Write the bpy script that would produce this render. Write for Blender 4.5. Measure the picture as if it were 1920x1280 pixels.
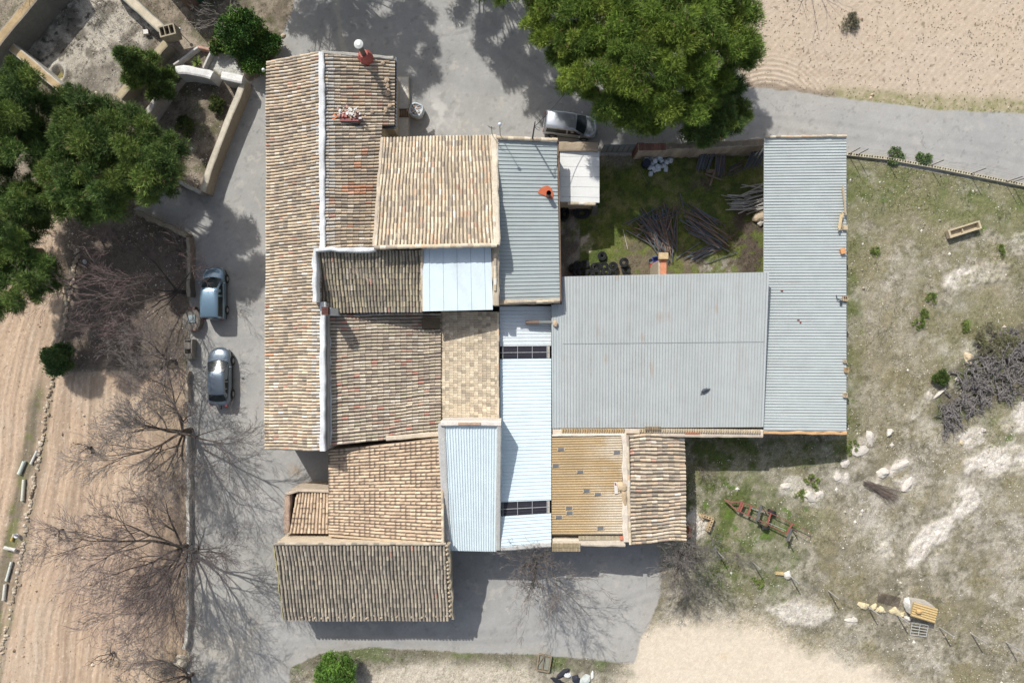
import bpy, bmesh, math, random
import numpy as np
from mathutils import Vector, Matrix
for o in list(bpy.data.objects): bpy.data.objects.remove(o)
SC = bpy.context.scene
COLL = SC.collection
random.seed(7)
RNG = np.random.default_rng(11)
# ------------------------------------------------------------------ camera, sky, sun, exposure
CAM_H = 52.0
FOC = 1280.0            # photo pixels (1920 wide) per unit of tangent
cd = bpy.data.cameras.new('camera'); cam = bpy.data.objects.new('camera', cd); COLL.objects.link(cam)
cam.location = (0, 0, CAM_H); cam.rotation_euler = (0, 0, 0)
cd.sensor_width = 36; cd.lens = 36 * FOC / 1920; cd.clip_end = 2000
SC.camera = cam
SUN_EL = math.radians(45)
SH = Vector((0.50, -0.866, 0))          # horizontal way the shadows fall
world = bpy.data.worlds.new("World"); SC.world = world; world.use_nodes = True
wn = world.node_tree; bg = wn.nodes['Background']
sky = wn.nodes.new('ShaderNodeTexSky'); sky.sky_type = 'NISHITA'; sky.sun_disc = False
sky.sun_elevation = SUN_EL; sky.sun_rotation = math.atan2(-SH.x, -SH.y)
sky.dust_density = 2.2; sky.air_density = 1.0; sky.ozone_density = 1.0
hs = wn.nodes.new('ShaderNodeHueSaturation'); hs.inputs['Saturation'].default_value = .62
wn.links.new(sky.outputs[0], hs.inputs['Color']); wn.links.new(hs.outputs[0], bg.inputs[0]); bg.inputs[1].default_value = 0.122
sl = bpy.data.lights.new('sun', 'SUN'); sl.energy = 3.85; sl.angle = math.radians(0.55); sl.color = (1.0, .97, .915)
so = bpy.data.objects.new('sun', sl); COLL.objects.link(so)
so.rotation_euler = Vector((SH.x*math.cos(SUN_EL), SH.y*math.cos(SUN_EL), -math.sin(SUN_EL))).to_track_quat('-Z', 'Y').to_euler()
SC.view_settings.view_transform = 'Standard'; SC.view_settings.look = 'None'
SC.view_settings.exposure = 0.42; SC.view_settings.gamma = 1.0
KEXP = 1.46
# ------------------------------------------------------------------ helpers
def lin(c):
    c = c/255.0
    return c/12.92 if c <= .04045 else ((c+.055)/1.055)**2.4
def C(r, g, b, k=1.0):
    """sunlit colour as seen (sRGB 0-255) -> surface albedo"""
    v = [lin(q)/KEXP*k for q in (r, g, b)]; m = v[0]*.3+v[1]*.6+v[2]*.1; s = .86 if r >= g >= b else .95
    return tuple(max(.004, min(.82, m+(q-m)*s)) for q in v)
def SCL(c, k): return tuple(min(.82, v*k) for v in c)
def W(px, py, z=0.0):
    s = (CAM_H-z)/FOC
    return Vector(((px-960)*s, (640-py)*s, z))
def tag(o, label=None, cat=None, group=None, kind=None):
    if label: o['label'] = label
    if cat: o['category'] = cat
    if group: o['group'] = group
    if kind: o['kind'] = kind
    return o
def thing(name, label, cat, loc=(0, 0, 0), group=None, rz=0):
    o = bpy.data.objects.new(name, None); COLL.objects.link(o); o.location = Vector(loc); o.rotation_euler = (0, 0, rz)
    o.empty_display_size = .2
    return tag(o, label, cat, group)
def dup(root, loc=None, rot=None, scale=None, label=None, group=None):
    r = root.copy(); COLL.objects.link(r)
    if loc is not None: r.location = loc
    if rot is not None: r.rotation_euler = rot
    if scale is not None: r.scale = scale
    if label: r['label'] = label
    if group: r['group'] = group
    for ch in list(root.children):
        c = ch.copy(); COLL.objects.link(c); c.parent = r
        for g in list(ch.children):
            d = g.copy(); COLL.objects.link(d); d.parent = c
    return r
def orig(parent):
    v = Vector((0, 0, 0))
    while parent is not None:
        v += parent.location; parent = parent.parent
    return v
def link_mesh(name, me, mat, parent=None):
    o = bpy.data.objects.new(name, me); COLL.objects.link(o)
    if mat: me.materials.append(mat)
    if parent: o.parent = parent
    return o
def np_mesh(name, V, Fc, mat, parent=None, col=None, smooth=False, nper=None):
    """V (n,3); Fc (m,k) array of equal-size faces, or list of such arrays"""
    V = np.asarray(V, dtype=np.float64)
    if parent is not None:
        p = orig(parent); V = V - np.array([p.x, p.y, p.z])
    if not isinstance(Fc, list): Fc = [Fc]
    loops = np.concatenate([f.reshape(-1) for f in Fc]).astype(np.int32)
    tot = np.concatenate([np.full(len(f), f.shape[1], dtype=np.int32) for f in Fc])
    start = np.concatenate([[0], np.cumsum(tot)[:-1]]).astype(np.int32)
    me = bpy.data.meshes.new(name)
    me.vertices.add(len(V)); me.vertices.foreach_set('co', V.astype(np.float32).ravel())
    me.loops.add(len(loops)); me.loops.foreach_set('vertex_index', loops)
    me.polygons.add(len(tot)); me.polygons.foreach_set('loop_start', start); me.polygons.foreach_set('loop_total', tot)
    me.polygons.foreach_set('use_smooth', np.full(len(tot), bool(smooth)))
    me.update(calc_edges=True)
    if col is not None:
        a = me.color_attributes.new('Col', 'FLOAT_COLOR', 'POINT')
        c = np.ones((len(V), 4), dtype=np.float32); c[:, :3] = col; a.data.foreach_set('color', c.ravel())
    return link_mesh(name, me, mat, parent)
class MB:
    def __init__(s): s.v = []; s.f = []; s.c = []; s.cur = (.5, .5, .5)
    def add(s, vs, fs, col=None):
        n = len(s.v); col = col or s.cur
        for v in vs: s.v.append(tuple(v)); s.c.append(col)
        for f in fs: s.f.append(tuple(i+n for i in f))
        return s
    def box(s, c, size, rz=0, col=None, taper=1.0, M=None):
        x, y, z = [d/2 for d in size]; vs = []
        ca, sa = math.cos(rz), math.sin(rz)
        for k in (-1, 1):
            q = 1 if k < 0 else taper
            for a, b in ((-1, -1), (1, -1), (1, 1), (-1, 1)):
                X, Y = a*x*q, b*y*q
                p = Vector((X*ca-Y*sa, X*sa+Y*ca, k*z))
                if M is not None: p = M @ Vector((X, Y, k*z))
                vs.append(Vector(c)+p)
        return s.add(vs, [(3, 2, 1, 0), (4, 5, 6, 7), (0, 1, 5, 4), (1, 2, 6, 5), (2, 3, 7, 6), (3, 0, 4, 7)], col)
    def tube(s, p0, p1, r0, r1=None, n=8, col=None, cap=True):
        p0 = Vector(p0); p1 = Vector(p1); r1 = r0 if r1 is None else r1
        d = (p1-p0).normalized(); a = d.orthogonal().normalized(); b = d.cross(a)
        vs = [p+(a*math.cos(2*math.pi*k/n)+b*math.sin(2*math.pi*k/n))*r for p, r in ((p0, r0), (p1, r1)) for k in range(n)]
        fs = [(k, (k+1) % n, n+(k+1) % n, n+k) for k in range(n)]
        if cap: fs += [tuple(range(n))[::-1], tuple(range(n, 2*n))]
        return s.add(vs, fs, col)
    def bar(s, p0, p1, w, h, col=None):
        p0 = Vector(p0); p1 = Vector(p1); d = (p1-p0).normalized()
        a = Vector((-d.y, d.x, 0)); a = a.normalized() if a.length > 1e-4 else Vector((1, 0, 0)); b = d.cross(a)
        vs = [p+a*i*w/2+b*j*h/2 for p in (p0, p1) for i, j in ((-1, -1), (1, -1), (1, 1), (-1, 1))]
        return s.add(vs, [(0, 1, 2, 3), (7, 6, 5, 4), (0, 4, 5, 1), (1, 5, 6, 2), (2, 6, 7, 3), (3, 7, 4, 0)], col)
    def prism(s, top, zb=0.0, col=None, bot=None):
        n = len(top); top = [Vector(p) for p in top]
        bot = [Vector((p.x, p.y, zb)) for p in top] if bot is None else [Vector(p) for p in bot]
        return s.add(bot+top, [tuple(range(n))[::-1], tuple(range(n, 2*n))]+[(k, (k+1) % n, n+(k+1) % n, n+k) for k in range(n)], col)
    def slab(s, top, th, col=None):
        return s.prism(top, col=col, bot=[Vector(p)-Vector((0, 0, th)) for p in top])
    def rings(s, rings, col=None, caps=True, closed=True):
        n = len(rings[0]); vs = [p for r in rings for p in r]; fs = []
        for i in range(len(rings)-1):
            for k in range(n if closed else n-1):
                k2 = (k+1) % n
                fs.append((i*n+k, i*n+k2, (i+1)*n+k2, (i+1)*n+k))
        if caps: fs += [tuple(range(n))[::-1], tuple(range((len(rings)-1)*n, len(rings)*n))]
        return s.add(vs, fs, col)
    def rock(s, c, rx, ry, rz, seed=0, col=None, rot=0, sub=2, rough=.22):
        bm = bmesh.new(); bmesh.ops.create_icosphere(bm, subdivisions=sub, radius=1)
        r = random.Random(seed); ph = [r.uniform(0, 6.3) for _ in range(9)]
        ca, sa = math.cos(rot), math.sin(rot); vs = []
        for v in bm.verts:
            x, y, z = v.co
            k = 1+rough*(math.sin(2.3*x+ph[0]+1.7*y)*.5+math.sin(3.9*y+ph[1]+2.2*z)*.4+math.sin(5.3*z+ph[2]+4.1*x)*.35)+r.uniform(-.5, .5)*rough*.45
            x, y, z = x*k*rx, y*k*ry, max(z, -.35)*k*rz
            vs.append(Vector((c[0]+x*ca-y*sa, c[1]+x*sa+y*ca, c[2]+z)))
        s.add(vs, [tuple(v.index for v in f.verts) for f in bm.faces], col); bm.free(); return s
    def build(s, name, mat, parent=None, smooth=False):
        me = bpy.data.meshes.new(name)
        p = orig(parent) if parent else Vector((0, 0, 0))
        me.from_pydata([(v[0]-p.x, v[1]-p.y, v[2]-p.z) for v in s.v], [], s.f)
        a = me.color_attributes.new('Col', 'FLOAT_COLOR', 'POINT')
        a.data.foreach_set('color', [q for c in s.c for q in (c[0], c[1], c[2], 1.0)])
        me.polygons.foreach_set('use_smooth', [bool(smooth)]*len(me.polygons))
        me.update()
        return link_mesh(name, me, mat, parent)
# ------------------------------------------------------------------ materials
MATS = {}
def mat(name, col=None, rough=.8, metal=0.0, var=.25, scale=4.0, bump=.0, bscale=30.0, spec=.3, fine=None, coat=0):
    """col None -> takes the mesh colour attribute"""
    if name in MATS: return MATS[name]
    m = bpy.data.materials.new(name); m.use_nodes = True; nt = m.node_tree; N = nt.nodes; L = nt.links
    b = N['Principled BSDF']; b.inputs['Roughness'].default_value = rough; b.inputs['Metallic'].default_value = metal
    b.inputs['Specular IOR Level'].default_value = spec
    if coat: b.inputs['Coat Weight'].default_value = coat; b.inputs['Coat Roughness'].default_value = .06
    g = N.new('ShaderNodeNewGeometry')
    if col is None:
        src = N.new('ShaderNodeAttribute'); src.attribute_name = 'Col'; so_ = src.outputs['Color']
    else:
        src = N.new('ShaderNodeRGB'); src.outputs[0].default_value = (*col, 1); so_ = src.outputs[0]
    n1 = N.new('ShaderNodeTexNoise'); n1.inputs['Scale'].default_value = scale; n1.inputs['Detail'].default_value = 6; n1.inputs['Roughness'].default_value = .62
    L.new(g.outputs['Position'], n1.inputs['Vector'])
    mr = N.new('ShaderNodeMapRange'); mr.inputs['From Min'].default_value = .28; mr.inputs['From Max'].default_value = .72
    mr.inputs['To Min'].default_value = 1-var; mr.inputs['To Max'].default_value = 1+var
    L.new(n1.outputs['Fac'], mr.inputs['Value'])
    mul = N.new('ShaderNodeVectorMath'); mul.operation = 'SCALE'
    L.new(so_, mul.inputs[0]); L.new(mr.outputs[0], mul.inputs['Scale'])
    last = mul.outputs[0]
    if fine:
        n2 = N.new('ShaderNodeTexNoise'); n2.inputs['Scale'].default_value = fine[0]; n2.inputs['Detail'].default_value = 4
        L.new(g.outputs['Position'], n2.inputs['Vector'])
        m2 = N.new('ShaderNodeMapRange'); m2.inputs['From Min'].default_value = .3; m2.inputs['From Max'].default_value = .7
        m2.inputs['To Min'].default_value = 1-fine[1]; m2.inputs['To Max'].default_value = 1+fine[1]
        L.new(n2.outputs['Fac'], m2.inputs['Value'])
        s2 = N.new('ShaderNodeVectorMath'); s2.operation = 'SCALE'; L.new(last, s2.inputs[0]); L.new(m2.outputs[0], s2.inputs['Scale']); last = s2.outputs[0]
    L.new(last, b.inputs['Base Color'])
    if bump:
        n3 = N.new('ShaderNodeTexNoise'); n3.inputs['Scale'].default_value = bscale; n3.inputs['Detail'].default_value = 5
        L.new(g.outputs['Position'], n3.inputs['Vector'])
        bp = N.new('ShaderNodeBump'); bp.inputs['Strength'].default_value = bump; bp.inputs['Distance'].default_value = .05
        L.new(n3.outputs['Fac'], bp.inputs['Height']); L.new(bp.outputs[0], b.inputs['Normal'])
    MATS[name] = m; return m
M_ROAD = mat('worn_asphalt', rough=.92, var=.08, scale=1.2, fine=(25, .12), bump=.15, bscale=60)
M_SOIL = mat('ploughed_soil', rough=.95, var=.10, scale=2.5, fine=(22, .22), bump=.5, bscale=16)
M_LAND = mat('dry_land', rough=.95, var=.14, scale=2.0, fine=(18, .38), bump=.6, bscale=14)
M_TILE = mat('clay_tile', rough=.9, var=.16, scale=9, fine=(40, .18), bump=.25, bscale=50)
M_SHEET = mat('painted_sheet', rough=.6, var=.05, scale=1.1, fine=(9, .04), spec=.2)
M_MORT = mat('lime_mortar', rough=.92, var=.14, scale=3, fine=(20, .15), bump=.4, bscale=20)
M_WALL = mat('stone_render', rough=.92, var=.2, scale=2.2, fine=(12, .2), bump=.5, bscale=9)
M_PLAIN = mat('plain_paint', rough=.6, var=.07, scale=5)
M_STONE = mat('limestone', rough=.95, var=.15, scale=3, fine=(14, .15), bump=.6, bscale=10)
M_LEAF = mat('foliage', rough=.75, var=.18, scale=1.3, spec=.2)
M_BARK = mat('bark', rough=.9, var=.2, scale=8)
M_METAL = mat('weathered_metal', rough=.5, var=.15, scale=6, metal=.0, spec=.5)
M_WOOD = mat('weathered_wood', rough=.85, var=.2, scale=7, fine=(40, .15))
M_PLAST = mat('plastic', rough=.45, var=.05, scale=5, spec=.5)
M_GLASS = mat('dark_glass', rough=.16, var=.1, scale=2, spec=.22)
M_BRICK = mat('brick', rough=.9, var=.25, scale=8, fine=(25, .2))
M_CARP = mat('car_paint', rough=.28, metal=.55, var=.03, scale=3, spec=.5, coat=.6)
M_RUB = mat('rubber', rough=.75, var=.15, scale=9, spec=.3)
# ------------------------------------------------------------------ noise on arrays
LAT = [RNG.random((257, 257)) for _ in range(6)]
def vn(x, y, s, seed):
    g = LAT[seed % 6]; u = x/s+seed*17.37; v = y/s+seed*9.13
    i = np.floor(u); j = np.floor(v); f = u-i; h = v-j; f = f*f*(3-2*f); h = h*h*(3-2*h)
    i = (i.astype(int)) % 256; j = (j.astype(int)) % 256
    a = g[i, j]*(1-f)+g[i+1, j]*f; b = g[i, j+1]*(1-f)+g[i+1, j+1]*f
    return a*(1-h)+b*h
def fbm(x, y, s, seed, o=4, p=.55):
    t = 0; w = 0; k = 1.0
    for q in range(o):
        a = .7+q*1.1+seed*.37; ca, sa = math.cos(a), math.sin(a)
        t = t+k*vn(x*ca-y*sa, x*sa+y*ca, s/2**q, seed+q*3); w += k; k *= p
    return t/w
def sst(a, b, x): 
    t = np.clip((x-a)/(b-a), 0, 1); return t*t*(3-2*t)
def sdf(poly, X, Y):
    P = np.array(poly, dtype=float); d = np.full(X.shape, 1e18); ins = np.zeros(X.shape, dtype=bool); n = len(P)
    for i in range(n):
        a = P[i]; b = P[(i+1) % n]; e = b-a
        wx = X-a[0]; wy = Y-a[1]; t = np.clip((wx*e[0]+wy*e[1])/(e@e), 0, 1)
        d = np.minimum(d, (wx-e[0]*t)**2+(wy-e[1]*t)**2)
        if a[1] != b[1]:
            c = ((a[1] <= Y) & (b[1] > Y)) | ((b[1] <= Y) & (a[1] > Y))
            xi = a[0]+(Y-a[1])/(b[1]-a[1])*(b[0]-a[0]); ins ^= (c & (X < xi))
    d = np.sqrt(d); return np.where(ins, d, -d)
def pathd(pts, X, Y):
    d = np.full(X.shape, 1e18)
    for a, b in zip(pts[:-1], pts[1:]):
        a = np.array(a, float); b = np.array(b, float); e = b-a
        wx = X-a[0]; wy = Y-a[1]; t = np.clip((wx*e[0]+wy*e[1])/(e@e), 0, 1)
        d = np.minimum(d, (wx-e[0]*t)**2+(wy-e[1]*t)**2)
    return np.sqrt(d)
# ------------------------------------------------------------------ the ground, one dense sheet cut into its kinds of ground
EDGE = [(140, 500), (128, 560), (100, 700), (76, 850), (47, 1000), (12, 1180), (-12, 1300), (-30, 1400)]
def edge_x(Y):
    return np.interp(Y, [p[1] for p in EDGE], [p[0] for p in EDGE])
def build_ground():
    st = .092
    xs = np.arange(-42.0, 42.0, st); ys = np.arange(-29.0, 29.0, st)
    wx, wy = np.meshgrid(xs, ys); k = FOC/CAM_H
    # pull the coordinates about a little so that no border is ruled straight
    PX = wx*k+960; PY = 640-wy*k
    jx = (fbm(wx, wy, 1.1, 1, 4)-.5)*16; jy = (fbm(wx, wy, 1.1, 2, 4)-.5)*16
    X = PX+jx; Y = PY+jy
    road = [(562, -80), (548, 20), (530, 70), (500, 140), (455, 160), (377, 362), (330, 350), (250, 392), (355, 440), (356, 600), (350, 700), (350, 1240), (345, 1360), (535, 1360), (545, 1252), (600, 1224), (700, 1213), (850, 1222), (1000, 1227), (1100, 1235), (1190, 1245), (1202, 1195), (1222, 1165), (1238, 1110), (1236, 1030), (1200, 1000), (1100, 900), (1045, 600), (1045, 290), (1190, 290), (1433, 292), (1590, 292), (1920, 352), (2010, 368), (2010, 224), (1920, 214), (1750, 206), (1600, 187), (1500, 173), (1400, 162), (1345, 60), (1335, -80)]
    dr = sdf(road, PX+jx*.45, PY+jy*.45)
    dne = sdf([(1335, -90), (1345, 60), (1400, 160), (1500, 171), (1600, 185), (1750, 203), (1920, 211), (2020, 222), (2020, -90)], PX, PY)
    exl = edge_x(PY)
    dcy = sdf([(1040, 292), (1433, 292), (1590, 292), (1500, 600), (1040, 600)], PX, PY)
    track = [(1190, 1246), (1205, 1200), (1250, 1176), (1320, 1172), (1400, 1185), (1480, 1212), (1570, 1232), (1700, 1285), (1800, 1360), (1180, 1360), (1180, 1262)]
    dt = sdf(track, X+jx*.6, Y+jy*.8)
    dt2 = sdf([(700, 1262), (800, 1245), (900, 1250), (985, 1248), (1010, 1290), (1000, 1360), (640, 1360)], X, Y)
    n1 = fbm(wx, wy, 3.2, 3, 5); n2 = fbm(wx, wy, .8, 4, 4); n3 = fbm(wx, wy, .28, 5, 3); n4 = fbm(wx, wy, 7.5, 6, 4)
    rnd = RNG.random(wx.shape)
    def c3(*a): return np.array(C(*a))[None, None, :]
    def mix(A, B, t): return A+(B-A)*np.clip(t, 0, 1)[..., None]
    H = np.zeros(wx.shape)
    # dry land to the east and south (default)
    col = mix(c3(172, 162, 142), c3(138, 130, 108), sst(.38, .62, n2))
    col = mix(col, c3(112, 106, 86), sst(.5, .74, n3)*.7); col = mix(col, c3(206, 198, 184), sst(.52, .3, n3)*.45*sst(.35, .6, n1))
    col = mix(col, c3(196, 184, 166), sst(.52, .72, n1)*.55*sst(.35, .6, n3))
    col = mix(col, c3(150, 138, 92), sst(.5, .7, fbm(wx, wy, 2.0, 9, 4))*.4)
    green = sst(.45, .62, fbm(wx, wy, 1.0, 8, 5))
    gz = sst(85, 0, pathd([(1600, 320), (1760, 345), (1930, 385)], PX, PY)-40*n2)+sst(34, 4, pathd([(1598, 330), (1598, 800)], PX, PY))*.75 \
        + sst(40, 4, pathd([(1300, 850), (1580, 845)], PX, PY))*1.3+sst(110, 10, pathd([(1310, 880), (1340, 1040), (1440, 1060)], PX, PY))*.8+sst(110, 20, pathd([(1350, 880), (1480, 960)], PX, PY))*.5 \
        + sst(120, 30, pathd([(1820, 640), (1900, 760)], PX, PY))*.55
    col = mix(col, mix(c3(104, 112, 54), c3(82, 98, 42), n3*1.6-.3), np.clip(gz*1.25, 0, 1)*(.4+.6*green)*.92)
    col = mix(col, c3(92, 118, 40), sst(.7, .78, fbm(wx, wy, .7, 12, 3))*.8*sst(.35, .6, gz+.35*n1))
    H += (n3-.5)*.07+(n2-.5)*.1
    # pale bedrock scuffed bare
    for pl, a in (([(1768, 532), (1800, 508), (1850, 490), (1888, 500), (1880, 520), (1830, 535), (1790, 545)], 1), ([(1895, 455), (1930, 440), (1990, 470), (1920, 480)], .8),
                  ([(1690, 780), (1745, 735), (1752, 745), (1705, 790)], .75), ([(1870, 790), (1915, 755), (1990, 750), (1990, 810), (1900, 812)], .9),
                  ([(1800, 860), (1860, 840), (1925, 830), (1990, 850), (1990, 900), (1900, 890), (1850, 885), (1810, 880)], .9),
                  ([(1775, 940), (1820, 915), (1838, 945), (1790, 968)], .95), ([(1700, 1050), (1735, 990), (1780, 965), (1785, 985), (1745, 1030), (1715, 1070)], .9),
                  ([(1640, 1035), (1660, 1010), (1672, 1042), (1650, 1048)], .8), ([(1440, 1145), (1500, 1125), (1560, 1140), (1555, 1160), (1480, 1165)], .7), ([(1582, 1155), (1592, 1150), (1605, 1172), (1590, 1172)], .9),
                  ([(1590, 845), (1640, 805), (1640, 830), (1605, 852)], .95), ([(1645, 900), (1700, 858), (1712, 872), (1668, 895), (1655, 905)], .9), ([(1462, 918), (1490, 895), (1545, 925), (1530, 945), (1480, 935)], .6),
                  ([(1560, 890), (1590, 885), (1590, 905)], .8), ([(1684, 905), (1720, 895), (1715, 915), (1695, 918)], .8), ([(1800, 820), (1840, 800), (1850, 825), (1810, 835)], .7), ([(1810, 665), (1840, 655), (1830, 685)], .9)):
        d = sdf(pl, X+jx*.8, Y+jy*.8)+13*(n3-.5)+10*(n2-.5)
        t = sst(-8, 3, d)*a
        col = mix(col, mix(c3(240, 232, 220), c3(212, 200, 184), n3*1.6-.3), t); H += t*(n3-.2)*.14
    col = mix(col, c3(232, 222, 206), sst(-8, 3, sdf([(1297, 950), (1310, 962), (1326, 984), (1316, 1000), (1300, 1012), (1306, 985), (1293, 975)], X, Y))*.9)
    scuff = sst(.54, .66, fbm(wx, wy, 2.6, 15, 6, .7))*sst(1400, 1700, PX)*sst(450, 700, PY)
    col = mix(col, c3(214, 206, 192), scuff*.38)
    brn = sst(.48, .64, fbm(wx, wy, 3.4, 17, 6, .65))*sst(1500, 1650, PX); col = mix(col, c3(138, 128, 92), brn*.55)
    olv = sst(330, 60, pathd([(1600, 300), (1930, 370)], PX, PY))*sst(.3, .6, n2); col = mix(col, c3(134, 132, 88), olv*.55)
    hp = sdf([(1748, 790), (1762, 740), (1795, 725), (1785, 695), (1815, 668), (1850, 640), (1890, 615), (1990, 600), (1990, 760), (1925, 750), (1880, 752), (1812, 782)], X, Y); col = mix(col, mix(c3(112, 104, 84), c3(92, 100, 56), green), sst(-8, 8, hp)*.9)  # ground under the root heap darkened, shadow between the roots put into the colour
    # bottom verge
    vg = sst(14, -4, np.abs(pathd([(560, 1245), (620, 1226), (700, 1224), (850, 1236), (1000, 1236), (1180, 1250)], X, Y))-12)*(dr < 0)
    col = mix(col, mix(c3(118, 112, 90), c3(98, 112, 60), green), vg*.75)
    # tracks
    t = sst(-40, 16, dt+44*(n2-.5)+30*(n1-.5)+18*(n3-.5)); col = mix(col, mix(c3(232, 217, 193), c3(224, 206, 180), n2), t); H *= (1-t*.85)
    t = sst(-20, 12, dt2+14*(n2-.5)); col = mix(col, mix(c3(218, 206, 186), c3(198, 184, 162), n3), t*.9)
    col = mix(col, c3(226, 196, 152), sst(26, 4, np.hypot(PX-1358, (PY-1230)*1.2)+20*n2)*.5)
    # gardens north-west
    dg = sdf([(-90, -90), (562, -90), (548, 20), (528, 72), (500, 142), (452, 162), (377, 362), (330, 352), (250, 392), (355, 440), (356, 690), (100, 700), (128, 560), (-90, 560)], PX, PY)
    g = mix(c3(156, 142, 122), c3(122, 110, 92), sst(.35, .65, n2)); g = mix(g, c3(96, 88, 70), sst(.5, .75, n3)*.6); g = mix(g, c3(182, 166, 146), sst(.55, .75, n1)*.6)
    g = mix(g, c3(86, 94, 48), sst(.58, .7, fbm(wx, wy, .9, 20, 4))*.45)
    dark = sst(-10, 20, sdf([(110, 400), (355, 440), (352, 690), (100, 700), (130, 560)], X, Y))  # brown earth below the pines, their shade partly put into its colour
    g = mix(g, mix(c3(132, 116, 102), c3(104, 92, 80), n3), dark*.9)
    basin = sst(-3, 3, sdf([(40, 92), (118, -10), (228, -10), (300, 62), (214, 176), (120, 172)], PX, PY))
    bc = mix(c3(192, 182, 164), c3(128, 120, 106), sst(.38, .62, n2)); bc = mix(bc, c3(70, 66, 58), sst(.62, .74, n3)*.85); bc = mix(bc, c3(122, 114, 100), sst(60, 0, pathd([(160, 160), (230, 130)], X, Y))*.7)
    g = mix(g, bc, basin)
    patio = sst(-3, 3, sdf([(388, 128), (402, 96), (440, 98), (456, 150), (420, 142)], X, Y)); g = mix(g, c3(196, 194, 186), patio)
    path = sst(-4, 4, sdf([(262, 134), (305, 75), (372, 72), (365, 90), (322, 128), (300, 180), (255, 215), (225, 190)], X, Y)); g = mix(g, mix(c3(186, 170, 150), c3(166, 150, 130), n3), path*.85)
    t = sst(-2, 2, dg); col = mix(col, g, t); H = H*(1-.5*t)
    # west fields, furrows parallel to the stone edging
    dw = sdf([(-90, 380), (110, 400), (128, 560), (100, 700), (356, 690), (352, 1240), (346, 1360), (-90, 1360)], PX, PY)
    u = np.where(PX > exl, (PX-exl)/(352-exl)*11.5, (PX-exl)/24.6)
    uu = u+.02*(n2-.5)*2+.40*(fbm(wx, wy, 6, 21, 2)-.5)*2
    amp = .35+.9*vn(uu*3, wy*.05, 1.0, 3)
    fur = (np.sin(uu*2*math.pi/.55)*.5+np.sin(uu*2*math.pi/.23+1)*.25+np.sin(uu*2*math.pi/1.3+2)*.35)*amp
    st1 = vn(uu*7, wy*.35+uu, 1.0, 2)*.55+vn(uu*17, wy*.7, 1.0, 4)*.45; st2 = vn(uu*2.2, wy*.12, 1.0, 5)
    f = mix(c3(213, 183, 151), c3(170, 142, 114), np.clip(.40+fur*.32+(st1-.5)*1.5+(rnd-.5)*.5, 0, 1)); f = mix(f, c3(206, 186, 162), sst(.5, .7, n1)*.3); f = mix(f, c3(166, 142, 118), sst(.58, .75, st2)*.5); f = mix(f, c3(226, 206, 182), sst(.62, .75, st1)*.4)
    f = mix(f, c3(172, 146, 130), sst(.5, .7, n4)*.35*(PX > exl)); f = mix(f, c3(228, 214, 194), (rnd > .985)*.5)
    strip = sst(20, 6, np.abs(PX-(exl-24))+jx)*sst(690, 760, PY)+sst(12, 2, np.abs(PX-(exl+2))+jx)*.5
    f = mix(f, mix(c3(110, 104, 82), c3(96, 106, 52), green), np.clip(strip, 0, 1)*.8)
    wallm = sst(70, 10, np.abs(PX-322)+jx*2)*sst(700, 760, PY); f = mix(f, c3(158, 136, 108), wallm*.6); f = mix(f, c3(160, 134, 118), sst(150, 40, np.hypot(PX-230, (PY-1090)*.8)+80*(n2-.5))*.4)
    t = sst(-8, 8, dw+jx*.5); col = mix(col, f, t); H = H*(1-t)+t*(fur*.035+(st1-.5)*.07+(n3-.5)*.03)
    # north-east field
    sw = np.hypot(PX-1440, (PY-230)*1.0); a1 = sst(170, 90, sw)
    dirn = (PX*.72+PY*.69)/24.6
    fu = np.sin((dirn+.25*(n2-.5))*2*math.pi/.42)*.5*(1-a1)+np.sin((sw/24.6+.2*(n2-.5))*2*math.pi/.36)*.8*a1
    f = mix(c3(216, 196, 172), c3(188, 168, 144), np.clip(.5+fu*(.16+.5*a1)*(.4+vn(wx,wy,2.5,2))+(n3-.5)*.6+(rnd-.5)*.3, 0, 1)); f = mix(f, c3(206, 182, 152), sst(.45, .7, n1)*.35)
    f = mix(f, c3(130, 118, 92), sst(.78, .82, vn(wx, wy, .17, 25)*.6+vn(wx, wy, .4, 26)*.4)*.7)
    for (yo, am) in ((98, 1), (128, 1)):
        dd = np.abs(PY-(yo+30*np.sin((PX-1450)/150)*.5)-0); ch = (np.sin((PX*.8+np.abs(((PY-yo)/9))*9)*2*math.pi/11) > .2)
        f = mix(f, c3(172, 146, 120), (dd < 9)*ch*.35*(PX > 1490)*(PX < 1660))
    t = sst(-3, 5, dne+jy*.4); col = mix(col, f, t); H = H*(1-t)+t*(fu*(.009+.03*a1)+(n3-.5)*.02)
    vg = sst(22, 3, pathd([(1560, 178), (1750, 200), (1990, 214)], PX, PY+jy*1.3)-3-(PX-1560)*.022)*(dr < 3)
    col = mix(col, mix(c3(126, 128, 70), c3(186, 172, 138), n3*1.7-.3), vg*.85)
    vg = sst(14, 2, pathd([(1395, 158), (1560, 178)], PX, PY+jy*1.2)); col = mix(col, c3(150, 132, 112), vg*.8)
    # asphalt
    a = mix(c3(172, 171, 167), c3(162, 161, 157), sst(.3, .7, n1)); a = mix(a, c3(186, 182, 174), sst(.52, .7, n4)*.6)
    st_ = fbm(wx*.25, wy, 1.4, 30, 4); a = mix(a, c3(178, 176, 172), sst(.5, .7, st_)*.5)
    pale = sst(.66, .74, fbm(wx, wy, .5, 31, 4)); a = mix(a, c3(200, 192, 178), pale*.45)
    a = mix(a, c3(178, 172, 160), sst(40, 0, np.abs(dr))*.55*sst(.3, .6, n2)); a = mix(a, c3(212, 208, 202), (sst(60, 8, np.hypot(PX-815, PY-215))*sst(.4, .6, n2))*.8)
    a = mix(a, c3(176, 174, 170), sst(1200, 1500, PX)*.5)
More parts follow.
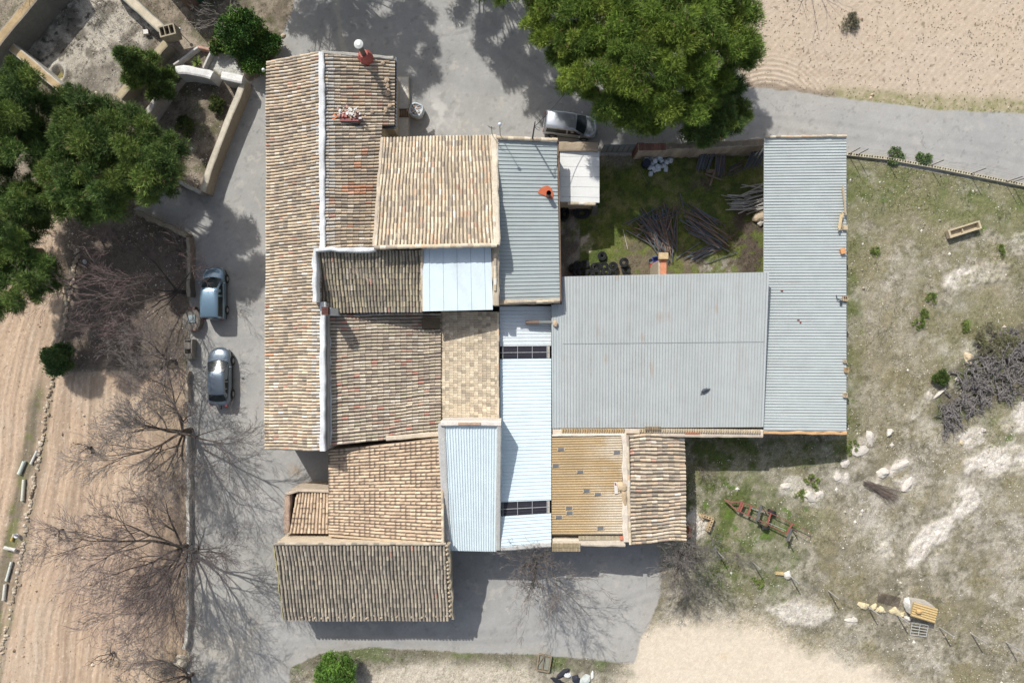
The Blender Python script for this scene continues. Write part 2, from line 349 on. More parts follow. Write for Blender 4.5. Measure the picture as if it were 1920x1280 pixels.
    a = mix(a, c3(176, 150, 116), sst(34, 8, np.hypot(PX-555, (PY-880)*1.2)+30*n2)*.8)
    a = mix(a, c3(206, 204, 200), sst(60, 6, pathd([(500, 960), (530, 985)], X, Y)+50*(n2-.5))*.35)
    a = mix(a, c3(208, 196, 176), sst(70, 10, np.hypot(PX-430, PY-1215)+120*(n2-.5))*.6)
    a = mix(a, c3(188, 184, 170), sst(7, 3, pathd([(625, -60), (630, 20), (650, 105)], X, Y))*.8)
    crk = (np.abs(vn(wx, wy, 4.3, 33)-.5) < .0035)*sst(.45, .6, n2); a = mix(a, c3(120, 118, 114), crk*.3)
    a = mix(a, c3(132, 130, 126), sst(.74, .8, fbm(wx, wy, .35, 35, 2))*.35); crk = (np.abs(fbm(wx, wy, 3.1, 36, 3)-.5) < .0022)*sst(.5, .6, n1); a = mix(a, c3(112, 110, 106), crk*.5)
    tr = np.minimum(np.abs(pathd([(470, 1280), (520, 1215), (700, 1200), (1000, 1190), (1230, 1110)], PX, PY)-9), np.abs(pathd([(1990, 300), (1500, 235), (1100, 200), (900, 60), (900, -60)], PX, PY)-11)); a = mix(a, c3(152, 151, 148), sst(7, 2, tr)*.28)
    grit = sst(0, 200, PY-900)*sst(560, 380, PX)
    a = mix(a, mix(c3(176, 168, 152), c3(200, 196, 186), n2), grit*.55)
    t = sst(-1.6, 1.6, dr); col = mix(col, a, t); Hroad = (n3-.5)*.006
    H = H*(1-sst(-12, 0, dr))+Hroad*t
    # courtyard
    cy = mix(c3(96, 112, 50), c3(82, 92, 44), n3*1.5-.2); cy = mix(cy, c3(150, 142, 84), sst(.45, .65, n2)*.6)
    cy = mix(cy, c3(120, 106, 88), np.clip(sst(60, 10, pathd([(1410, 400), (1420, 500), (1300, 505), (1180, 500)], X, Y))+sst(40, 5, np.hypot(X-1180, Y-470))*.8+sst(30, 5, np.hypot(X-1315, Y-340)), 0, 1)*.85)
    cy = mix(cy, c3(92, 80, 68), sst(46, 14, pathd([(1405, 405), (1412, 500)], X, Y))*.85)  # earth coloured darker here to stand in for pine and wall shade
    cy = mix(cy, c3(172, 168, 158), sst(60, 0, np.hypot(X-1340, (Y-500)*1.5))*.8*sst(.4, .6, n3))
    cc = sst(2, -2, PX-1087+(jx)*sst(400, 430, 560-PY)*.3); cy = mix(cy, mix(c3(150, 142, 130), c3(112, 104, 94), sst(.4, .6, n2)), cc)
    cy = mix(cy, mix(c3(214, 200, 180), c3(190, 176, 156), n3), sst(-2, 2, sdf([(1087, 442), (1104, 440), (1112, 452), (1104, 472), (1087, 474)], X, Y)))
    cy = mix(cy, c3(104, 118, 44), sst(.5,.62,fbm(wx,wy,.6,51,3))*.7)
    cy = mix(cy, c3(150, 140, 126), sst(24, 0, pathd([(1060, 300), (1180, 298)], X, Y))*.8)
    t = sst(-2, 2, dcy); col = mix(col, cy, t)
    col = col*(1+(rnd[..., None]-.5)*np.where(dr > 0, .09, np.where((dt > -6) | (dne > 0) | (dw > 0), .17, .30))[..., None])
    H = H+(rnd-.5)*np.where(dr > 0, 0, np.where((dt > -6) | (dne > 0), .006, .025))
    # a few holes and heaps that have a real shape
    H -= .35*sst(16, 5, np.hypot(PX-108, (PY-140)*.9))*(dr < 0); col = mix(col, c3(150, 138, 70), sst(9, 5, np.hypot(PX-108, (PY-140)*.9))*(1-t))
    ring = sst(5, 1, np.abs(np.hypot(PX-110, (PY-134)*.85)-13)); col = mix(col, c3(196, 190, 176), ring*.9); H += ring*.12
    # kinds of ground by cell
    def cell(a): return a[:-1, :-1]
    kind = np.zeros(cell(PX).shape, dtype=int)
    kind[cell(dw) > 0] = 1; kind[cell(dg) > 0] = 3; kind[cell(dt) > 0] = 5; kind[cell(dne) > 0] = 2; kind[cell(dcy) > 0] = 4; kind[cell(dr) > 0] = 6
    kind[(kind == 1) & (cell(PX) < cell(exl))] = 7
    ny, nx = wx.shape; idx = np.arange(nx*ny).reshape(ny, nx)
    F = np.stack([idx[:-1, :-1], idx[:-1, 1:], idx[1:, 1:], idx[1:, :-1]], -1).reshape(-1, 4); kf = kind.ravel()
    V = np.stack([wx, wy, H], -1).reshape(-1, 3); CC = np.clip(col, .01, .82).reshape(-1, 3)
    info = {0: ('ground', 'dry stony grassland with pale bedrock patches east and south of the farm', M_LAND), 1: ('ploughed_field', 'tan furrowed field between the stone edging and the kerb wall', M_SOIL), 2: ('ploughed_field', 'pale raked field beyond the road at the upper right', M_SOIL),
            3: ('garden_ground', 'bare garden earth round the walls at the upper left', M_LAND), 4: ('courtyard_ground', 'grassy shaded yard enclosed by the sheds', M_LAND), 5: ('dirt_track', 'pale sandy track at the bottom', M_SOIL), 6: ('road', 'worn pale grey asphalt lane wrapping round the farm', M_ROAD), 7: ('ploughed_field', 'tan tilled field at the left edge beyond the stone edging', M_SOIL)}
    for k_, (nm, lb, m) in info.items():
        f = F[kf == k_]
        if not len(f): continue
        u_, inv = np.unique(f, return_inverse=True)
        o = np_mesh(nm, V[u_], inv.reshape(f.shape), m, col=CC[u_], smooth=True); tag(o, lb, None, None, 'structure')
    # the plain beyond, out to the horizon
    mb = MB(); c = C(176, 164, 136); R = 900
    xs_, ys_ = (-R, xs[0]+.4, xs[-1]-.4, R), (-R, ys[0]+.4, ys[-1]-.4, R)
    for i in range(3):
        for j in range(3):
            if i == 1 and j == 1: continue
            mb.add([(xs_[i], ys_[j], -.06), (xs_[i+1], ys_[j], -.06), (xs_[i+1], ys_[j+1], -.06), (xs_[i], ys_[j+1], -.06)], [(0, 1, 2, 3)], c)
    tag(mb.build('terrain', M_LAND), 'open plain beyond the farm', None, None, 'structure')
    return kind, xs, ys, CC.reshape(ny, nx, 3), H, np.clip(gz, 0, 1)
GKIND, GXS, GYS, GCOL, GH, GGZ = build_ground()
# ------------------------------------------------------------------ roofs
def pal(*cs): 
    w = np.array([c[3] for c in cs], float)
    c0 = np.array([C(*c[:3]) for c in cs]); g0 = np.array(C(198, 187, 168))
    return (c0+(g0-c0)*.36)*1.17, w/w.sum()
P_OLD = pal((212, 188, 152, 5), (196, 172, 138, 5), (176, 156, 128, 4), (146, 130, 110, 3), (222, 204, 176, 3), (124, 112, 98, 1.5), (214, 176, 134, 3), (196, 126, 96, .5), (232, 222, 208, .8), (168, 140, 118, 2))
P_PALE = pal((220, 200, 164, 5), (208, 184, 146, 5), (190, 170, 140, 3), (176, 154, 130, 3), (230, 214, 184, 3), (150, 134, 116, 1.5), (216, 172, 126, 2), (204, 150, 116, .35), (232, 226, 212, .5))
P_DARK = pal((164, 148, 112, 5), (144, 130, 102, 5), (122, 112, 94, 4), (178, 160, 120, 3), (106, 98, 86, 3), (150, 140, 104, 3), (196, 184, 160, .8), (190, 116, 92, .45), (136, 112, 92, 2))
P_MOSS = pal((178, 162, 138, 5), (160, 146, 124, 5), (138, 126, 112, 5), (192, 174, 144, 3), (112, 104, 94, 3), (154, 134, 118, 4), (192, 182, 160, 1), (200, 128, 102, .15))
P_GREY = pal((192, 174, 148, 5), (178, 156, 130, 4), (160, 138, 118, 4), (200, 182, 150, 4), (140, 120, 104, 2), (208, 196, 176, 2), (188, 136, 110, 1.2), (200, 104, 76, .7), (176, 166, 130, 2))
P_NEW = pal((222, 186, 144, 5), (212, 174, 132, 5), (200, 162, 124, 3), (224, 196, 156, 2))
def lerp(a, b, t): return a+(b-a)*t
def tile_roof(name, A, B, Cc, D, parent, palette=P_OLD, pitch=.222, tl=.40, r=.079, wob=.02, sag=0.0, spots=0.0, seed=1, label=None, chan=(166, 148, 124), flare=0, patchy=.2, red=0, mort=0, regular=False):
    """A,B ridge ends; C,D eave ends (B above C, A above D). Cover tiles run down the slope."""
    rg = np.random.default_rng(seed)
    A, B, Cc, D = [np.array(p, float) for p in (A, B, Cc, D)]
    w = (np.linalg.norm(B-A)+np.linalg.norm(Cc-D))/2; L = (np.linalg.norm(D-A)+np.linalg.norm(Cc-B))/2
    n = max(2, int(round(w/pitch))); m = max(2, int(round(L/tl)))
    nrm = np.cross(B-A, D-A); nrm /= np.linalg.norm(nrm); nrm = nrm*(1 if nrm[2] > 0 else -1)
    side = (B-A)/np.linalg.norm(B-A)
    i = np.arange(n); ph = rg.uniform(0, 6.28, 4); jit = rg.normal(0, wob*.35, n)
    def pos(t, s):      # t across 0..1, s up from the eave 0..1
        t = t[..., None]; s_ = s[..., None]
        p = (A*(1-t)+B*t)*s_+(D*(1-t)+Cc*t)*(1-s_)
        lw = wob*(np.sin(s*L*1.1+ph[0]+t[..., 0]*5)*.6+np.sin(s*L*2.3+ph[1]+t[..., 0]*9)*.4)
        z = wob*.9*np.sin(t[..., 0]*w*.9+ph[2]+s*2)+wob*.7*np.sin(s*L*1.3+ph[3]+t[..., 0]*w*.35)-sag*4*s*(1-s)
        return p+side*lw[..., None]+nrm*z[..., None]
    T = (i[:, None]+.5)/n*np.ones((1, m)); S0 = np.arange(m)[None, :]/m*np.ones((n, 1)); S0 = S0+rg.normal(0, (.004 if regular else .06)/m, S0.shape)*(np.arange(m) > 0)[None, :]; S1 = np.minimum(S0+1.18/m, 1.0)
    j2 = jit[:, None]+rg.normal(0, .006, (n, m))
    e0 = rg.normal(0, .008, (n, m)) if flare == 0 else rg.normal(0, .012, (n, m))
    P0 = pos(T, S0)+side*(j2+e0)[..., None]; P1 = pos(T, S1)+side*j2[..., None]
    if flare: P0 = P0-(np.array(D-A)/L)*(rg.uniform(-.5, 1, (n, m, 1))*.0)
    ns = 6; th = np.linspace(0, math.pi, ns); sc = rg.uniform(.93, 1.08, (n, m, 1, 1))
    def ring(P, rad, lift):
        return P[:, :, None, :]+side*(np.cos(th)*rad)[None, None, :, None]*sc+nrm*((np.sin(th)*rad*1.0)[None, None, :, None]*sc+lift)
    R0 = ring(P0, r*1.08, .052); R1 = ring(P1, r*.88, .032); q = n*m
    Rm = ring(lerp(P0, P1, .42 if spots else .72), r*.98 if spots else r*.95, .042)
    V = np.concatenate([R0, Rm, R1], 2).reshape(q, 3*ns, 3)
    skirt = np.stack([P0+side*r*1.08-nrm*.01, P0-side*r*1.08-nrm*.01], 2).reshape(q, 2, 3)
    V = np.concatenate([V, skirt], 1); nv = 3*ns+2
    base = np.arange(q)[:, None]*nv
    fs = []
    for a in range(2):
        for k in range(ns-1):
            fs.append(np.stack([base[:, 0]+a*ns+k, base[:, 0]+a*ns+k+1, base[:, 0]+(a+1)*ns+k+1, base[:, 0]+(a+1)*ns+k], 1))
    quads = np.concatenate(fs)
    cap = base+np.array([[3*ns]+list(range(ns))+[3*ns+1]])
    cols, wts = palette
    ci = rg.choice(len(cols), q, p=wts); cc = cols[ci]*rg.uniform(.86, 1.12, (q, 1))
    px_ = P0.reshape(q, 3); pt = fbm(px_[:, 0], px_[:, 1]+px_[:, 2], 1.6, seed+3, 3); cc = cc*(1+(pt[:, None]-.5)*2*patchy)
    sk_ = vn(px_[:, 0]*side[0]*4+px_[:, 1]*side[1]*4+px_[:, 2], px_[:, 0]*(1-abs(side[0]))*.5+px_[:, 1]*(1-abs(side[1]))*.5, 1.0, seed); cc = cc*(1+(sk_[:, None]-.5)*.22)
    if mort:
        mt = (S0.reshape(-1) > 1-2.2/m) & (rg.random(q) < mort); cc[mt] = lerp(cc[mt], np.array(C(216, 214, 208)), .75)
    if red:
        m_ = (fbm(px_[:, 0], px_[:, 1], .9, seed+9, 2) > 1-red); cc[m_] = cc[m_]*np.array([1.05, .72, .62])
    col = np.repeat(cc[:, None, :], nv, 1)
    if spots:
        sp = rg.random(q) < spots; dk = np.array(C(112, 96, 84))
        col[sp, :ns] = dk*1.0; col[sp, 3*ns:] = dk*.85
    col = np.clip(col, .01, .82)
    roof = np_mesh(name, V.reshape(-1, 3), [quads, cap], M_TILE, parent, col=col.reshape(-1, 3))
    if label: roof['label'] = label
    # channel tiles: a gutter-shaped bed between the covers, in the same roof mesh
    mm = m; prof = [(-.5, .035), (-.22, .0), (0, -.018), (.22, .0), (.5, .035)]
    prof = [(-.5, .010), (-.28, .022), (-.05, .034), (.05, .034), (.28, .022)]
    TT = np.array([(k+.5+o)/n for k in range(n) for o, h in prof]+[1.0]); HH = np.array([h for k in range(n) for o, h in prof]+[.010])
    TT = np.clip(TT, 0, 1)
    SS = np.linspace(0, 1, mm+1); t2, s2 = np.meshgrid(TT, SS, indexing='ij'); G = pos(t2, s2)+nrm*HH[:, None, None]
    a_, b_ = G.shape[:2]; idx = np.arange(a_*b_).reshape(a_, b_)
    F2 = np.stack([idx[:-1, :-1], idx[1:, :-1], idx[1:, 1:], idx[:-1, 1:]], -1).reshape(-1, 4)
    c2 = np.array(C(*chan))*(.7+.55*rg.random((a_, b_, 1)))  # channels coloured darker, both for dirt and for the shadow between covers
    bed = np_mesh('channel_tiles', G.reshape(-1, 3), F2, M_TILE, roof if parent else None, col=np.clip(c2.reshape(-1, 3), .01, .8))
    # thickness under the bed: eave boards
    mb = MB(); mb.cur = C(120, 100, 82)
    mb.slab([Vector(p)-Vector((0, 0, .06+sag*1.2+wob*1.6)) for p in (A, B, Cc, D)], .10); mb.build('roof_deck', M_WOOD, roof)
    return roof
def sheet_roof(name, A, B, Cc, D, parent, col, nr, mat_=None, ribw=.22, ribh=.035, m=14, shape='rib', panel=0, pvar=.05, label=None, th=.07, rust=0, wear=None, seed=2, sub=1, wob=0.0012, under=True):
    """ribs run A->D; spread between A and B"""
    rg = np.random.default_rng(seed)
    A, B, Cc, D = [np.array(p, float) for p in (A, B, Cc, D)]
    nrm = np.cross(B-A, D-A); nrm /= np.linalg.norm(nrm); nrm = nrm*(1 if nrm[2] > 0 else -1)
    if shape == 'rib': prof = [(0, 0), (.5-ribw/2-.05, 0), (.5-ribw/2, 1), (.5+ribw/2, 1), (.5+ribw/2+.05, 0)]
    elif shape == 'seam': prof = [(0, 0), (.485, 0), (.49, -1), (.51, -1), (.515, 0)]
    else: prof = [(k/8, .5-.5*math.cos(k/8*2*math.pi)) for k in range(8)]
    T = np.array([(i+o)/nr for i in range(nr) for o, h in prof]+[1.0]); Hh = np.array([h for i in range(nr) for o, h in prof]+[prof[0][1]])*ribh
    S = np.linspace(0, 1, m+1); t, s = np.meshgrid(T, S, indexing='ij'); t_ = t[..., None]; s_ = s[..., None]
    G = (A*(1-t_)+B*t_)*(1-s_)+(D*(1-t_)+Cc*t_)*s_+nrm*(Hh[:, None, None]+(rg.normal(0, wob, t.shape)[..., None] if shape != 'seam' else 0))
    a_, b_ = G.shape[:2]; idx = np.arange(a_*b_).reshape(a_, b_)
    F = np.stack([idx[:-1, :-1], idx[1:, :-1], idx[1:, 1:], idx[:-1, 1:]], -1).reshape(-1, 4)
    base = np.array(C(*col)); cc = np.ones((a_, b_, 3))*base
    nn = fbm(G[..., 0], G[..., 1], 1.5, seed, 4); cc *= (1+(nn[..., None]-.5)*pvar*2)
    ww_ = np.linalg.norm(B-A); ll_ = np.linalg.norm(D-A)
    stk = vn(t*ww_*5, s*ll_*.35, 1.0, seed)*.6+vn(t*ww_*14, s*ll_*.8, 1.0, seed+1)*.4; cc *= (1+(stk[..., None]-.5)*(.11 if shape != 'wave' else .22)); dirt = sst(.62, .8, stk)*.18; cc = cc+(np.array(C(150, 140, 124))-cc)*dirt[..., None]
    if wear: cc = cc+(np.array(C(*wear))-cc)*((sst(.62, .05, s)*sst(.3, .62, fbm(G[..., 0], G[..., 1], 1.1, seed+7, 4)))[..., None]*.8)
    if panel:
        pi = np.floor(T*panel).astype(int); pv = rg.uniform(1-pvar, 1+pvar, panel+1); cc *= pv[pi][:, None, None]
    if rust:
        rr = sst(1-rust, 1-rust+.12, fbm(G[..., 0], G[..., 1], .8, seed+5, 4)); cc = cc+(np.array(C(186, 158, 132))-cc)*(rr[..., None]*.55)
    o = np_mesh(name, G.reshape(-1, 3), F, mat_ or M_SHEET, parent, col=np.clip(cc.reshape(-1, 3), .01, .82))
    if label: o['label'] = label
    if under:
        mb = MB(); mb.cur = tuple(np.array(base)*.85); mb.slab([Vector(p)-Vector((0, 0, .035)) for p in (A, B, Cc, D)], th); mb.build('roof_deck', mat_ or M_SHEET, o)
    return o
def walls(parent, pts, col=(196, 180, 152), inset=.14, label=None, drop=.16, m=None):
    """closed wall block under a roof; pts are roof corners (world)"""
    c = sum((Vector(p) for p in pts), Vector((0, 0, 0)))/len(pts); top = []
    for p in pts:
        p = Vector(p); d = Vector((c.x-p.x, c.y-p.y, 0)); top.append(p+Vector((math.copysign(inset, d.x), math.copysign(inset, d.y), -drop)))
    mb = MB(); mb.cur = C(*col); mb.prism(top, -.1); o = mb.build('wall', m or M_WALL, parent)
    if label: o['label'] = label
    return o
def strip(parent, name, pts, w, h, col, m=None, down=.25, seed=3, seg=.45, jit=.015, label=None, rnd=0):
    """mortar kerb / ridge laid along a line of world points"""
    rg = random.Random(seed); P = [Vector(p) for p in pts]; line = []
    for a, b in zip(P[:-1], P[1:]):
        k = max(1, int((b-a).length/seg))
        for i in range(k): line.append(a.lerp(b, i/k))
    line.append(P[-1]); rings = []; cols = []
    for i, p in enumerate(line):
        a = line[max(0, i-1)]; b = line[min(len(line)-1, i+1)]; d = (b-a); d.z = 0; d.normalize(); s = Vector((-d.y, d.x, 0))
        ww = w/2*(1+rg.uniform(-jit, jit)*4); hh = h*(1+rg.uniform(-jit, jit)*4); o = s*rg.uniform(-jit, jit)
        rings.append([p+o-s*ww-Vector((0, 0, down)), p+o-s*ww+Vector((0, 0, hh*.55)), p+o-s*ww*.6+Vector((0, 0, hh)), p+o+s*ww*.6+Vector((0, 0, hh)), p+o+s*ww+Vector((0, 0, hh*.55)), p+o+s*ww-Vector((0, 0, down))])
    mb = MB(); mb.cur = C(*col); mb.rings(rings)
    if rnd:
        n = 6
        for i in range(len(line)):
            k = 1+rg.uniform(-rnd, rnd)
            for j in range(n): mb.c[i*n+j] = tuple(min(.82, v*k) for v in mb.c[i*n+j])
    o = mb.build(name, m or M_MORT, parent)
    if label: o['label'] = label
    return o
def ridge_tiles(parent, name, pts, r, palette, seed=5, tl=.38, lift=.02, label=None):
    rg = np.random.default_rng(seed); mb = MB(); cols, w = palette
    for a, b in zip(pts[:-1], pts[1:]):
        a = Vector(a); b = Vector(b); n = max(1, int((b-a).length/tl)); d = (b-a).normalized(); s = Vector((-d.y, d.x, 0)).normalized(); up = s.cross(d)*-1
        if up.z < 0: up = -up
        for i in range(n):
            p = a.lerp(b, i/n); q = a.lerp(b, min(1, (i+1.12)/n)); c = cols[rg.choice(len(cols), p=w)]*rg.uniform(.85, 1.12); j = s*rg.normal(0, .01)
            r0 = [p+j+s*r*1.08*math.cos(t)+up*(r*math.sin(t)*.9+lift) for t in np.linspace(0, math.pi, 7)]
            r1 = [q+j+s*r*.92*math.cos(t)+up*(r*math.sin(t)*.8+lift-.01) for t in np.linspace(0, math.pi, 7)]
            mb.rings([r0, r1], col=tuple(np.clip(c, .01, .82)), closed=False)
    o = mb.build(name, M_TILE, parent)
    if label: o['label'] = label
    return o
def V3(l): return [W(*p) for p in l]
TOTALW = (226, 222, 214)
# ---- 1 long farmhouse
farm = thing('farmhouse', 'long two-slope farmhouse with pale mortared ridge, leftmost and longest tiled roof', 'house', (-12.6, 6, 0))
rA, rB = W(602, 100, 6.25), W(606, 845, 6.25)
eA, eB = W(501, 119, 4.5), W(498, 843, 4.5)
tile_roof('roof', rA, rB, eB, eA, farm, P_OLD, wob=.035, seed=21, mort=.35, label='west slope of weathered cream and brown barrel tiles', red=.12, patchy=.16)
g1, g2 = W(740, 109, 4.45), W(739, 236, 4.45); rM = W(603.5, 236, 6.25)
tile_roof('roof', W(602, 101, 6.25), rM, g2, g1, farm, P_DARK if False else P_OLD, wob=.032, seed=22, mort=.8, label='upper east slope with two red chimneys')
rN = W(605, 466, 6.25)
tile_roof('roof', rM, rN, W(703, 463, 5.1), W(716, 236, 4.95), farm, P_OLD, wob=.036, seed=23, mort=.7, label='lower east slope beside the pale tiled wing', red=.3)
strip(farm, 'ridge_cap', [W(602.5, 98, 6.36), W(604, 300, 6.36), W(605, 466, 6.36)], .36, .09, (228, 230, 230), seed=4, jit=.035, rnd=.14)
strip(farm, 'ridge_cap', [W(605, 566, 6.36), W(605, 700, 6.36), W(605, 845, 6.36)], .34, .09, (228, 230, 230), seed=5, jit=.035, rnd=.14)
strip(farm, 'ridge_wall', [W(612.5, 568, 5.75), W(612.5, 842, 5.75)], .28, .12, (176, 170, 160), seed=6, down=1.3, rnd=.08)
strip(farm, 'verge_cap', [W(604, 99, 6.2), W(672, 104, 5.5), W(738, 110, 4.6)], .24, .1, (186, 182, 172), seed=6, jit=.03, rnd=.12)
ridge_tiles(farm, 'verge_tiles', [W(501, 117.5, 4.6), W(601, 98.5, 6.3)], .09, P_OLD, seed=8)
mb = MB(); mb.cur = C(206, 190, 162)
mb.prism([W(505, 124, 4.3), W(502, 838, 4.3), W(606, 838, 6.0), W(603, 106, 6.0)], -.1); mb.prism([W(603, 108, 6.0), W(606, 462, 6.0), W(700, 459, 4.9), W(712, 236, 4.8), W(714, 228, 4.6), W(731, 228, 4.25), W(731, 114, 4.25)], -.1)
mb.build('wall', M_WALL, farm)
mb = MB(); mb.cur = C(70, 84, 104); mb.bar(W(742.5, 108, 4.3), W(742, 239, 4.3), .11, .1); mb.bar(W(717, 239.5, 4.4), W(742, 239.5, 4.3), .13, .1); mb.tube(W(741.5, 237, 4.25), W(735, 233, .1), .05); mb.build('gutter', M_METAL, farm)
# red chimney with metal flue
ch = MB(); ch.cur = C(190, 92, 80); cb = W(691, 119, 4.4); 
def octo(c, r, z, n=8, a0=.3): return [Vector((c.x+r*math.cos(a0+2*math.pi*k/n), c.y+r*math.sin(a0+2*math.pi*k/n), z)) for k in range(n)]
ch.rings([octo(cb, .52, 4.4), octo(cb, .52, 5.55), octo(cb, .30, 6.05)]); cho = ch.build('chimney', M_PLAIN, farm); cho['label'] = 'red faceted chimney with a grey flue and white round cap'
m2 = MB(); m2.cur = C(96, 92, 84); p0 = Vector((cb.x, cb.y, 6.0)); m2.tube(p0, p0+Vector((0, 0, 1.35)), .17, n=14); m2.build('flue_pipe', M_METAL, cho, smooth=False)
m2 = MB(); m2.cur = C(214, 216, 210); q = p0+Vector((0, 0, 1.45)); m2.rings([octo(q, .31, q.z, 20), octo(q, .30, q.z+.05, 20), octo(q, .12, q.z+.13, 20)]); m2.build('flue_cap', M_METAL, cho)
# broken chimney
cb = W(660, 226, 5.2); ch = MB(); ch.cur = C(150, 86, 84)
ch.box(cb+Vector((0, 0, .28)), (1.25, .62, 1.1)); ch.cur = C(196, 110, 100); ch.box(cb+Vector((-.3, .1, .86)), (.36, .34, .12)); ch.box(cb+Vector((.12, .12, .87)), (.32, .3, .14), col=C(206, 176, 140)); ch.box(cb+Vector((.45, .05, .85)), (.28, .4, .1), rz=.2, col=C(150, 84, 82))
ch.box(cb+Vector((0, -.34, .5)), (1.1, .06, .5), col=C(120, 112, 106))
cho = ch.build('chimney', M_PLAIN, farm); cho['label'] = 'squat broken red chimney heaped with white rubble'
ch = MB(); r_ = random.Random(3)
for k in range(46):
    c = cb+Vector((r_.gauss(.0, .36), r_.gauss(.26, .2), .86+r_.uniform(0, .14))); s_ = r_.uniform(.05, .13); g = r_.choice([(226, 222, 216), (208, 204, 200), (210, 150, 134), (186, 160, 130), (232, 230, 226)])
    ch.box(c, (s_*1.6, s_, s_*.8), r_.uniform(0, 3), C(*g))
for k in range(26):
    c = W(672+r_.gauss(0, 9), 218+r_.gauss(0, 4), 5.25); s_ = r_.uniform(.05, .1); ch.box(c, (s_*1.6, s_, s_*.8), r_.uniform(0, 3), C(*r_.choice([(226, 222, 216), (208, 170, 150), (190, 170, 140)])))
ch.build('rubble', M_PLAIN, cho)
# white chimney shaft with brown cowl
cb = W(630, 586, 5.0); ch = MB(); ch.cur = C(222, 224, 222); cb.z = 0
ch.box((cb.x, cb.y, 5.9), (.6, .5, 3.0), taper=.92); cho = ch.build('chimney', M_MORT, farm); cho['label'] = 'tall white chimney shaft with a brown ridged cowl'
m2 = MB(); m2.cur = C(112, 70, 62); z = 7.4
for k in range(5): m2.box((cb.x-.02, cb.y-.22+k*.11, z+.22), (.5, .095, .3), taper=.86)
m2.box((cb.x-.02, cb.y, z+.1), (.44, .5, .16)); m2.build('cowl', M_BRICK, cho)
# ---- 2 pale tiled wing
def bld(name, label, roofpts, cat='building', wall=(200, 184, 156), wlabel=None, inset=.14, drop=.2, wpts=None):
    c = sum((Vector(p) for p in roofpts), Vector((0, 0, 0)))/len(roofpts)
    t = thing(name, label, cat, (c.x, c.y, 0)); walls(t, wpts or roofpts, wall, inset, drop=drop); return t
q = V3([(701, 463, 7.3), (934, 460, 7.3), (922, 254, 5.2), (718, 259, 5.2)])
wing = bld('tiled_wing', 'pale beige barrel tiled wing, tile rows vertical, between farmhouse and blue-grey shed', q, 'house')
tile_roof('roof', q[0], q[1], q[2], q[3], wing, P_PALE, pitch=.235, wob=.03, seed=31, r=.084)
ridge_tiles(wing, 'ridge_tiles', [W(702, 464, 7.38), W(932, 459.5, 7.38)], .14, P_PALE, seed=9, lift=.04)
strip(wing, 'verge_kerb', [W(925.5, 253, 5.25), W(929, 360, 6.3), W(932, 459, 7.35)], .42, .12, (220, 206, 182), seed=10, down=.5, jit=.03, rnd=.1)
strip(wing, 'verge_kerb', [W(716.5, 258, 5.25), W(702, 462, 7.3)], .22, .1, (206, 188, 164), seed=11, jit=.03, rnd=.1)
mb = MB(); mb.cur = C(206, 190, 166); mb.box(W(747, 442, 7.17), (.34, .36, .06), .05); mb.build('roof_slab', M_STONE, wing)
# ---- 3 dark tiled lean-to with parapet
q = V3([(594, 470, 6.75), (790, 468, 6.55), (793, 584, 5.55), (607, 586, 5.3)])
lean = bld('tiled_annexe', 'small dark mossy tiled annexe with white parapet on two sides', [q[0], q[1], q[2], W(604, 578, 5.2)], 'building')
tile_roof('roof', q[0], q[1], q[2], q[3], lean, P_DARK, pitch=.225, wob=.045, seed=41, r=.08, sag=.08, chan=(122, 112, 92), red=.1)
strip(lean, 'parapet', [W(591, 566, 7.0), W(590, 480, 7.0), W(590.5, 468.5, 7.0), W(650, 467.5, 7.0), W(705, 468.5, 6.9)], .3, .12, (228, 230, 230), seed=12, down=1.2, jit=.05, rnd=.14)
ridge_tiles(lean, 'verge_tiles', [W(791, 468, 6.65), W(793.5, 583, 5.65)], .1, P_PALE, seed=13)
mb = MB(); mb.cur = C(70, 72, 92); mb.bar(W(668, 588, 5.2), W(794, 585.5, 5.45), .12, .1); mb.build('gutter', M_METAL, lean)
# ---- 5 blue-white sandwich panel roof
q = V3([(792, 466, 6.55), (921, 462, 6.55), (924, 580.5, 6.15), (793, 583.5, 6.15)])
pan = bld('panel_roofed_store', 'small store roofed with five smooth pale blue panels below the beige wing', q)
sheet_roof('roof', q[0], q[1], q[2], q[3], pan, (230, 245, 252), 5, ribh=.05, shape='seam', m=4, pvar=.03, th=.12)
strip(pan, 'side_wall', [W(929, 462, 6.5), W(929.5, 572, 6.35)], .42, .1, (196, 180, 156), seed=15, down=1.5, jit=.04, rnd=.15)
ridge_tiles(pan, 'verge_tiles', [W(928.5, 463, 6.66), W(929, 545, 6.5)], .1, P_PALE, seed=16)
# ---- 4 middle tiled roof
q = V3([(617, 588, 5.35), (826, 586, 3.8), (826, 812, 3.8), (620, 836, 5.35)])
mid = bld('tiled_house', 'broad greyish tiled roof right of the farmhouse ridge, tile rows horizontal', q, 'house')
tile_roof('roof', q[3], q[0], q[1], q[2], mid, P_GREY, pitch=.23, wob=.035, seed=51, r=.083, sag=.06, chan=(146, 132, 112))
strip(mid, 'verge_kerb', [W(724, 822, 4.6), W(780, 817, 4.2), W(825, 814, 3.95)], .34, .12, (224, 206, 180), seed=17, down=.9)
strip(mid, 'mortar_joint', [W(617.5, 590, 5.36), W(620.5, 834, 5.36)], .16, .1, (206, 208, 206), seed=18, jit=.06)
mb = MB(); mb.cur = C(112, 96, 72); mb.slab(V3([(791, 596, 4.25), (825, 596, 4.0), (825, 616, 4.0), (791, 616, 4.25)]), .05); mb.build('roof_patch', M_WOOD, mid)
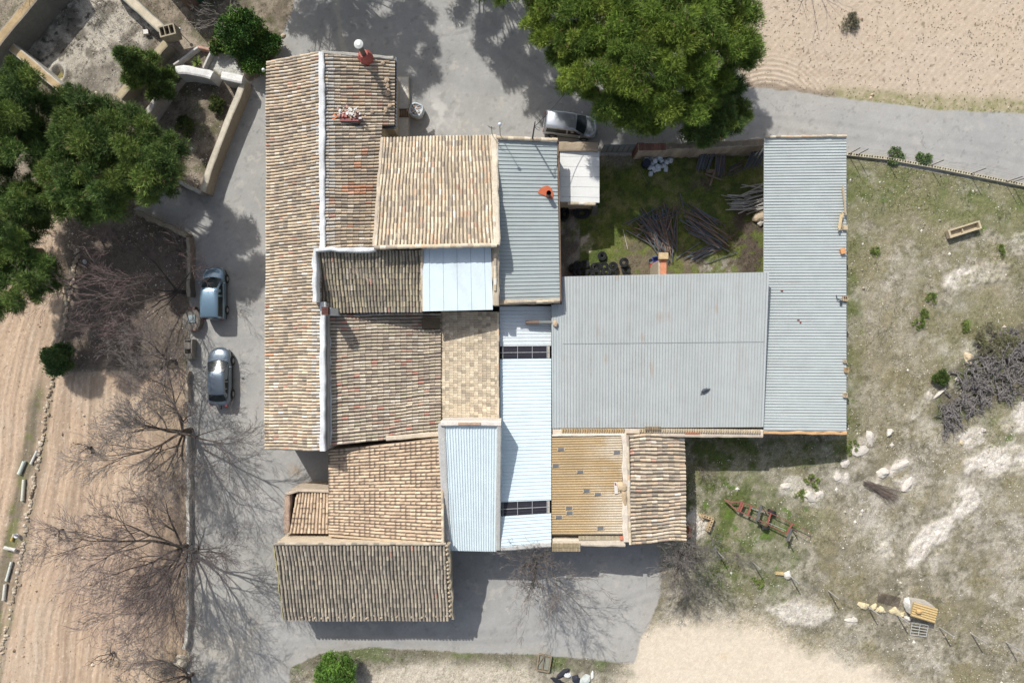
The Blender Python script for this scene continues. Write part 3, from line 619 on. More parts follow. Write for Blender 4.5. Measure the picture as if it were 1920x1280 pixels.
# ---- 6 flat-tile roof
q = V3([(826.5, 584, 3.7), (935, 584, 4.6), (935.5, 790, 4.6), (826.5, 792, 3.7)])
flat = bld('flat_tiled_house', 'narrow straw-coloured roof of small ribbed flat tiles in the centre', q, 'house')
def flat_tiles(name, A, B, Cc, D, parent, cols, tw=.30, th=.235, seed=1):
    """A top-left, B top-right, C bottom-right, D bottom-left; slope falls along A->B or B->A"""
    rg = np.random.default_rng(seed); A, B, Cc, D = [np.array(p, float) for p in (A, B, Cc, D)]
    nx = int(round(np.linalg.norm(B-A)/tw)); ny = int(round(np.linalg.norm(D-A)/th)); V = []; F = []; K = []
    nrm = np.cross(B-A, A-D); nrm /= np.linalg.norm(nrm); nrm *= 1 if nrm[2] > 0 else -1
    prof = [(0, .012), (.16, .03), (.34, .008), (.5, .012), (.66, .03), (.84, .008), (1.0, .004)]
    def P(a, b): return (A*(1-a)+B*a)*(1-b)+(D*(1-a)+Cc*a)*b
    for i in range(nx):
        off = (i % 2)*.5
        for j in range(ny+1):
            c = cols[0][rg.choice(len(cols[0]), p=cols[1])]*rg.uniform(.85, 1.12); b0 = (j-off)/ny; b1 = (j+1-off)/ny; b0 = max(0, b0); b1 = min(1, b1)
            if b1-b0 < .001: continue
            n0 = len(V)
            for o, h in prof:
                b = b0+(b1-b0)*o
                V.append(P(i/nx, b)+nrm*(h+.0)); V.append(P(min(1, (i+1.06)/nx), b)+nrm*(h+.022)); K += [c*.93, c]
            V.append(P(min(1, (i+1.06)/nx), b0)-nrm*.01); V.append(P(min(1, (i+1.06)/nx), b1)-nrm*.01); K += [c, c]
            for k in range(len(prof)-1): F.append((n0+2*k, n0+2*k+1, n0+2*k+3, n0+2*k+2))
            F.append((n0+1, n0+14, n0+15, n0+13))
    return np_mesh(name, np.array(V), np.array(F), M_TILE, parent, col=np.clip(np.array(K), .01, .82))
P_FLAT = pal((214, 192, 156, 5), (200, 178, 142, 4), (222, 204, 170, 3), (184, 162, 128, 3), (166, 146, 116, 2), (150, 134, 108, 1))
r6 = flat_tiles('roof', q[0], q[1], q[2], q[3], flat, P_FLAT, seed=61)
mb = MB(); mb.cur = C(160, 140, 110); mb.slab([p-Vector((0, 0, .02)) for p in q], .1); mb.build('roof_deck', M_WOOD, r6)
ridge_tiles(flat, 'verge_tiles', [W(934, 586, 4.62), W(934.5, 788, 4.62)], .075, P_PALE, seed=19)
# ---- 7 blue-grey ribbed shed
q = V3([(934, 262, 5.75), (1044, 265, 5.1), (1050, 565, 5.1), (934, 568, 5.75)])
shed7 = bld('ribbed_shed', 'blue-grey ribbed metal roof between the beige wing and the white lean-to, with a rusty flue', q, 'shed')
sheet_roof('roof', q[0], q[3], q[2], q[1], shed7, (184, 193, 192), 43, ribh=.055, ribw=.07, m=12, pvar=.05, seed=71)
ridge_tiles(shed7, 'verge_tiles', [W(931, 258.5, 5.9), W(1045, 262.5, 5.3)], .13, P_PALE, seed=20, lift=.03)
strip(shed7, 'verge_mortar', [W(933, 567.5, 5.75), W(1050, 564.5, 5.15)], .3, .12, (200, 180, 150), seed=21, down=.4, jit=.03, rnd=.1)
ridge_tiles(shed7, 'verge_tiles', [W(950, 566.5, 5.85), W(1049, 564.5, 5.27)], .1, P_PALE, seed=22, lift=.03)
mb = MB(); mb.cur = C(120, 96, 78); mb.bar(W(1046.5, 264, 5.1), W(1051.5, 565, 5.1), .1, .16); mb.build('eave_trim', M_WOOD, shed7)
strip(shed7, 'side_mortar', [W(933.5, 262, 5.7), W(934.5, 455, 5.7), W(935, 567, 5.7)], .14, .07, (212, 206, 194), seed=23, down=.3, jit=.08)
fl = MB(); fb = W(1028, 366, 5.25); fl.cur = C(150, 104, 74); fl.tube(fb-Vector((0, 0, .3)), fb+Vector((0, 0, .75)), .165, n=16, cap=False); fl.cur = C(30, 24, 20)
fl.tube(fb-Vector((0, 0, .2)), fb+Vector((0, 0, .745)), .14, n=16, cap=False); fl.add(octo(fb, .15, fb.z+.25, 16), [tuple(range(16))], C(14, 12, 10)); fo = fl.build('flue_pipe', M_METAL, shed7); fo['label'] = 'short rusty flue'
fl = MB(); fl.cur = C(214, 104, 52)
pts = [(1008, 360), (1016, 351), (1026, 348), (1034, 352), (1037, 362), (1036, 374), (1028, 371), (1020, 366), (1012, 364)]
fl.slab([W(x, y, 5.24+(1028-x)*.0058+.055) for x, y in pts], .03); fl.build('flashing_patch', M_PLAIN, shed7)
# ---- 8 white lean-to in the courtyard
q = V3([(1050, 284, 3.4), (1124, 284, 3.05), (1124, 380, 3.05), (1050, 378, 3.4)])
lt = bld('white_lean_to', 'small lean-to with a weathered white seamed roof between the blue-grey shed and the gate', q, 'shed', wall=(196, 182, 160), inset=.1)
sheet_roof('roof', q[0], q[3], q[2], q[1], lt, (244, 244, 240), 5, ribh=.05, shape='seam', m=8, pvar=.06, seed=81, th=.1)
strip(lt, 'parapet', [W(1047, 274.5, 3.5), W(1121.5, 275.5, 3.4)], .62, .08, (178, 158, 132), seed=24, down=3.5, jit=.02, rnd=.1)
ridge_tiles(lt, 'verge_tiles', [W(1064, 381.5, 3.25), W(1116, 383, 3.0)], .12, P_PALE, seed=25)
# ---- 9 large grey ribbed shed
q = V3([(1054, 518.5, 4.6), (1439.5, 510, 4.6), (1428.5, 800.5, 3.7), (1035.5, 802.5, 3.7)]); q9l = V3([(1034, 571, 4.45)])
big = thing('large_barn', 'largest grey ribbed metal roof, in the middle of the farm above the ochre roof', 'barn', W(1235, 660, 0))
walls(big, [W(1054, 520, 4.6), q[1], q[2], q[3], W(1034, 571, 4.4)], (190, 172, 144))
a0 = W(1034, 571, 4.43); 
qa = [W(1054, 518.5, 4.6), W(1439.5, 510, 4.6), W(1428.5, 800.5, 3.7), W(1055, 802.3, 3.7)]
sheet_roof('roof', qa[0], qa[1], qa[2], qa[3], big, (192, 197, 196), 68, ribh=.055, ribw=.07, m=22, pvar=.035, seed=91, rust=.26, panel=14)
sheet_roof('roof', W(1034, 571, 4.43), W(1055, 570, 4.43), W(1055, 802.3, 3.7), W(1035.5, 802.5, 3.7), big, (194, 201, 201), 4, ribh=.04, ribw=.16, m=12, pvar=.03, seed=92)
mb = MB(); mb.cur = C(150, 160, 166); mb.bar(W(1055, 644.5, 4.23), W(1434, 640.5, 4.23), .02, .012); mb.build('sheet_lap', M_SHEET, big)
mb = MB(); mb.cur = C(196, 200, 200); mb.bar(W(1440, 510, 4.66), W(1429.5, 800, 3.76), .13, .04); mb.build('verge_flashing', M_SHEET, big)
# ---- 10 long shed on the right
q = V3([(1433, 258, 3.55), (1587, 256, 2.75), (1587, 808.5, 2.75), (1431, 807, 3.55)])
lng = bld('long_shed', 'long blue-grey ribbed metal roof at the right end of the farm', q, 'shed', wall=(196, 178, 148), inset=.08, wpts=[W(1500, 258, 3.2), W(1587, 256, 2.75), W(1587, 808.5, 2.75), W(1431, 807, 3.55), W(1431, 545, 3.55), W(1500, 545, 3.2)])
sheet_roof('roof', q[0], q[3], q[2], q[1], lng, (204, 211, 209), 103, ribh=.055, ribw=.07, m=9, pvar=.035, seed=101, rust=.18)
ridge_tiles(lng, 'verge_tiles', [W(1434, 257, 3.62), W(1587, 255, 2.86)], .09, P_PALE, seed=26, lift=.03)
strip(lng, 'verge_mortar', [W(1431, 811.5, 3.5), W(1587, 812, 2.75)], .22, .1, (224, 176, 118), seed=27, down=.35, jit=.05, rnd=.16)
for y in (300, 372, 440, 505):
    mb = MB(); mb.cur = C(130, 116, 96); p = W(1437, y, 0); mb.tube(p, (p.x+.1, p.y, 3.2), .07); mb.build('post', M_WOOD, lng)
    mb = MB(); mb.cur = C(130, 116, 96); mb.bar(W(1437, y, 3.2), W(1500, y, 2.88), .1, .12); mb.build('beam', M_WOOD, lng)

# ---- strip between barn and lower roofs
t = thing('capped_wall', 'tile-capped mortared wall running along the lower edge of the large barn roof', 'wall', W(1235, 808, 0))
strip(t, 'wall', [W(1036, 810, 3.55), W(1175, 808.5, 3.55), W(1285, 811.5, 3.5), W(1430, 812, 3.45)], .55, .1, (226, 208, 184), seed=28, down=3.6, rnd=.05)
mb = MB(); rr = random.Random(5)
for k in range(82):
    x = 1055+k*4.55
    if 1172 < x < 1200: continue
    c = (218, 196, 158) if x > 1170 else (206, 172, 116); kk = rr.uniform(.88, 1.08); y = 806.3 if x < 1285 else 806.3+(x-1285)*.012
    p = W(x, y-3.4, 3.76); q_ = W(x, y+3.6, 3.7); rg = []
    mb.rings([[P+Vector((math.cos(a)*.07, 0, math.sin(a)*.055)) for a in np.linspace(0, math.pi, 6)] for P in (p, q_)], col=tuple(v*kk for v in C(*c)), closed=False)
mb.build('coping_tiles', M_TILE, t)
mb = MB()
for k in range(7):
    p = W(1211+k*4.3, 799.5, 4.0); q_ = W(1211+k*4.3, 805.5, 3.86); mb.rings([[P+Vector((math.cos(a)*.085, 0, math.sin(a)*.08)) for a in np.linspace(0, math.pi, 7)] for P in (p, q_)], col=SCL(C(196, 168, 128), rr.uniform(.8, 1.1)), closed=False)
mb.build('loose_tiles', M_TILE, t)
mb = MB(); mb.cur = C(226, 128, 84); mb.box(W(1298, 811, 3.6), (1.05, .16, .14)); mb.build('brick_course', M_BRICK, t)
# ---- 11 white ribbed roof
q = V3([(936.5, 574, 4.2), (1033.5, 574, 3.7), (1033.5, 1018, 3.5), (939.5, 1026, 4.0)])
wr = bld('white_ribbed_shed', 'long narrow white ribbed roof with two dark skylight strips, left of the large barn', q, 'shed')
def seg(a, b, nm, col, nr, seed):
    def Q(x0, x1, y, z0, z1): return W(x0, y, z0), W(x1, y, z1)
    f = lambda y: (936.5+(y-574)/452*3, 1033.5)
    l0, r0 = f(a[0]); l1, r1 = f(b[0])
    return sheet_roof(nm, W(l0, a[0], 4.2), W(l1, b[0], 4.15), W(r1, b[1], 3.65), W(r0, a[1], 3.7), wr, col, nr, ribh=.03, ribw=.2, m=6, pvar=.02, seed=seed, th=.06)
seg((574, 574), (649, 648), 'roof', (236, 244, 247), 11, 111); seg((673, 672), (941, 937), 'roof', (232, 249, 255), 40, 112); seg((968, 962), (1026, 1018), 'roof', (232, 249, 255), 9, 113)
for (y0, y1, y2, y3, lb) in ((649, 648, 673, 672, 'skylight strip near the middle of the roof'), (941, 937, 968, 962, 'lower skylight strip, tilted')):
    sk = MB(); sk.cur = C(60, 58, 66); sk.slab([W(939, y0+1, 4.13), W(1031, y1+1, 3.65), W(1031, y3-1, 3.65), W(939, y2-1, 4.13)], .05); so2 = sk.build('skylight', M_GLASS, wr); so2['label'] = lb
    fr = MB(); fr.cur = C(176, 176, 178)
    for k in range(5):
        x = 943+k*27.5; u = (x-939)/92
        if x > 1030: continue
        fr.bar(W(x, y0+(y1-y0)*u+.5, 4.18-.5*u), W(x, y2+(y3-y2)*u-.5, 4.18-.5*u), .035, .03)
    fr.bar(W(938, (y0+y2)/2, 4.19), W(1031, (y1+y3)/2, 3.69), .045, .03)
    for u in (.3, .72): fr.bar(W(938, y0+(y2-y0)*u, 4.165), W(1031, y1+(y3-y1)*u, 3.665), .012, .012, C(96, 94, 100))
    fr.box(W(1028, (y1+y3)/2, 3.66), (.2, .85, .05), col=C(188, 182, 168)); fr.build('glazing_bars', M_METAL, so2)
strip(wr, 'end_kerb', [W(939, 1027.5, 4.0), W(1033, 1019.5, 3.6)], .38, .14, (206, 204, 200), seed=29, down=.5)
# ---- 12 white ribbed gable-walled building
q = V3([(829, 797, 6.1), (934, 797, 6.1), (930.5, 1033.5, 3.9), (842, 1031.5, 3.9)])
wg = bld('sloping_white_building', 'white ribbed roof sloping down the picture between grey kerbs, left of the long white strip', [W(826, 792, 6.1), W(939, 792, 6.1), W(937, 1030, 3.9), W(836, 1030, 3.9)], 'building', wall=(206, 204, 198), inset=.06)
sheet_roof('roof', q[0], q[1], q[2], q[3], wg, (236, 250, 254), 20, ribh=.045, ribw=.2, m=14, pvar=.015, seed=121)
strip(wg, 'verge_kerb', [W(936.3, 793, 6.2), W(935, 900, 5.2), W(934.5, 1030, 4.0)], .32, .14, (192, 192, 186), seed=30, down=.8, jit=.01)
strip(wg, 'verge_kerb', [W(828, 795, 6.15), W(832, 900, 5.2), W(838.5, 1030, 4.0)], .48, .05, (208, 206, 200), seed=31, down=.8, jit=.02, rnd=.05)
strip(wg, 'ridge_wall', [W(826.5, 793.5, 6.2), W(939.5, 793.5, 6.2)], .36, .16, (230, 220, 208), seed=32, down=2.0)
mb = MB(); mb.cur = C(196, 160, 132); mb.box(W(880, 794, 6.4), (1.5, .16, .03)); mb.build('brick_patch', M_BRICK, wg)
# ---- C new tan tiled roof
q = V3([(617, 842, 4.15), (827, 822, 4.95), (828.5, 1017, 4.95), (617, 1000, 4.15)])
nt = bld('spotted_tiled_house', 'roof of newer tan barrel tiles flecked with dark spots above the mossy barn', q, 'house', inset=.05)
tile_roof('roof', q[1], q[2], q[3], q[0], nt, P_NEW, pitch=.235, wob=.006, seed=131, r=.086, spots=.5, regular=True, tl=.37, chan=(176, 152, 126), patchy=.04)
ridge_tiles(nt, 'verge_tiles', [W(829, 824, 5.0), W(830.5, 1019, 5.0)], .1, P_PALE, seed=33)
strip(nt, 'side_mortar', [W(617, 1003, 4.1), W(720, 1011, 4.5), W(828, 1018.5, 4.9)], .16, .1, (216, 190, 156), seed=34)
# ---- D porch
q = V3([(617, 1000, 3.75), (542, 999, 3.75), (556, 923, 2.95), (617, 923, 2.95)])
pc = bld('tiled_porch', 'little porch of tan spotted tiles with a rough stone side parapet', q, 'building', inset=.05, wall=(214, 188, 158))
tile_roof('roof', q[0], q[1], q[2], q[3], pc, P_NEW, pitch=.235, wob=.006, seed=141, r=.086, spots=.5, regular=True, tl=.37, chan=(176, 152, 126), patchy=.04)
strip(pc, 'side_parapet', [W(538, 929, 3.55), W(538, 998, 3.75)], .34, .08, (190, 160, 136), M_STONE, down=3.6, seed=35, jit=.04, rnd=.15)
strip(pc, 'front_kerb', [W(536, 927, 3.5), W(560, 919, 3.15), W(617, 920.5, 3.1)], .2, .08, (212, 192, 168), down=3.1, seed=36)
# ---- E bottom mossy roof
q = V3([(515, 1021, 5.0), (836, 1021, 5.0), (843.5, 1161, 3.05), (533, 1162, 3.05)])
ms = bld('mossy_tiled_barn', 'bottom building with old grey-green mossy barrel tiles and a cream mortared ridge wall', q, 'barn', wall=(206, 188, 156), inset=.02)
tile_roof('roof', q[0], q[1], q[2], q[3], ms, P_MOSS, pitch=.245, wob=.03, seed=151, r=.085, chan=(120, 114, 96), patchy=.1)
mb = MB(); mb.cur = C(226, 206, 176); mb.prism([W(517, 1021, 5.0), W(833, 1021, 5.0), W(833, 1017, 5.0), W(519, 1016, 5.0)], 2.2); mb.build('ridge_wall', M_MORT, ms)
ridge_tiles(ms, 'ridge_tiles', [W(514, 1019, 5.08), W(836, 1019, 5.08)], .1, P_MOSS, seed=37, lift=.03)
strip(ms, 'verge_kerb', [W(840, 1019, 5.0), W(848.5, 1160, 3.0)], .2, .08, (196, 180, 150), seed=38, jit=.07, rnd=.15, down=.5)
rr = random.Random(8)
def wstone(p, r, k, label, group):
    mb = MB(); mb.rock((0, 0, 0), r[0], r[1], r[2], k, C(196, 176, 146), rr.uniform(0, 3), 1); o = mb.build('roof_stone', M_STONE); o.location = p; tag(o, label, 'stone', group)
for k in range(16):
    u = (k+rr.uniform(0, .7))/16; wstone(W(837.5+7*u, 1021+139*u, 5.12-1.95*u), (.12, .1, .08), k, 'small stone laid on the right edge of the mossy barn roof', 'stones on the right edge of the mossy roof')
for k in range(20): wstone(W(562+k*14.2+rr.uniform(-5, 5), 1158+rr.uniform(-5, 1), 3.22), (rr.uniform(.09, .19), .1, .08), 30+k, 'small stone laid along the bottom eave of the mossy barn roof', 'stones on the bottom eave of the mossy roof')

strip(ms, 'verge_kerb', [W(513.5, 1021, 5.02), W(531.5, 1162, 3.05)], .1, .06, (196, 184, 130), seed=39, jit=.05, rnd=.15, down=.2)
# ---- F ochre corrugated roof
q = V3([(1034.5, 820, 3.55), (1166, 817, 4.05), (1168, 1001, 4.05), (1034.5, 1002, 3.55)])
oc = bld('ochre_corrugated_shed', 'rusty ochre corrugated roof with small grey skylight squares below the barn', q, 'shed')
sheet_roof('roof', q[1], q[2], q[3], q[0], oc, (190, 162, 116), 39, ribh=.06, m=16, shape='wave', pvar=.16, seed=161, mat_=M_TILE, wear=(214, 200, 176))
for k, (x, y) in enumerate([(1052, 842), (1157, 848), (1042, 873), (1088, 884), (1100, 920), (1121, 926), (1067, 952), (1068, 961), (1048, 969), (1126, 990)]):
    z = 3.55+(x-1034.5)/132*.5+.075; mb = MB(); mb.cur = C(116, 118, 120); mb.box(W(x, y, z), (.42, .2, .03)); mb.cur = C(206, 190, 160)
    for s_ in (-1, 1): mb.box(W(x, y, z)+Vector((s_*.24, 0, -.004)), (.05, .24, .03))
    mb.build('rooflight', M_METAL, oc)
strip(oc, 'mortar_band', [W(1171, 815, 4.15), W(1172, 900, 4.15), W(1173.5, 1015, 4.15)], .42, .1, (226, 212, 192), seed=40, jit=.05, rnd=.06, down=.5)
strip(oc, 'mortar_band', [W(1035, 816, 3.6), W(1170, 814.5, 4.1)], .14, .07, (230, 220, 206), seed=41)
strip(oc, 'lower_kerb', [W(1036, 1016, 3.5), W(1086, 1016, 3.55), W(1172, 1017, 3.95)], .5, .1, (222, 206, 182), seed=42, down=.8, jit=.02, rnd=.05)
mb = MB(); rr = random.Random(9)
for k in range(30):
    x = 1086+k*2.7; mb.bar(W(x, 1004.5, 3.75+.01*k), W(x, 1012, 3.7+.01*k), .085, .05, SCL(C(206, 188, 152), rr.uniform(.85, 1.1)))
mb.box(W(1165, 1008, 4.12), (.22, .28, .06), col=C(220, 132, 96)); mb.build('coping_tiles', M_TILE, oc)
hd = MB()
for j in range(2):
    for k in range(18):
        hd.bar(W(1036.5+k*2.95, 1017.5+j*7.4, 3.72-.16*j), W(1036.5+k*2.95, 1025.5+j*7.4, 3.6-.16*j), .095, .05, SCL(C(208, 184, 140), rr.uniform(.82, 1.1)))
hd.build('door_hood', M_TILE, oc)
pl = MB(); pl.cur = C(228, 222, 214); pl.box(W(1155, 914, 4.1), (.24, .82, .06), .05); pl.box(W(1154, 907, 4.15), (.1, .16, .03), .3, C(180, 70, 60)); pl.build('roof_patch', M_PLAIN, oc)
pl = MB(); pl.rock(W(1166, 912, 4.2), .34, .42, .22, 4, C(212, 186, 148), .2); pl.rock(W(1171, 930, 4.22), .18, .6, .16, 5, C(206, 178, 138), .1); pl.build('mortar_lump', M_MORT, oc)
# ---- G rough tiled shed
q = V3([(1176, 813, 4.15), (1283, 812, 3.1), (1285.5, 1015, 3.1), (1180, 1022, 4.1)])
rt = bld('rough_tiled_shed', 'roof of uneven coarse barrel tiles beside the ochre roof, lowest right of the farm', q, 'shed')
tile_roof('roof', q[3], q[0], q[1], q[2], rt, P_OLD, pitch=.262, wob=.075, seed=171, r=.098, tl=.42, chan=(160, 138, 112), flare=1, sag=.05)
ridge_tiles(rt, 'verge_tiles', [W(1177, 815, 4.25), W(1179, 900, 4.25), W(1181.5, 1020, 4.2)], .1, P_PALE, seed=43, lift=.03)
# ------------------------------------------------------------------ vegetation
def foliage(name, parent, clumps, n, L, wid, cols, seed=1, core=True, up=.45, squash=.8, lab=None, tris=3, corecol=None, m=None):
    rg = np.random.default_rng(seed); cs = np.array([[c[0][0], c[0][1], c[0][2]] for c in clumps]); rs = np.array([c[1] for c in clumps])
    k = len(cs); nn_ = np.maximum(40, (n*(rs/max(.3, np.median(rs)))**1.5).astype(int)); ci = np.repeat(np.arange(k), nn_); N = len(ci)
    d = rg.normal(size=(N, 3)); d[:, 2] = np.where(rg.random(N) < up, np.abs(d[:, 2]), d[:, 2]); d /= np.linalg.norm(d, axis=1)[:, None]
    # lobed, uneven clumps
    ph = rg.uniform(0, 6.28, (k, 3)); rad = rs[ci]*rg.uniform(.45, 1.12, N)*(1+.22*np.sin(3*d[:, 0]+ph[ci, 0])*np.cos(3*d[:, 1]+ph[ci, 1]))
    p = cs[ci]+d*rad[:, None]*np.array([1, 1, squash])
    cols = np.array([C(*c) for c in cols])*1.5; base = cols[rg.integers(0, len(cols), k)]
    tc = .6*base[ci]+.4*cols[rg.integers(0, len(cols), N)]; dry_ = rg.random(N) < .02; tc[dry_] = np.array(C(150, 124, 84)); tc = tc*rg.uniform(.6, 1.35, (N, 1))*rg.uniform(.82, 1.15, (k, 1))[ci]
    V = []; K = []
    for t in range(tris):
        ax = d*.75+rg.normal(0, .5, (N, 3)); ax[:, 2] += .3; ax /= np.linalg.norm(ax, axis=1)[:, None]
        s = np.cross(ax, rg.normal(size=(N, 3))); s /= np.linalg.norm(s, axis=1)[:, None]+1e-9
        l = L*rg.uniform(.6, 1.25, (N, 1)); w = wid*rg.uniform(.7, 1.3, (N, 1))
        V.append(np.stack([p-s*w/2, p+s*w/2, p+ax*l+s*w*.12, p+ax*l-s*w*.12], 1)); K.append(np.repeat(tc[:, None], 4, 1))
    V = np.concatenate(V).reshape(-1, 3); K = np.concatenate(K).reshape(-1, 3); F = np.arange(len(V)).reshape(-1, 4); Fs = [F]
    if core:
        bm = bmesh.new(); bmesh.ops.create_icosphere(bm, subdivisions=2, radius=1); iv = np.array([v.co[:] for v in bm.verts]); jf = np.array([[v.index for v in f.verts] for f in bm.faces]); bm.free()
        q = len(iv); cv = cs[:, None]+iv[None]*rs[:, None, None]*(.5+.2*rg.random((k, q, 1)))*np.array([1, 1, squash]); off = len(V)
        V = np.concatenate([V, cv.reshape(-1, 3)]); K = np.concatenate([K, np.repeat(base*.8, q, 0)]); Fs.append((jf[None]+(np.arange(k)*q)[:, None, None]).reshape(-1, 3)+off)
    V[:, 2] = np.maximum(V[:, 2], .02)
    return np_mesh(name, V, Fs, m or M_LEAF, parent, col=np.clip(K, .004, .6))
def in_poly(x, y, P):
    c = False; n = len(P)
    for i in range(n):
        x1, y1 = P[i]; x2, y2 = P[(i+1) % n]
        if (y1 > y) != (y2 > y) and x < (x2-x1)*(y-y1)/(y2-y1)+x1: c = not c
    return c
def edge_d(x, y, P):
    m = 1e9
    for i in range(len(P)):
        a = Vector(P[i]); b = Vector(P[(i+1) % len(P)]); e = b-a; t = max(0, min(1, (Vector((x, y))-a).dot(e)/e.length_squared)); m = min(m, (Vector((x, y))-a-e*t).length)
    return m
def crown_clumps(P, zlo, zhi, sp, rr, seed, edge=120, tries=9000, jit=.85, keep=1.0):
    rd = random.Random(seed); pts = []; out = []
    x0 = min(p[0] for p in P); x1 = max(p[0] for p in P); y0 = min(p[1] for p in P); y1 = max(p[1] for p in P)
    for _ in range(tries):
        x = rd.uniform(x0, x1); y = rd.uniform(y0, y1)
        if not in_poly(x, y, P): continue
        if any((x-a)**2+(y-b)**2 < sp*sp for a, b in pts): continue
        d = edge_d(x, y, P)
        if d < sp*.35: continue
        pts.append((x, y))
        if rd.random() > keep: continue
        z = zlo+(zhi-zlo)*math.sqrt(min(1, d/edge))+rd.uniform(-jit, jit); out.append((W(x, y, z), rd.uniform(*rr)))
    return out
def limbs(parent, base, clumps, r0, seed, zf=.45, name='trunk', col=(120, 100, 84), every=2, m=None):
    rd = random.Random(seed); mb = MB(); mb.cur = C(*col)
    zt = max(c[0].z for c in clumps); cx = sum((c[0] for c in clumps), Vector())/len(clumps)
    top = Vector((base.x+(cx.x-base.x)*.45, base.y+(cx.y-base.y)*.45, zt*zf)); mid = base.lerp(top, .5)+Vector((.12, -.1, 0))
    mb.tube(base-Vector((0, 0, .2)), mid, r0*1.15, r0*.9, 10); mb.tube(mid, top, r0*.9, r0*.7, 10)
    for i, (c, r) in enumerate(clumps):
        if i % every: continue
        s = mid.lerp(top, rd.uniform(.2, 1)); m_ = s.lerp(c, .55)+Vector((0, 0, -.35-rd.uniform(0, .4))); q = c-Vector((0, 0, r*.2))
        mb.tube(s, m_, r0*.32, r0*.17, 5, cap=False); mb.tube(m_, q, r0*.17, .03, 5, cap=False)
    return mb.build(name, m or M_BARK, parent)
G_PINE = [(118, 138, 48), (104, 128, 46), (92, 116, 46), (130, 146, 54), (84, 106, 42)]
G_PINE2 = [(104, 124, 58), (90, 114, 54), (80, 104, 52), (114, 132, 58), (74, 96, 50)]
def pine(label, base, P, zlo, zhi, sp=27, rr=(.5, .85), seed=1, cols=G_PINE, n=430, name='pine_tree', edge=120, r0=.24, keep=1.0, under=True, group='pine trees round the farm'):
    b = W(*base, 0); t = thing(name, label, 'tree', b, group)
    cl = crown_clumps(P, zlo, zhi, sp, rr, seed, edge, keep=keep)
    cl2 = []
    if under:
        cl2 = [(c-Vector((0, 0, 1.2)), r*.95) for c, r in crown_clumps(P, zlo-.2, zhi-1.0, sp*1.25, rr, seed+50, edge)]
    rd = random.Random(seed+7); cl3 = []
    for q_, r_ in cl:
        for _ in range(1+(rd.random() < .4)):
            a_ = rd.uniform(0, 6.28); cl3.append((q_+Vector((math.cos(a_)*r_*rd.uniform(.8, 1.25), math.sin(a_)*r_*rd.uniform(.8, 1.25), rd.uniform(-.3, .35))), rd.uniform(.2, .36)))
    foliage('crown', t, cl+cl2+cl3, int(n*.72), .29, .03, cols, seed, tris=4); limbs(t, b, cl, r0, seed); return t
pine('largest pine, its broad bright green crown over the road at the top', (1205, 62), [(985, 40), (1000, -20), (1020, -70), (1120, -110), (1300, -110), (1400, -60), (1415, 10), (1443, 75), (1425, 112), (1388, 120), (1392, 150), (1345, 190), (1330, 225), (1262, 228), (1225, 240), (1165, 232), (1130, 215), (1105, 188), (1040, 150), (1030, 105), (992, 85)], 6.4, 9.8, seed=3, sp=27, r0=.3)
pine('darker green pine joined to the lower right of the largest pine', (1310, 225), [(1275, 225), (1290, 170), (1340, 140), (1390, 150), (1402, 200), (1385, 245), (1330, 264), (1290, 262)], 4.6, 6.4, seed=4, sp=25, cols=G_PINE2, edge=60, r0=.18)
pine('pine at the left edge above the garden, crown spreading to the walled basin', (92, 300), [(-70, 120), (0, 128), (42, 126), (72, 145), (82, 165), (72, 215), (66, 260), (-5, 330), (-70, 340)], 6.0, 8.0, seed=5, cols=G_PINE2, sp=27)
pine('spreading pine beside the walled enclosure, its shadow reaching the lane', (245, 320), [(120, 182), (160, 165), (176, 200), (205, 182), (245, 192), (285, 212), (290, 250), (335, 265), (335, 300), (322, 345), (285, 385), (240, 372), (200, 400), (140, 425), (105, 400), (72, 360), (92, 300), (100, 240)], 5.6, 8.2, seed=6, cols=G_PINE2, sp=27)
pine('thin dark pine at the left edge hanging over the tilled field', (75, 470), [(-70, 350), (0, 345), (70, 350), (90, 380), (52, 440), (50, 480), (95, 470), (105, 505), (82, 545), (84, 570), (50, 590), (0, 586), (-70, 590)], 5.2, 7.4, seed=7, cols=G_PINE2, sp=26, keep=.93)
pine('dark pine between the left edge pine and the spreading pine', (135, 385), [(95, 175), (125, 160), (150, 210), (120, 270), (140, 330), (110, 380), (80, 430), (40, 440), (35, 400), (60, 330), (70, 250)], 4.6, 6.6, seed=8, cols=G_PINE2, sp=30, edge=60)
# pines just outside the frame whose shadows fall on the lane
pine('pine beyond the top of the picture, its lowest branches showing above the lane', (868, -150), [(770, -330), (1000, -330), (1010, -120), (1010, -30), (985, 6), (925, 4), (900, -28), (860, -90), (760, -180)], 5.6, 9, seed=9, sp=27, n=200)
pine('pine standing beyond the top of the picture above the farmhouse', (585, -110), [(390, -330), (660, -330), (705, -190), (680, -105), (600, -80), (540, -92), (480, -75), (410, -140)], 5.8, 9, seed=10, sp=27, n=200)
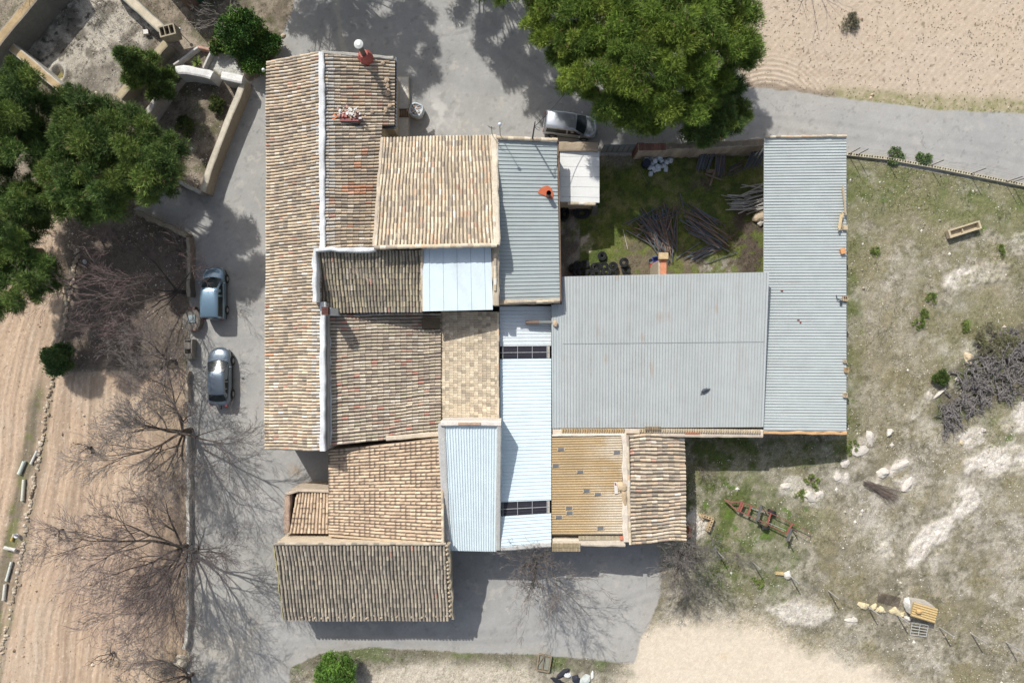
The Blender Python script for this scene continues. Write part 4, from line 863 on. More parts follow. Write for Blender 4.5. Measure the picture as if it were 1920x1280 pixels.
# young conifer in the garden
P4 = [(212, 82), (232, 72), (258, 78), (288, 84), (300, 105), (322, 128), (322, 158), (298, 167), (270, 158), (240, 150), (228, 118), (215, 100)]
b = W(318, 168, 0); t = thing('young_pine', 'slender young pine growing against the basin wall', 'tree', b)
cl = []
rd = random.Random(4)
for i in range(60):
    u = i/59; c = b.lerp(W(235, 88, 6.6), u); w_ = 1.5*math.sin(math.pi*min(1, .25+u*.85))+.15; cl.append((Vector((b.x+rd.uniform(-w_, w_)*.75, b.y+rd.uniform(-w_, w_)*.75, .9+u*5.6)), rd.uniform(.3, .5)))
foliage('crown', t, cl, 260, .24, .036, G_PINE2, 14); limbs(t, b, cl, .12, 3, zf=.9)
def bush(label, px, py, rx, h, seed, cols, n=10, cr=(.3, .45), tuft=260, L=.12, wid=.05, core=True, name='shrub', cat='shrub', group=None, stem=True):
    b = W(px, py, 0); t = thing(name, label, cat, b, group); rd = random.Random(seed); cl = []
    for i in range(n):
        a = rd.uniform(0, 6.28); r = rx*math.sqrt(rd.random())*.8; cl.append((b+Vector((math.cos(a)*r, math.sin(a)*r, h*(.35+.5*(1-(r/rx)**2))*rd.uniform(.8, 1.1))), rd.uniform(*cr)))
    foliage('crown', t, cl, tuft, L, wid, cols, seed, core=core)
    mb = MB(); mb.cur = C(110, 92, 76)
    for c, r in cl[:8]: mb.tube(b, c, .04, .015, 5, cap=False)
    mb.build('stem', M_BARK, t); return t
G_IVY = [(80, 114, 48), (66, 100, 44), (98, 128, 52), (58, 88, 42)]
bush('dark conical evergreen bush at the stone edging in front of the garden', 130, 672, 1.25, 2.2, 21, [(82, 108, 62), (70, 98, 56), (94, 118, 62)], 40, (.25, .5), 200)
bush('round bright green bush at the bottom beside the lane', 640, 1238, 1.55, 2.6, 22, [(96, 130, 50), (84, 118, 46), (72, 104, 42), (108, 140, 56)], 26, (.42, .62), 320)
bush('small round dark green bush left of the root heap', 1757, 706, .52, .7, 23, [(76, 96, 42), (64, 84, 38), (90, 108, 48)], 8, (.25, .36), 220)
bush('large glossy ivy mass climbing over the garden wall beside the farmhouse', 468, 80, 1.6, 3.0, 24, G_IVY, 30, (.5, .75), 330, .11, .09)
bush('ivy trailing down to the lane at the farmhouse corner', 486, 122, 1.05, 1.7, 25, G_IVY, 22, (.4, .6), 300, .11, .09)
bush('ivy bush spreading over the lane edge right of the large ivy', 506, 92, 1.0, 1.5, 33, G_IVY, 16, (.4, .6), 300, .11, .09)
bush('small ivy tuft on the brick planter wall', 413, 95, .55, .9, 26, [(84, 112, 48), (64, 96, 42), (120, 132, 60)], 9, (.25, .36), 240, .1, .08)
bush('low green bush inside the walled enclosure near its right wall', 410, 200, .55, .7, 27, [(88, 100, 52), (76, 90, 46)], 9, (.22, .34), 200)
bush('weedy green clump in the middle of the walled enclosure', 352, 240, .8, .5, 28, [(78, 92, 48), (92, 104, 56)], 10, (.2, .34), 200)
bush('green bush on the lane side of the block wall, larger', 1730, 298, .6, .35, 29, [(104, 128, 74), (88, 114, 66)], 16, (.12, .22), 90, core=False)
bush('low green bush on the lane side of the block wall, wider', 1678, 293, .8, .25, 30, [(108, 128, 78), (92, 114, 68)], 18, (.1, .18), 80, core=False)
bush('spiky grey-green shrub lying in the pale field at the top right', 1590, 42, .8, .45, 31, [(132, 128, 102), (116, 114, 90), (150, 142, 118)], 14, (.12, .24), 70, .18, .03, core=False)
bush('grey dead shrub at the left edge of the root heap', 1862, 640, 1.7, .6, 32, [(136, 130, 106), (120, 116, 90), (108, 112, 70)], 34, (.16, .34), 90, .2, .03, core=False)
for i, (x, y, r, h) in enumerate([(1745, 560, .35, .3), (1733, 588, .25, .25), (1722, 608, .4, .3), (1520, 905, .55, .45), (1500, 930, .4, .3), (1600, 840, .5, .35), (1808, 612, .3, .25), (1420, 1090, .4, .3), (1640, 470, .25, .2), (1880, 470, .35, .3), (1130, 985, .3, .3), (1100, 470, .5, .3)][:10]):
    bush('low green weed clump in the dry grass', x, y, r*1.5, h*.45, 60+i, [(112, 134, 62), (104, 122, 60), (128, 138, 76)], 9, (.1, .18), 60, .1, .035, core=False, name='weed_clump', cat='weed', group='green weed clumps in the dry grass')
for o_, l_ in zip([o for o in bpy.data.objects if o.name.startswith('weed_clump') and o.parent is None], ['weed clump highest of three in a row right of the shed', 'weed clump second of three in a row right of the shed', 'weed clump lowest of three in a row right of the shed', 'bright weed clump touching the double white boulder', 'weed clump left of the double white boulder', 'weed clump at the corner of the long shed beside the ring outcrop', 'weed clump above the root heap', 'weed clump just below the wire fence near the shed', 'tiny weed clump nearest the long shed', 'weed clump near the pale bedrock under the feed trough']): o_['label'] = l_
# yucca
b = W(374, 122, 0); mb = MB(); rd = random.Random(5)
for k in range(46):
    a = rd.uniform(0, 6.28); e = rd.uniform(.25, 1.3); d = Vector((math.cos(a)*math.cos(e), math.sin(a)*math.cos(e), math.sin(e))); l = rd.uniform(.45, .72); s = d.cross(Vector((0, 0, 1))).normalized()*.028
    p = b+Vector((0, 0, .3)); q = p+d*l*.6; r = p+d*l+Vector((0, 0, -.12)); mb.add([p-s, p+s, q+s*.9, q-s*.9, r], [(0, 1, 2, 3), (3, 2, 4)], C(*rd.choice([(120, 140, 60), (96, 122, 50), (136, 150, 80)])))
y = thing('yucca_plant', 'spiky yellow-green yucca in the small white planter bed', 'plant', b); mb.build('leaves', M_LEAF, y); mb = MB(); mb.cur = C(110, 92, 70); mb.tube(b, b+Vector((0, 0, .35)), .06, .05); mb.build('stem', M_BARK, y)
# bare trees
def tubes_mesh(name, parent, segs, cols, n=3, mat_=None, seed=1):
    A = np.array([s[0] for s in segs]); B = np.array([s[1] for s in segs]); ra = np.array([s[2] for s in segs]); rb = np.array([s[3] for s in segs]); lv = np.array([s[4] for s in segs])
    d = B-A; d /= np.linalg.norm(d, axis=1)[:, None]+1e-9; ref = np.where(np.abs(d[:, 2:3]) < .8, np.array([[0, 0, 1.0]]), np.array([[1.0, 0, 0]])); u = np.cross(d, ref); u /= np.linalg.norm(u, axis=1)[:, None]; v = np.cross(d, u)
    out = []; th = np.arange(n)*2*math.pi/n
    Ra = A[:, None]+(u[:, None]*np.cos(th)[None, :, None]+v[:, None]*np.sin(th)[None, :, None])*ra[:, None, None]
    Rb = B[:, None]+(u[:, None]*np.cos(th)[None, :, None]+v[:, None]*np.sin(th)[None, :, None])*rb[:, None, None]
    V = np.concatenate([Ra, Rb], 1); base = np.arange(len(A))[:, None]*2*n
    F = np.concatenate([base+np.array([[k, (k+1) % n, n+(k+1) % n, n+k]]) for k in range(n)])
    rg = np.random.default_rng(seed); cc = np.array([C(*c) for c in cols])[np.minimum(lv, len(cols)-1)]*rg.uniform(.8, 1.2, (len(A), 1))
    return np_mesh(name, V.reshape(-1, 3), F, mat_ or M_BARK, parent, col=np.clip(np.repeat(cc[:, None], 2*n, 1).reshape(-1, 3), .01, .8))
def bare_tree(label, base, trunk_h, limb_n, limb_l, r0, seed, name='bare_tree', levels=4, kids=(6, 6, 5, 4), lean=(0, 0), cols=((104, 92, 82), (112, 98, 88), (116, 108, 102), (128, 120, 114), (132, 124, 118)), elev=(.35, 1.15), group='leafless trees beside the lane', cat='tree', rmin=.0085, curve=.12, bias=None):
    rd = random.Random(seed); b = W(*base, 0); segs = []; t = thing(name, label, cat, b, group)
    def rv(): return Vector((rd.gauss(0, 1), rd.gauss(0, 1), rd.gauss(0, 1)))
    def grow(p, d, L, r, lv):
        ns = 5 if lv < 2 else 3; re = r*.42; pts = []
        for k in range(ns):
            d = (d+rv()*curve+Vector((0, 0, .05 if lv < 2 else .02))).normalized(); q = p+d*L/ns
            if q.z < .15: q.z = .15
            ra = r+(re-r)*k/ns; rb_ = r+(re-r)*(k+1)/ns; segs.append((tuple(p), tuple(q), max(rmin, ra), max(rmin*.8, rb_), lv)); p = q; pts.append((p.copy(), d.copy(), rb_))
        if lv >= levels: return
        nk = kids[min(lv, len(kids)-1)]
        for j in range(nk):
            pp, dd, rr_ = pts[min(ns-1, int(ns*(.25+.75*(j+rd.random()*.6)/nk)))]
            ax = dd.cross(rv()).normalized(); ang = rd.uniform(.35, .85); nd = (Matrix.Rotation(ang, 3, ax) @ dd); nd.z = abs(nd.z)*.6+nd.z*.4
            grow(pp, nd.normalized(), L*rd.uniform(.42, .66), max(rmin, rr_*.62), lv+1)
    p = b.copy(); d = Vector((lean[0], lean[1], 1)).normalized(); top = p+d*trunk_h
    tr = [(tuple(p-Vector((0, 0, .2))), tuple(p.lerp(top, .5)), r0*1.15, r0, 0), (tuple(p.lerp(top, .5)), tuple(top), r0, r0*.9, 0)]
    for k in range(limb_n):
        a = 2*math.pi*(k+rd.uniform(-.3, .3))/limb_n; e = rd.uniform(*elev); nd = Vector((math.cos(a)*math.cos(e)+lean[0]*.5, math.sin(a)*math.cos(e)+lean[1]*.5, math.sin(e))).normalized()
        sc_ = 1.0 if bias is None else (1+.35*Vector(bias).dot(Vector((nd.x, nd.y))))
        grow(p.lerp(top, rd.uniform(.5, 1)), nd, limb_l*sc_*rd.uniform(.6, 1.25), r0*rd.uniform(.36, .56), 0)
    tubes_mesh('trunk', t, tr, cols, 8); tubes_mesh('crown', t, segs, cols, 3, seed=seed); return t
RED = ((92, 84, 76), (100, 92, 86), (112, 103, 98), (122, 110, 106), (128, 113, 109))
bare_tree('big leafless tree at the kerb wall below the grey car, grey twigs', (358, 806), 1.5, 8, 4.6, .22, 101, kids=(7, 6, 5, 4), lean=(-.08, .0), elev=(.45, 1.25))
bare_tree('largest leafless tree, lowest of those rooted on the kerb wall, reddish twigs', (354, 1020), 1.4, 9, 5.2, .25, 102, cols=RED, kids=(7, 7, 5, 4), elev=(.35, 1.2), bias=(-.5, -.3))
bare_tree('pink-twigged leafless tree leaning over the garden beside the blue van', (352, 548), 1.1, 7, 3.9, .16, 103, cols=((84, 76, 70), (98, 88, 82), (112, 100, 95), (126, 108, 103), (134, 110, 106)), kids=(4, 4, 4, 3), lean=(-.55, 0), bias=(-.8, 0))
bare_tree('leafless tree cut by the bottom edge beside the kerb wall', (362, 1262), .7, 9, 3.0, .14, 104, lean=(-.1, 0))
bare_tree('leafless tree on the asphalt below the white ribbed roof', (1003, 1044), 1.8, 6, 3.0, .15, 105, kids=(6, 5, 4, 4), elev=(.85, 1.4))
bare_tree('small leafless tree at the corner of the rough tiled shed', (1270, 1034), 1.2, 7, 2.4, .12, 106, kids=(6, 5, 4, 4), elev=(.7, 1.35))
bare_tree('pale grey leafless tree in the shaded garden beside the wash trough', (330, 676), 1.0, 7, 3.0, .12, 107, kids=(5, 5, 4, 3), cols=((100, 92, 86), (116, 106, 100), (138, 126, 120), (150, 138, 132)), lean=(-.3, .05), elev=(.3, 1.1))
bare_tree('leafless tree behind the ivy, thin grey branches over it', (440, 45), .9, 5, 2.4, .08, 108, levels=3, kids=(4, 4, 3), cols=((150, 142, 132), (160, 150, 140), (170, 160, 150)))
bare_tree('leafless tree beyond the top left corner over the walled basin', (112, -40), 1.2, 6, 3.2, .15, 109, levels=3, kids=(5, 4, 3), group='leafless trees beyond the frame')
bare_tree('leafless tree beyond the upper edge beside the pale field', (1512, -40), 1.0, 6, 2.9, .08, 110, levels=2, kids=(3, 3), group='leafless trees beyond the frame')
for i, (x, y, s) in enumerate([(172, 838, 'upper'), (118, 992, 'middle'), (213, 1222, 'lower')]):
    bare_tree('%s of three low pruned black stumps with crooked branches in the furrowed field' % s, (x, y), .45, 5, .95, .09, 120+i, name='pruned_tree', levels=2, kids=(3, 3), cols=((58, 50, 44), (70, 58, 50), (96, 78, 68)), curve=.35, elev=(.1, .8), group='pruned stumps in the furrowed field', rmin=.012)
def twig_shrub(label, x, y, r, seed, col=(132, 122, 112)):
    return bare_tree(label, (x, y), .1, 14, r, .02, seed, name='dry_shrub', levels=2, kids=(4, 3), cols=(col,), elev=(.2, 1.2), group='dry grey shrubs', cat='shrub', rmin=.008)
twig_shrub('dry grey shrub on the green grass right of the rough tiled shed', 1318, 882, .8, 130)
twig_shrub('dry grey shrub beside the hollow block enclosure', 1335, 1010, .9, 131, (146, 142, 138))
twig_shrub('dry grey shrub on the wire fence line right of the shed corner', 1380, 1040, 1.0, 132)
twig_shrub('dry brown shrub in the shaded garden below the pink-twigged tree', 240, 640, .8, 133, (120, 104, 92))
# ------------------------------------------------------------------ ground cover that nobody could count
def cover():
    rg = np.random.default_rng(77); N = 190000
    x = rg.uniform(-41, 41, N); y = rg.uniform(-28, 28, N); i = np.clip(((y-GYS[0])/.092).astype(int), 0, GKIND.shape[0]-1); j = np.clip(((x-GXS[0])/.092).astype(int), 0, GKIND.shape[1]-1)
    kd = GKIND[i, j]; c = GCOL[i, j]; h = GH[i, j]; dens = fbm(x, y, 1.3, 40, 4)
    lum = c.mean(1)
    for nm, kinds, lb in (('dry_grass', (0,), 'short dry grass and weeds covering the stony land'), ('yard_grass', (4,), 'rank green grass in the shaded yard'), ('garden_weeds', (3,), 'sparse weeds over the garden earth')):
        m = np.isin(kd, kinds) & (rg.random(N) < sst(.35, .65, dens)*(1 if nm != 'garden_weeds' else .45)) & (lum < .42)
        if nm == 'yard_grass': m = m & (x > (1092-960)*.0406)
        P = np.stack([x[m], y[m], h[m]-.01], 1); k = len(P); col = c[m]*rg.uniform(.6, 1.2, (k, 1))
        if nm != 'garden_weeds': g = rg.random(k) < .3+.5*GGZ[i[m], j[m]]; col[g] = col[g]*np.array([.8, .98, .62])
        V = []; K = []
        for q in range(3):
            a = rg.uniform(0, 6.28, k); e = rg.uniform(.25, 1.1, k); d = np.stack([np.cos(a)*np.cos(e), np.sin(a)*np.cos(e), np.sin(e)], 1); s = np.stack([-np.sin(a), np.cos(a), 0*a], 1)*rg.uniform(.012, .03, (k, 1)); l = rg.uniform(.06, .16, (k, 1))
            V.append(np.stack([P-s, P+s, P+d*l], 1)); K.append(np.repeat(col[:, None], 3, 1))
        V = np.concatenate(V).reshape(-1, 3); K = np.concatenate(K).reshape(-1, 3)
        tag(np_mesh(nm, V, np.arange(len(V)).reshape(-1, 3), M_LEAF, None, col=np.clip(K, .01, .7)), lb, 'grass', None, 'stuff')
    m = (kd == 2) & (rg.random(N) < .16*sst(.3, .6, dens)); P = np.stack([x[m], y[m], h[m]], 1); k = len(P); V = []
    for q in range(5):
        a = rg.uniform(0, 6.28, k); d = np.stack([np.cos(a)*.8, np.sin(a)*.8, .5+0*a], 1); s = np.stack([-np.sin(a), np.cos(a), 0*a], 1)*.022; V.append(np.stack([P-s, P+s, P+d*rg.uniform(.05, .11, (k, 1))], 1))
    V = np.concatenate(V).reshape(-1, 3); tag(np_mesh('field_weeds', V, np.arange(len(V)).reshape(-1, 3), M_LEAF, None, col=np.tile(np.array(C(104, 100, 72)), (len(V), 1))), 'tiny dark weeds dotted over the pale raked field', 'weeds', None, 'stuff')
    # pebbles
    oc = np.array([[1, 0, 0], [-1, 0, 0], [0, 1, 0], [0, -1, 0], [0, 0, 1], [0, 0, -.3]]); of = np.array([[0, 2, 4], [2, 1, 4], [1, 3, 4], [3, 0, 4], [2, 0, 5], [1, 2, 5], [3, 1, 5], [0, 3, 5]])
    for nm, kinds, lb, n_, cols, sz in (('pebbles', (0, 3), 'small pale stones scattered over the dry land', 22000, [(222, 214, 200), (204, 192, 174), (236, 230, 220), (184, 172, 152)], (.018, .05)), ('clods', (1, 2, 7), 'clods and small stones on the tilled soil', 16000, [(198, 170, 140), (216, 190, 160), (178, 150, 122), (230, 214, 192)], (.02, .055)), ('grit', (5, 6), 'loose grit on lane and track', 2500, [(210, 200, 184), (190, 182, 170)], (.008, .02))):
        x = rg.uniform(-41, 41, n_*3); y = rg.uniform(-28, 28, n_*3); i = np.clip(((y-GYS[0])/.092).astype(int), 0, GKIND.shape[0]-1); j = np.clip(((x-GXS[0])/.092).astype(int), 0, GKIND.shape[1]-1)
        m = np.isin(GKIND[i, j], kinds) & (rg.random(n_*3) < sst(.3, .65, fbm(x, y, 2.2, 44, 4))); x = x[m][:n_]; y = y[m][:n_]; i = i[m][:n_]; j = j[m][:n_]; k = len(x)
        r = rg.uniform(*sz, (k, 1, 1))*rg.uniform(.6, 1.4, (k, 1, 3))*(1+2.2*(rg.random((k, 1, 1)) > .985)); V = np.stack([x, y, GH[i, j]], 1)[:, None]+oc[None]*r; col = np.array([C(*c) for c in cols])[rg.integers(0, len(cols), k)]
        tag(np_mesh(nm, V.reshape(-1, 3), (of[None]+(np.arange(k)*6)[:, None, None]).reshape(-1, 3), M_STONE, None, col=np.clip(np.repeat(col[:, None], 6, 1).reshape(-1, 3), .01, .8)), lb, 'stones', None, 'stuff')
cover()
# ------------------------------------------------------------------ free-standing walls
def fwall(name, label, pts, z, w, col, top=None, m=None, seg=.5, jit=.015, rnd=.08, h=.06, seed=1, cat='wall', group=None):
    o = strip(None, name, [W(x, y, z) for x, y in pts], w, h, col, m or M_MORT, down=z+.15, seed=seed, seg=seg, jit=jit, rnd=rnd)
    if top:
        a = o.data.color_attributes['Col']; n = len(a.data); c = np.ones((n, 4), dtype=np.float32).ravel(); a.data.foreach_get('color', c); c = c.reshape(-1, 4); t = np.array(C(*top))
        r = np.random.default_rng(seed)
        for k in range(0, n-5, 6): c[k+2:k+4, :3] = t*r.uniform(.88, 1.1)
        a.data.foreach_set('color', c.ravel())
    # the origin belongs on the thing itself
    p = W(*pts[0], 0); o.data.transform(Matrix.Translation(-p)); o.location = p
    return tag(o, label, cat, group)
fwall('basin_wall', 'tall grey basin wall with ochre top at the extreme upper left corner', [(-40, 126), (2, 70), (62, -2), (110, -60)], 2.2, .72, (140, 138, 130), (186, 158, 112), seed=201)
fwall('basin_wall', 'ochre-topped basin wall running down from the corner towards the left pines', [(4, 74), (60, 120), (113, 166), (150, 192), (186, 219)], 1.4, .62, (208, 202, 188), (192, 164, 118), seed=202)
fwall('basin_wall', 'cream-topped basin wall ending at the little concrete planter', [(200, -38), (243, -1), (272, 26), (303, 54)], 1.7, .72, (120, 122, 118), (206, 192, 164), seed=203)
fwall('basin_wall', 'narrow ochre basin wall passing behind the young pine', [(313, 79), (290, 104), (262, 137), (222, 182)], 1.2, .58, (150, 142, 124), (182, 166, 130), seed=204)
fwall('garden_wall', 'thick white rounded garden wall above the walled enclosure', [(331, 133), (345, 131), (368, 135), (392, 140), (398, 143)], 1.5, .62, (206, 204, 198), (232, 230, 224), seed=205, h=.14, seg=.25)
fwall('garden_wall', 'white wall section right of the gap, touching the ivy', [(416, 142), (436, 146), (455, 150)], 1.5, .62, (200, 198, 192), (232, 230, 224), seed=206, h=.12)
fwall('garden_wall', 'whitewashed wall on the left side of the walled enclosure', [(330, 135), (318, 150), (298, 180), (280, 206), (262, 236)], 1.4, .42, (178, 170, 158), (206, 200, 188), seed=207)
fwall('garden_wall', 'long cream wall between the walled enclosure and the lane', [(457, 152), (446, 182), (436, 205), (420, 245), (402, 292), (390, 325), (381, 360)], 1.2, .46, (164, 152, 132), (208, 198, 176), seed=208)
fwall('garden_wall', 'short stone wall closing the bottom of the walled enclosure', [(326, 337), (350, 348), (378, 362)], .8, .34, (156, 150, 138), (186, 182, 170), M_STONE, seed=209, seg=.3, jit=.04)
fwall('planter_wall', 'thin white planter edge left of the yucca', [(326, 122), (371, 89)], .45, .16, (214, 210, 204), seed=210)
fwall('planter_wall', 'pink brick planter edge above the yucca', [(371, 88), (396, 94)], .45, .18, (206, 160, 138), m=M_BRICK, seed=211, rnd=.15)
fwall('planter_wall', 'thin white planter edge right of the yucca', [(397, 95), (381, 128)], .45, .16, (214, 210, 204), seed=212)
fwall('planter_wall', 'brick planter wall between the ivy tuft and the large ivy', [(414, 86), (448, 92)], .7, .22, (222, 172, 144), m=M_BRICK, seed=213, rnd=.15)
fwall('stone_wall', 'rough mossy stone wall slanting along the garden under the spreading pine', [(256, 396), (278, 410), (300, 418), (330, 432), (350, 441)], .9, .36, (136, 126, 106), (160, 150, 126), M_STONE, seed=214, seg=.3, jit=.06, rnd=.2)
fwall('stone_wall', 'garden wall beside the lane above the blue van', [(353, 445), (354, 480), (354, 520), (353, 556)], .8, .3, (140, 128, 112), (172, 160, 142), M_STONE, seed=215, seg=.35, jit=.05, rnd=.16)
fwall('kerb_wall', 'low kerb wall of pale stones between the furrowed field and the lane', [(351, 696), (349, 716), (350, 738), (350, 752)], .4, .2, (206, 186, 158), (214, 196, 168), M_STONE, seed=216, seg=.3, jit=.07, rnd=.18)
fwall('kerb_wall', 'long low kerb wall of pale grey stones below the big leafless trees', [(351, 815), (353, 850), (352, 880), (354, 912), (352, 962), (353, 1010), (352, 1060), (351, 1110), (352, 1160), (350, 1190), (346, 1216)], .42, .24, (200, 194, 180), (226, 220, 206), M_STONE, seed=217, seg=.36, jit=.07, rnd=.2)
mb = MB(); rr = random.Random(19); ED = [(146, 470), (136, 530), (124, 590), (112, 640), (101, 700), (90, 760), (78, 830), (64, 905), (52, 975), (40, 1040), (26, 1110), (12, 1180), (-2, 1245), (-20, 1310)]; o0 = W(101, 700, 0)
for a, b in zip(ED[:-1], ED[1:]):
    a, b = W(*a, 0), W(*b, 0); d_ = (b-a); s_ = Vector((-d_.y, d_.x, 0)).normalized(); n_ = int(d_.length/.21)
    for k in range(n_):
        if rr.random() < .16: continue
        q_ = a+d_*(k/n_)+s_*rr.gauss(0, .09)-o0; mb.rock((q_.x, q_.y, .03), rr.uniform(.1, .24), rr.uniform(.08, .19), rr.uniform(.08, .16), k, C(*rr.choice([(206, 190, 164), (190, 174, 150), (216, 202, 180), (176, 158, 134), (198, 178, 150)])), rr.uniform(0, 3), 1, .3)
o = mb.build('stone_edging', M_STONE); o.location = o0; tag(o, 'pale broken stone edging between the two left fields', 'stone edging')
fwall('yard_wall', 'thick rubble wall between the lane and the yard, brick topped at its left end', [(1197, 276), (1250, 275), (1300, 273), (1345, 271), (1400, 268), (1436, 266)], 2.3, .5, (186, 172, 150), (146, 130, 108), M_STONE, seed=219, seg=.25, jit=.04, rnd=.25)
bt = MB(); bt.cur = C(150, 104, 88); rr = random.Random(4)
for k in range(11): bt.box(W(1200+k*4.6, 276-(k*.1), 2.38), (.16, .5, .1), col=SCL(C(150, 104, 88), rr.uniform(.75, 1.2)))
yw = [o for o in bpy.data.objects if o.name.startswith('yard_wall')][0]; bt.build('brick_coping', M_BRICK, yw)
# hut at the top edge
t = thing('garden_hut', 'plastered brown hut corner with a green door at the top edge', 'hut', W(356, 20, 0)); mb = MB(); mb.cur = C(150, 124, 104)
c0, c1, c2 = W(356, 20, 0), W(284, -66, 0), W(424, -34, 0); c3 = c1+c2-c0; mb.prism([p+Vector((0, 0, 2.5)) for p in (c0, c2, c3, c1)], -.1); mb.build('wall', M_WALL, t)
mb = MB(); mb.cur = C(176, 160, 140); mb.slab([p+(p-(c0+c3)/2).normalized()*.2+Vector((0, 0, 2.62)) for p in (c0, c2, c3, c1)], .12); mb.build('roof', M_MORT, t)
d = (c2-c0).normalized(); nrm_ = Vector((d.y, -d.x, 0)); nrm_ = nrm_ if nrm_.y < 0 else -nrm_; mb = MB(); mb.cur = C(60, 96, 78); p = c0+d*.9+nrm_*.03; mb.prism([p+Vector((0, 0, 2.0)), p+d*.85+Vector((0, 0, 2.0)), p+d*.85+nrm_*.04+Vector((0, 0, 2.0)), p+nrm_*.04+Vector((0, 0, 2.0))], 0); mb.build('door', M_PLAIN, t)
# concrete planter box at the basin corner
t = thing('concrete_planter', 'small concrete box with dark cells on the basin corner', 'planter', W(314, 62, 1.0)); mb = MB(); mb.cur = C(170, 158, 132); cc = W(314, 58, 1.95); a = math.radians(14)
Mx = Matrix.Rotation(a, 3, 'Z')
for (ox, oy, sx, sy) in ((0, .36, 1.2, .1), (0, -.36, 1.2, .1), (-.55, 0, .1, .62), (.55, 0, .1, .62), (-.18, 0, .05, .62), (.18, 0, .05, .62)):
    mb.box(cc+Mx @ Vector((ox, oy, 0))-Vector((0, 0, .4)), (sx, sy, 1.0), M=Mx)
mb.build('box', M_MORT, t); mb = MB(); mb.cur = C(90, 80, 62); mb.box(cc-Vector((0, 0, .5)), (1.05, .6, .5), M=Mx); mb.build('soil', M_SOIL, t)
# kerb-side well and trough
t = thing('stone_well', 'round-backed stone well with a pale metal lid beside the blue van', 'well', W(357, 600, 0)); mb = MB(); mb.cur = C(128, 120, 110); ce = W(360, 600, .7)
mb.rings([[Vector((ce.x+r*math.cos(a)*(1 if math.cos(a) < 0 else .75), ce.y+r*math.sin(a)*1.15, z)) for a in np.linspace(0, 2*math.pi, 20)[:-1]] for r, z in ((.78, -.1), (.78, .62), (.62, .7))]); mb.build('base', M_STONE, t)
mb = MB(); mb.cur = C(150, 166, 170); mb.box(ce+Vector((-.0, .1, .05)), (.5, .56, .05)); mb.build('lid', M_METAL, t); mb = MB(); mb.cur = C(140, 108, 94); mb.box(ce+Vector((.1, -.72, -.2)), (.4, .16, .5)); mb.box(ce+Vector((-.05, .9, -.25)), (.5, .2, .5)); mb.build('brick_step', M_BRICK, t)
t = thing('wash_trough', 'concrete wash trough above the kerb wall near the grey car', 'trough', W(353, 655, 0)); mb = MB(); mb.cur = C(150, 142, 130); ce = W(353, 655, .7)
for (ox, oy, sx, sy) in ((-.27, 0, .07, 1.5), (.27, 0, .07, 1.5), (0, .72, .5, .07), (0, -.72, .5, .07), (0, .3, .5, .5), (0, -.5, .5, .4)): mb.box(ce+Vector((ox, oy, -.3 if abs(oy) > .2 or abs(ox) > .2 else -.3)), (sx, sy, .72 if sy != .5 else .7))
mb.box(ce+Vector((0, -.1, -.5)), (.5, 1.4, .25)); mb.build('basin', M_MORT, t)
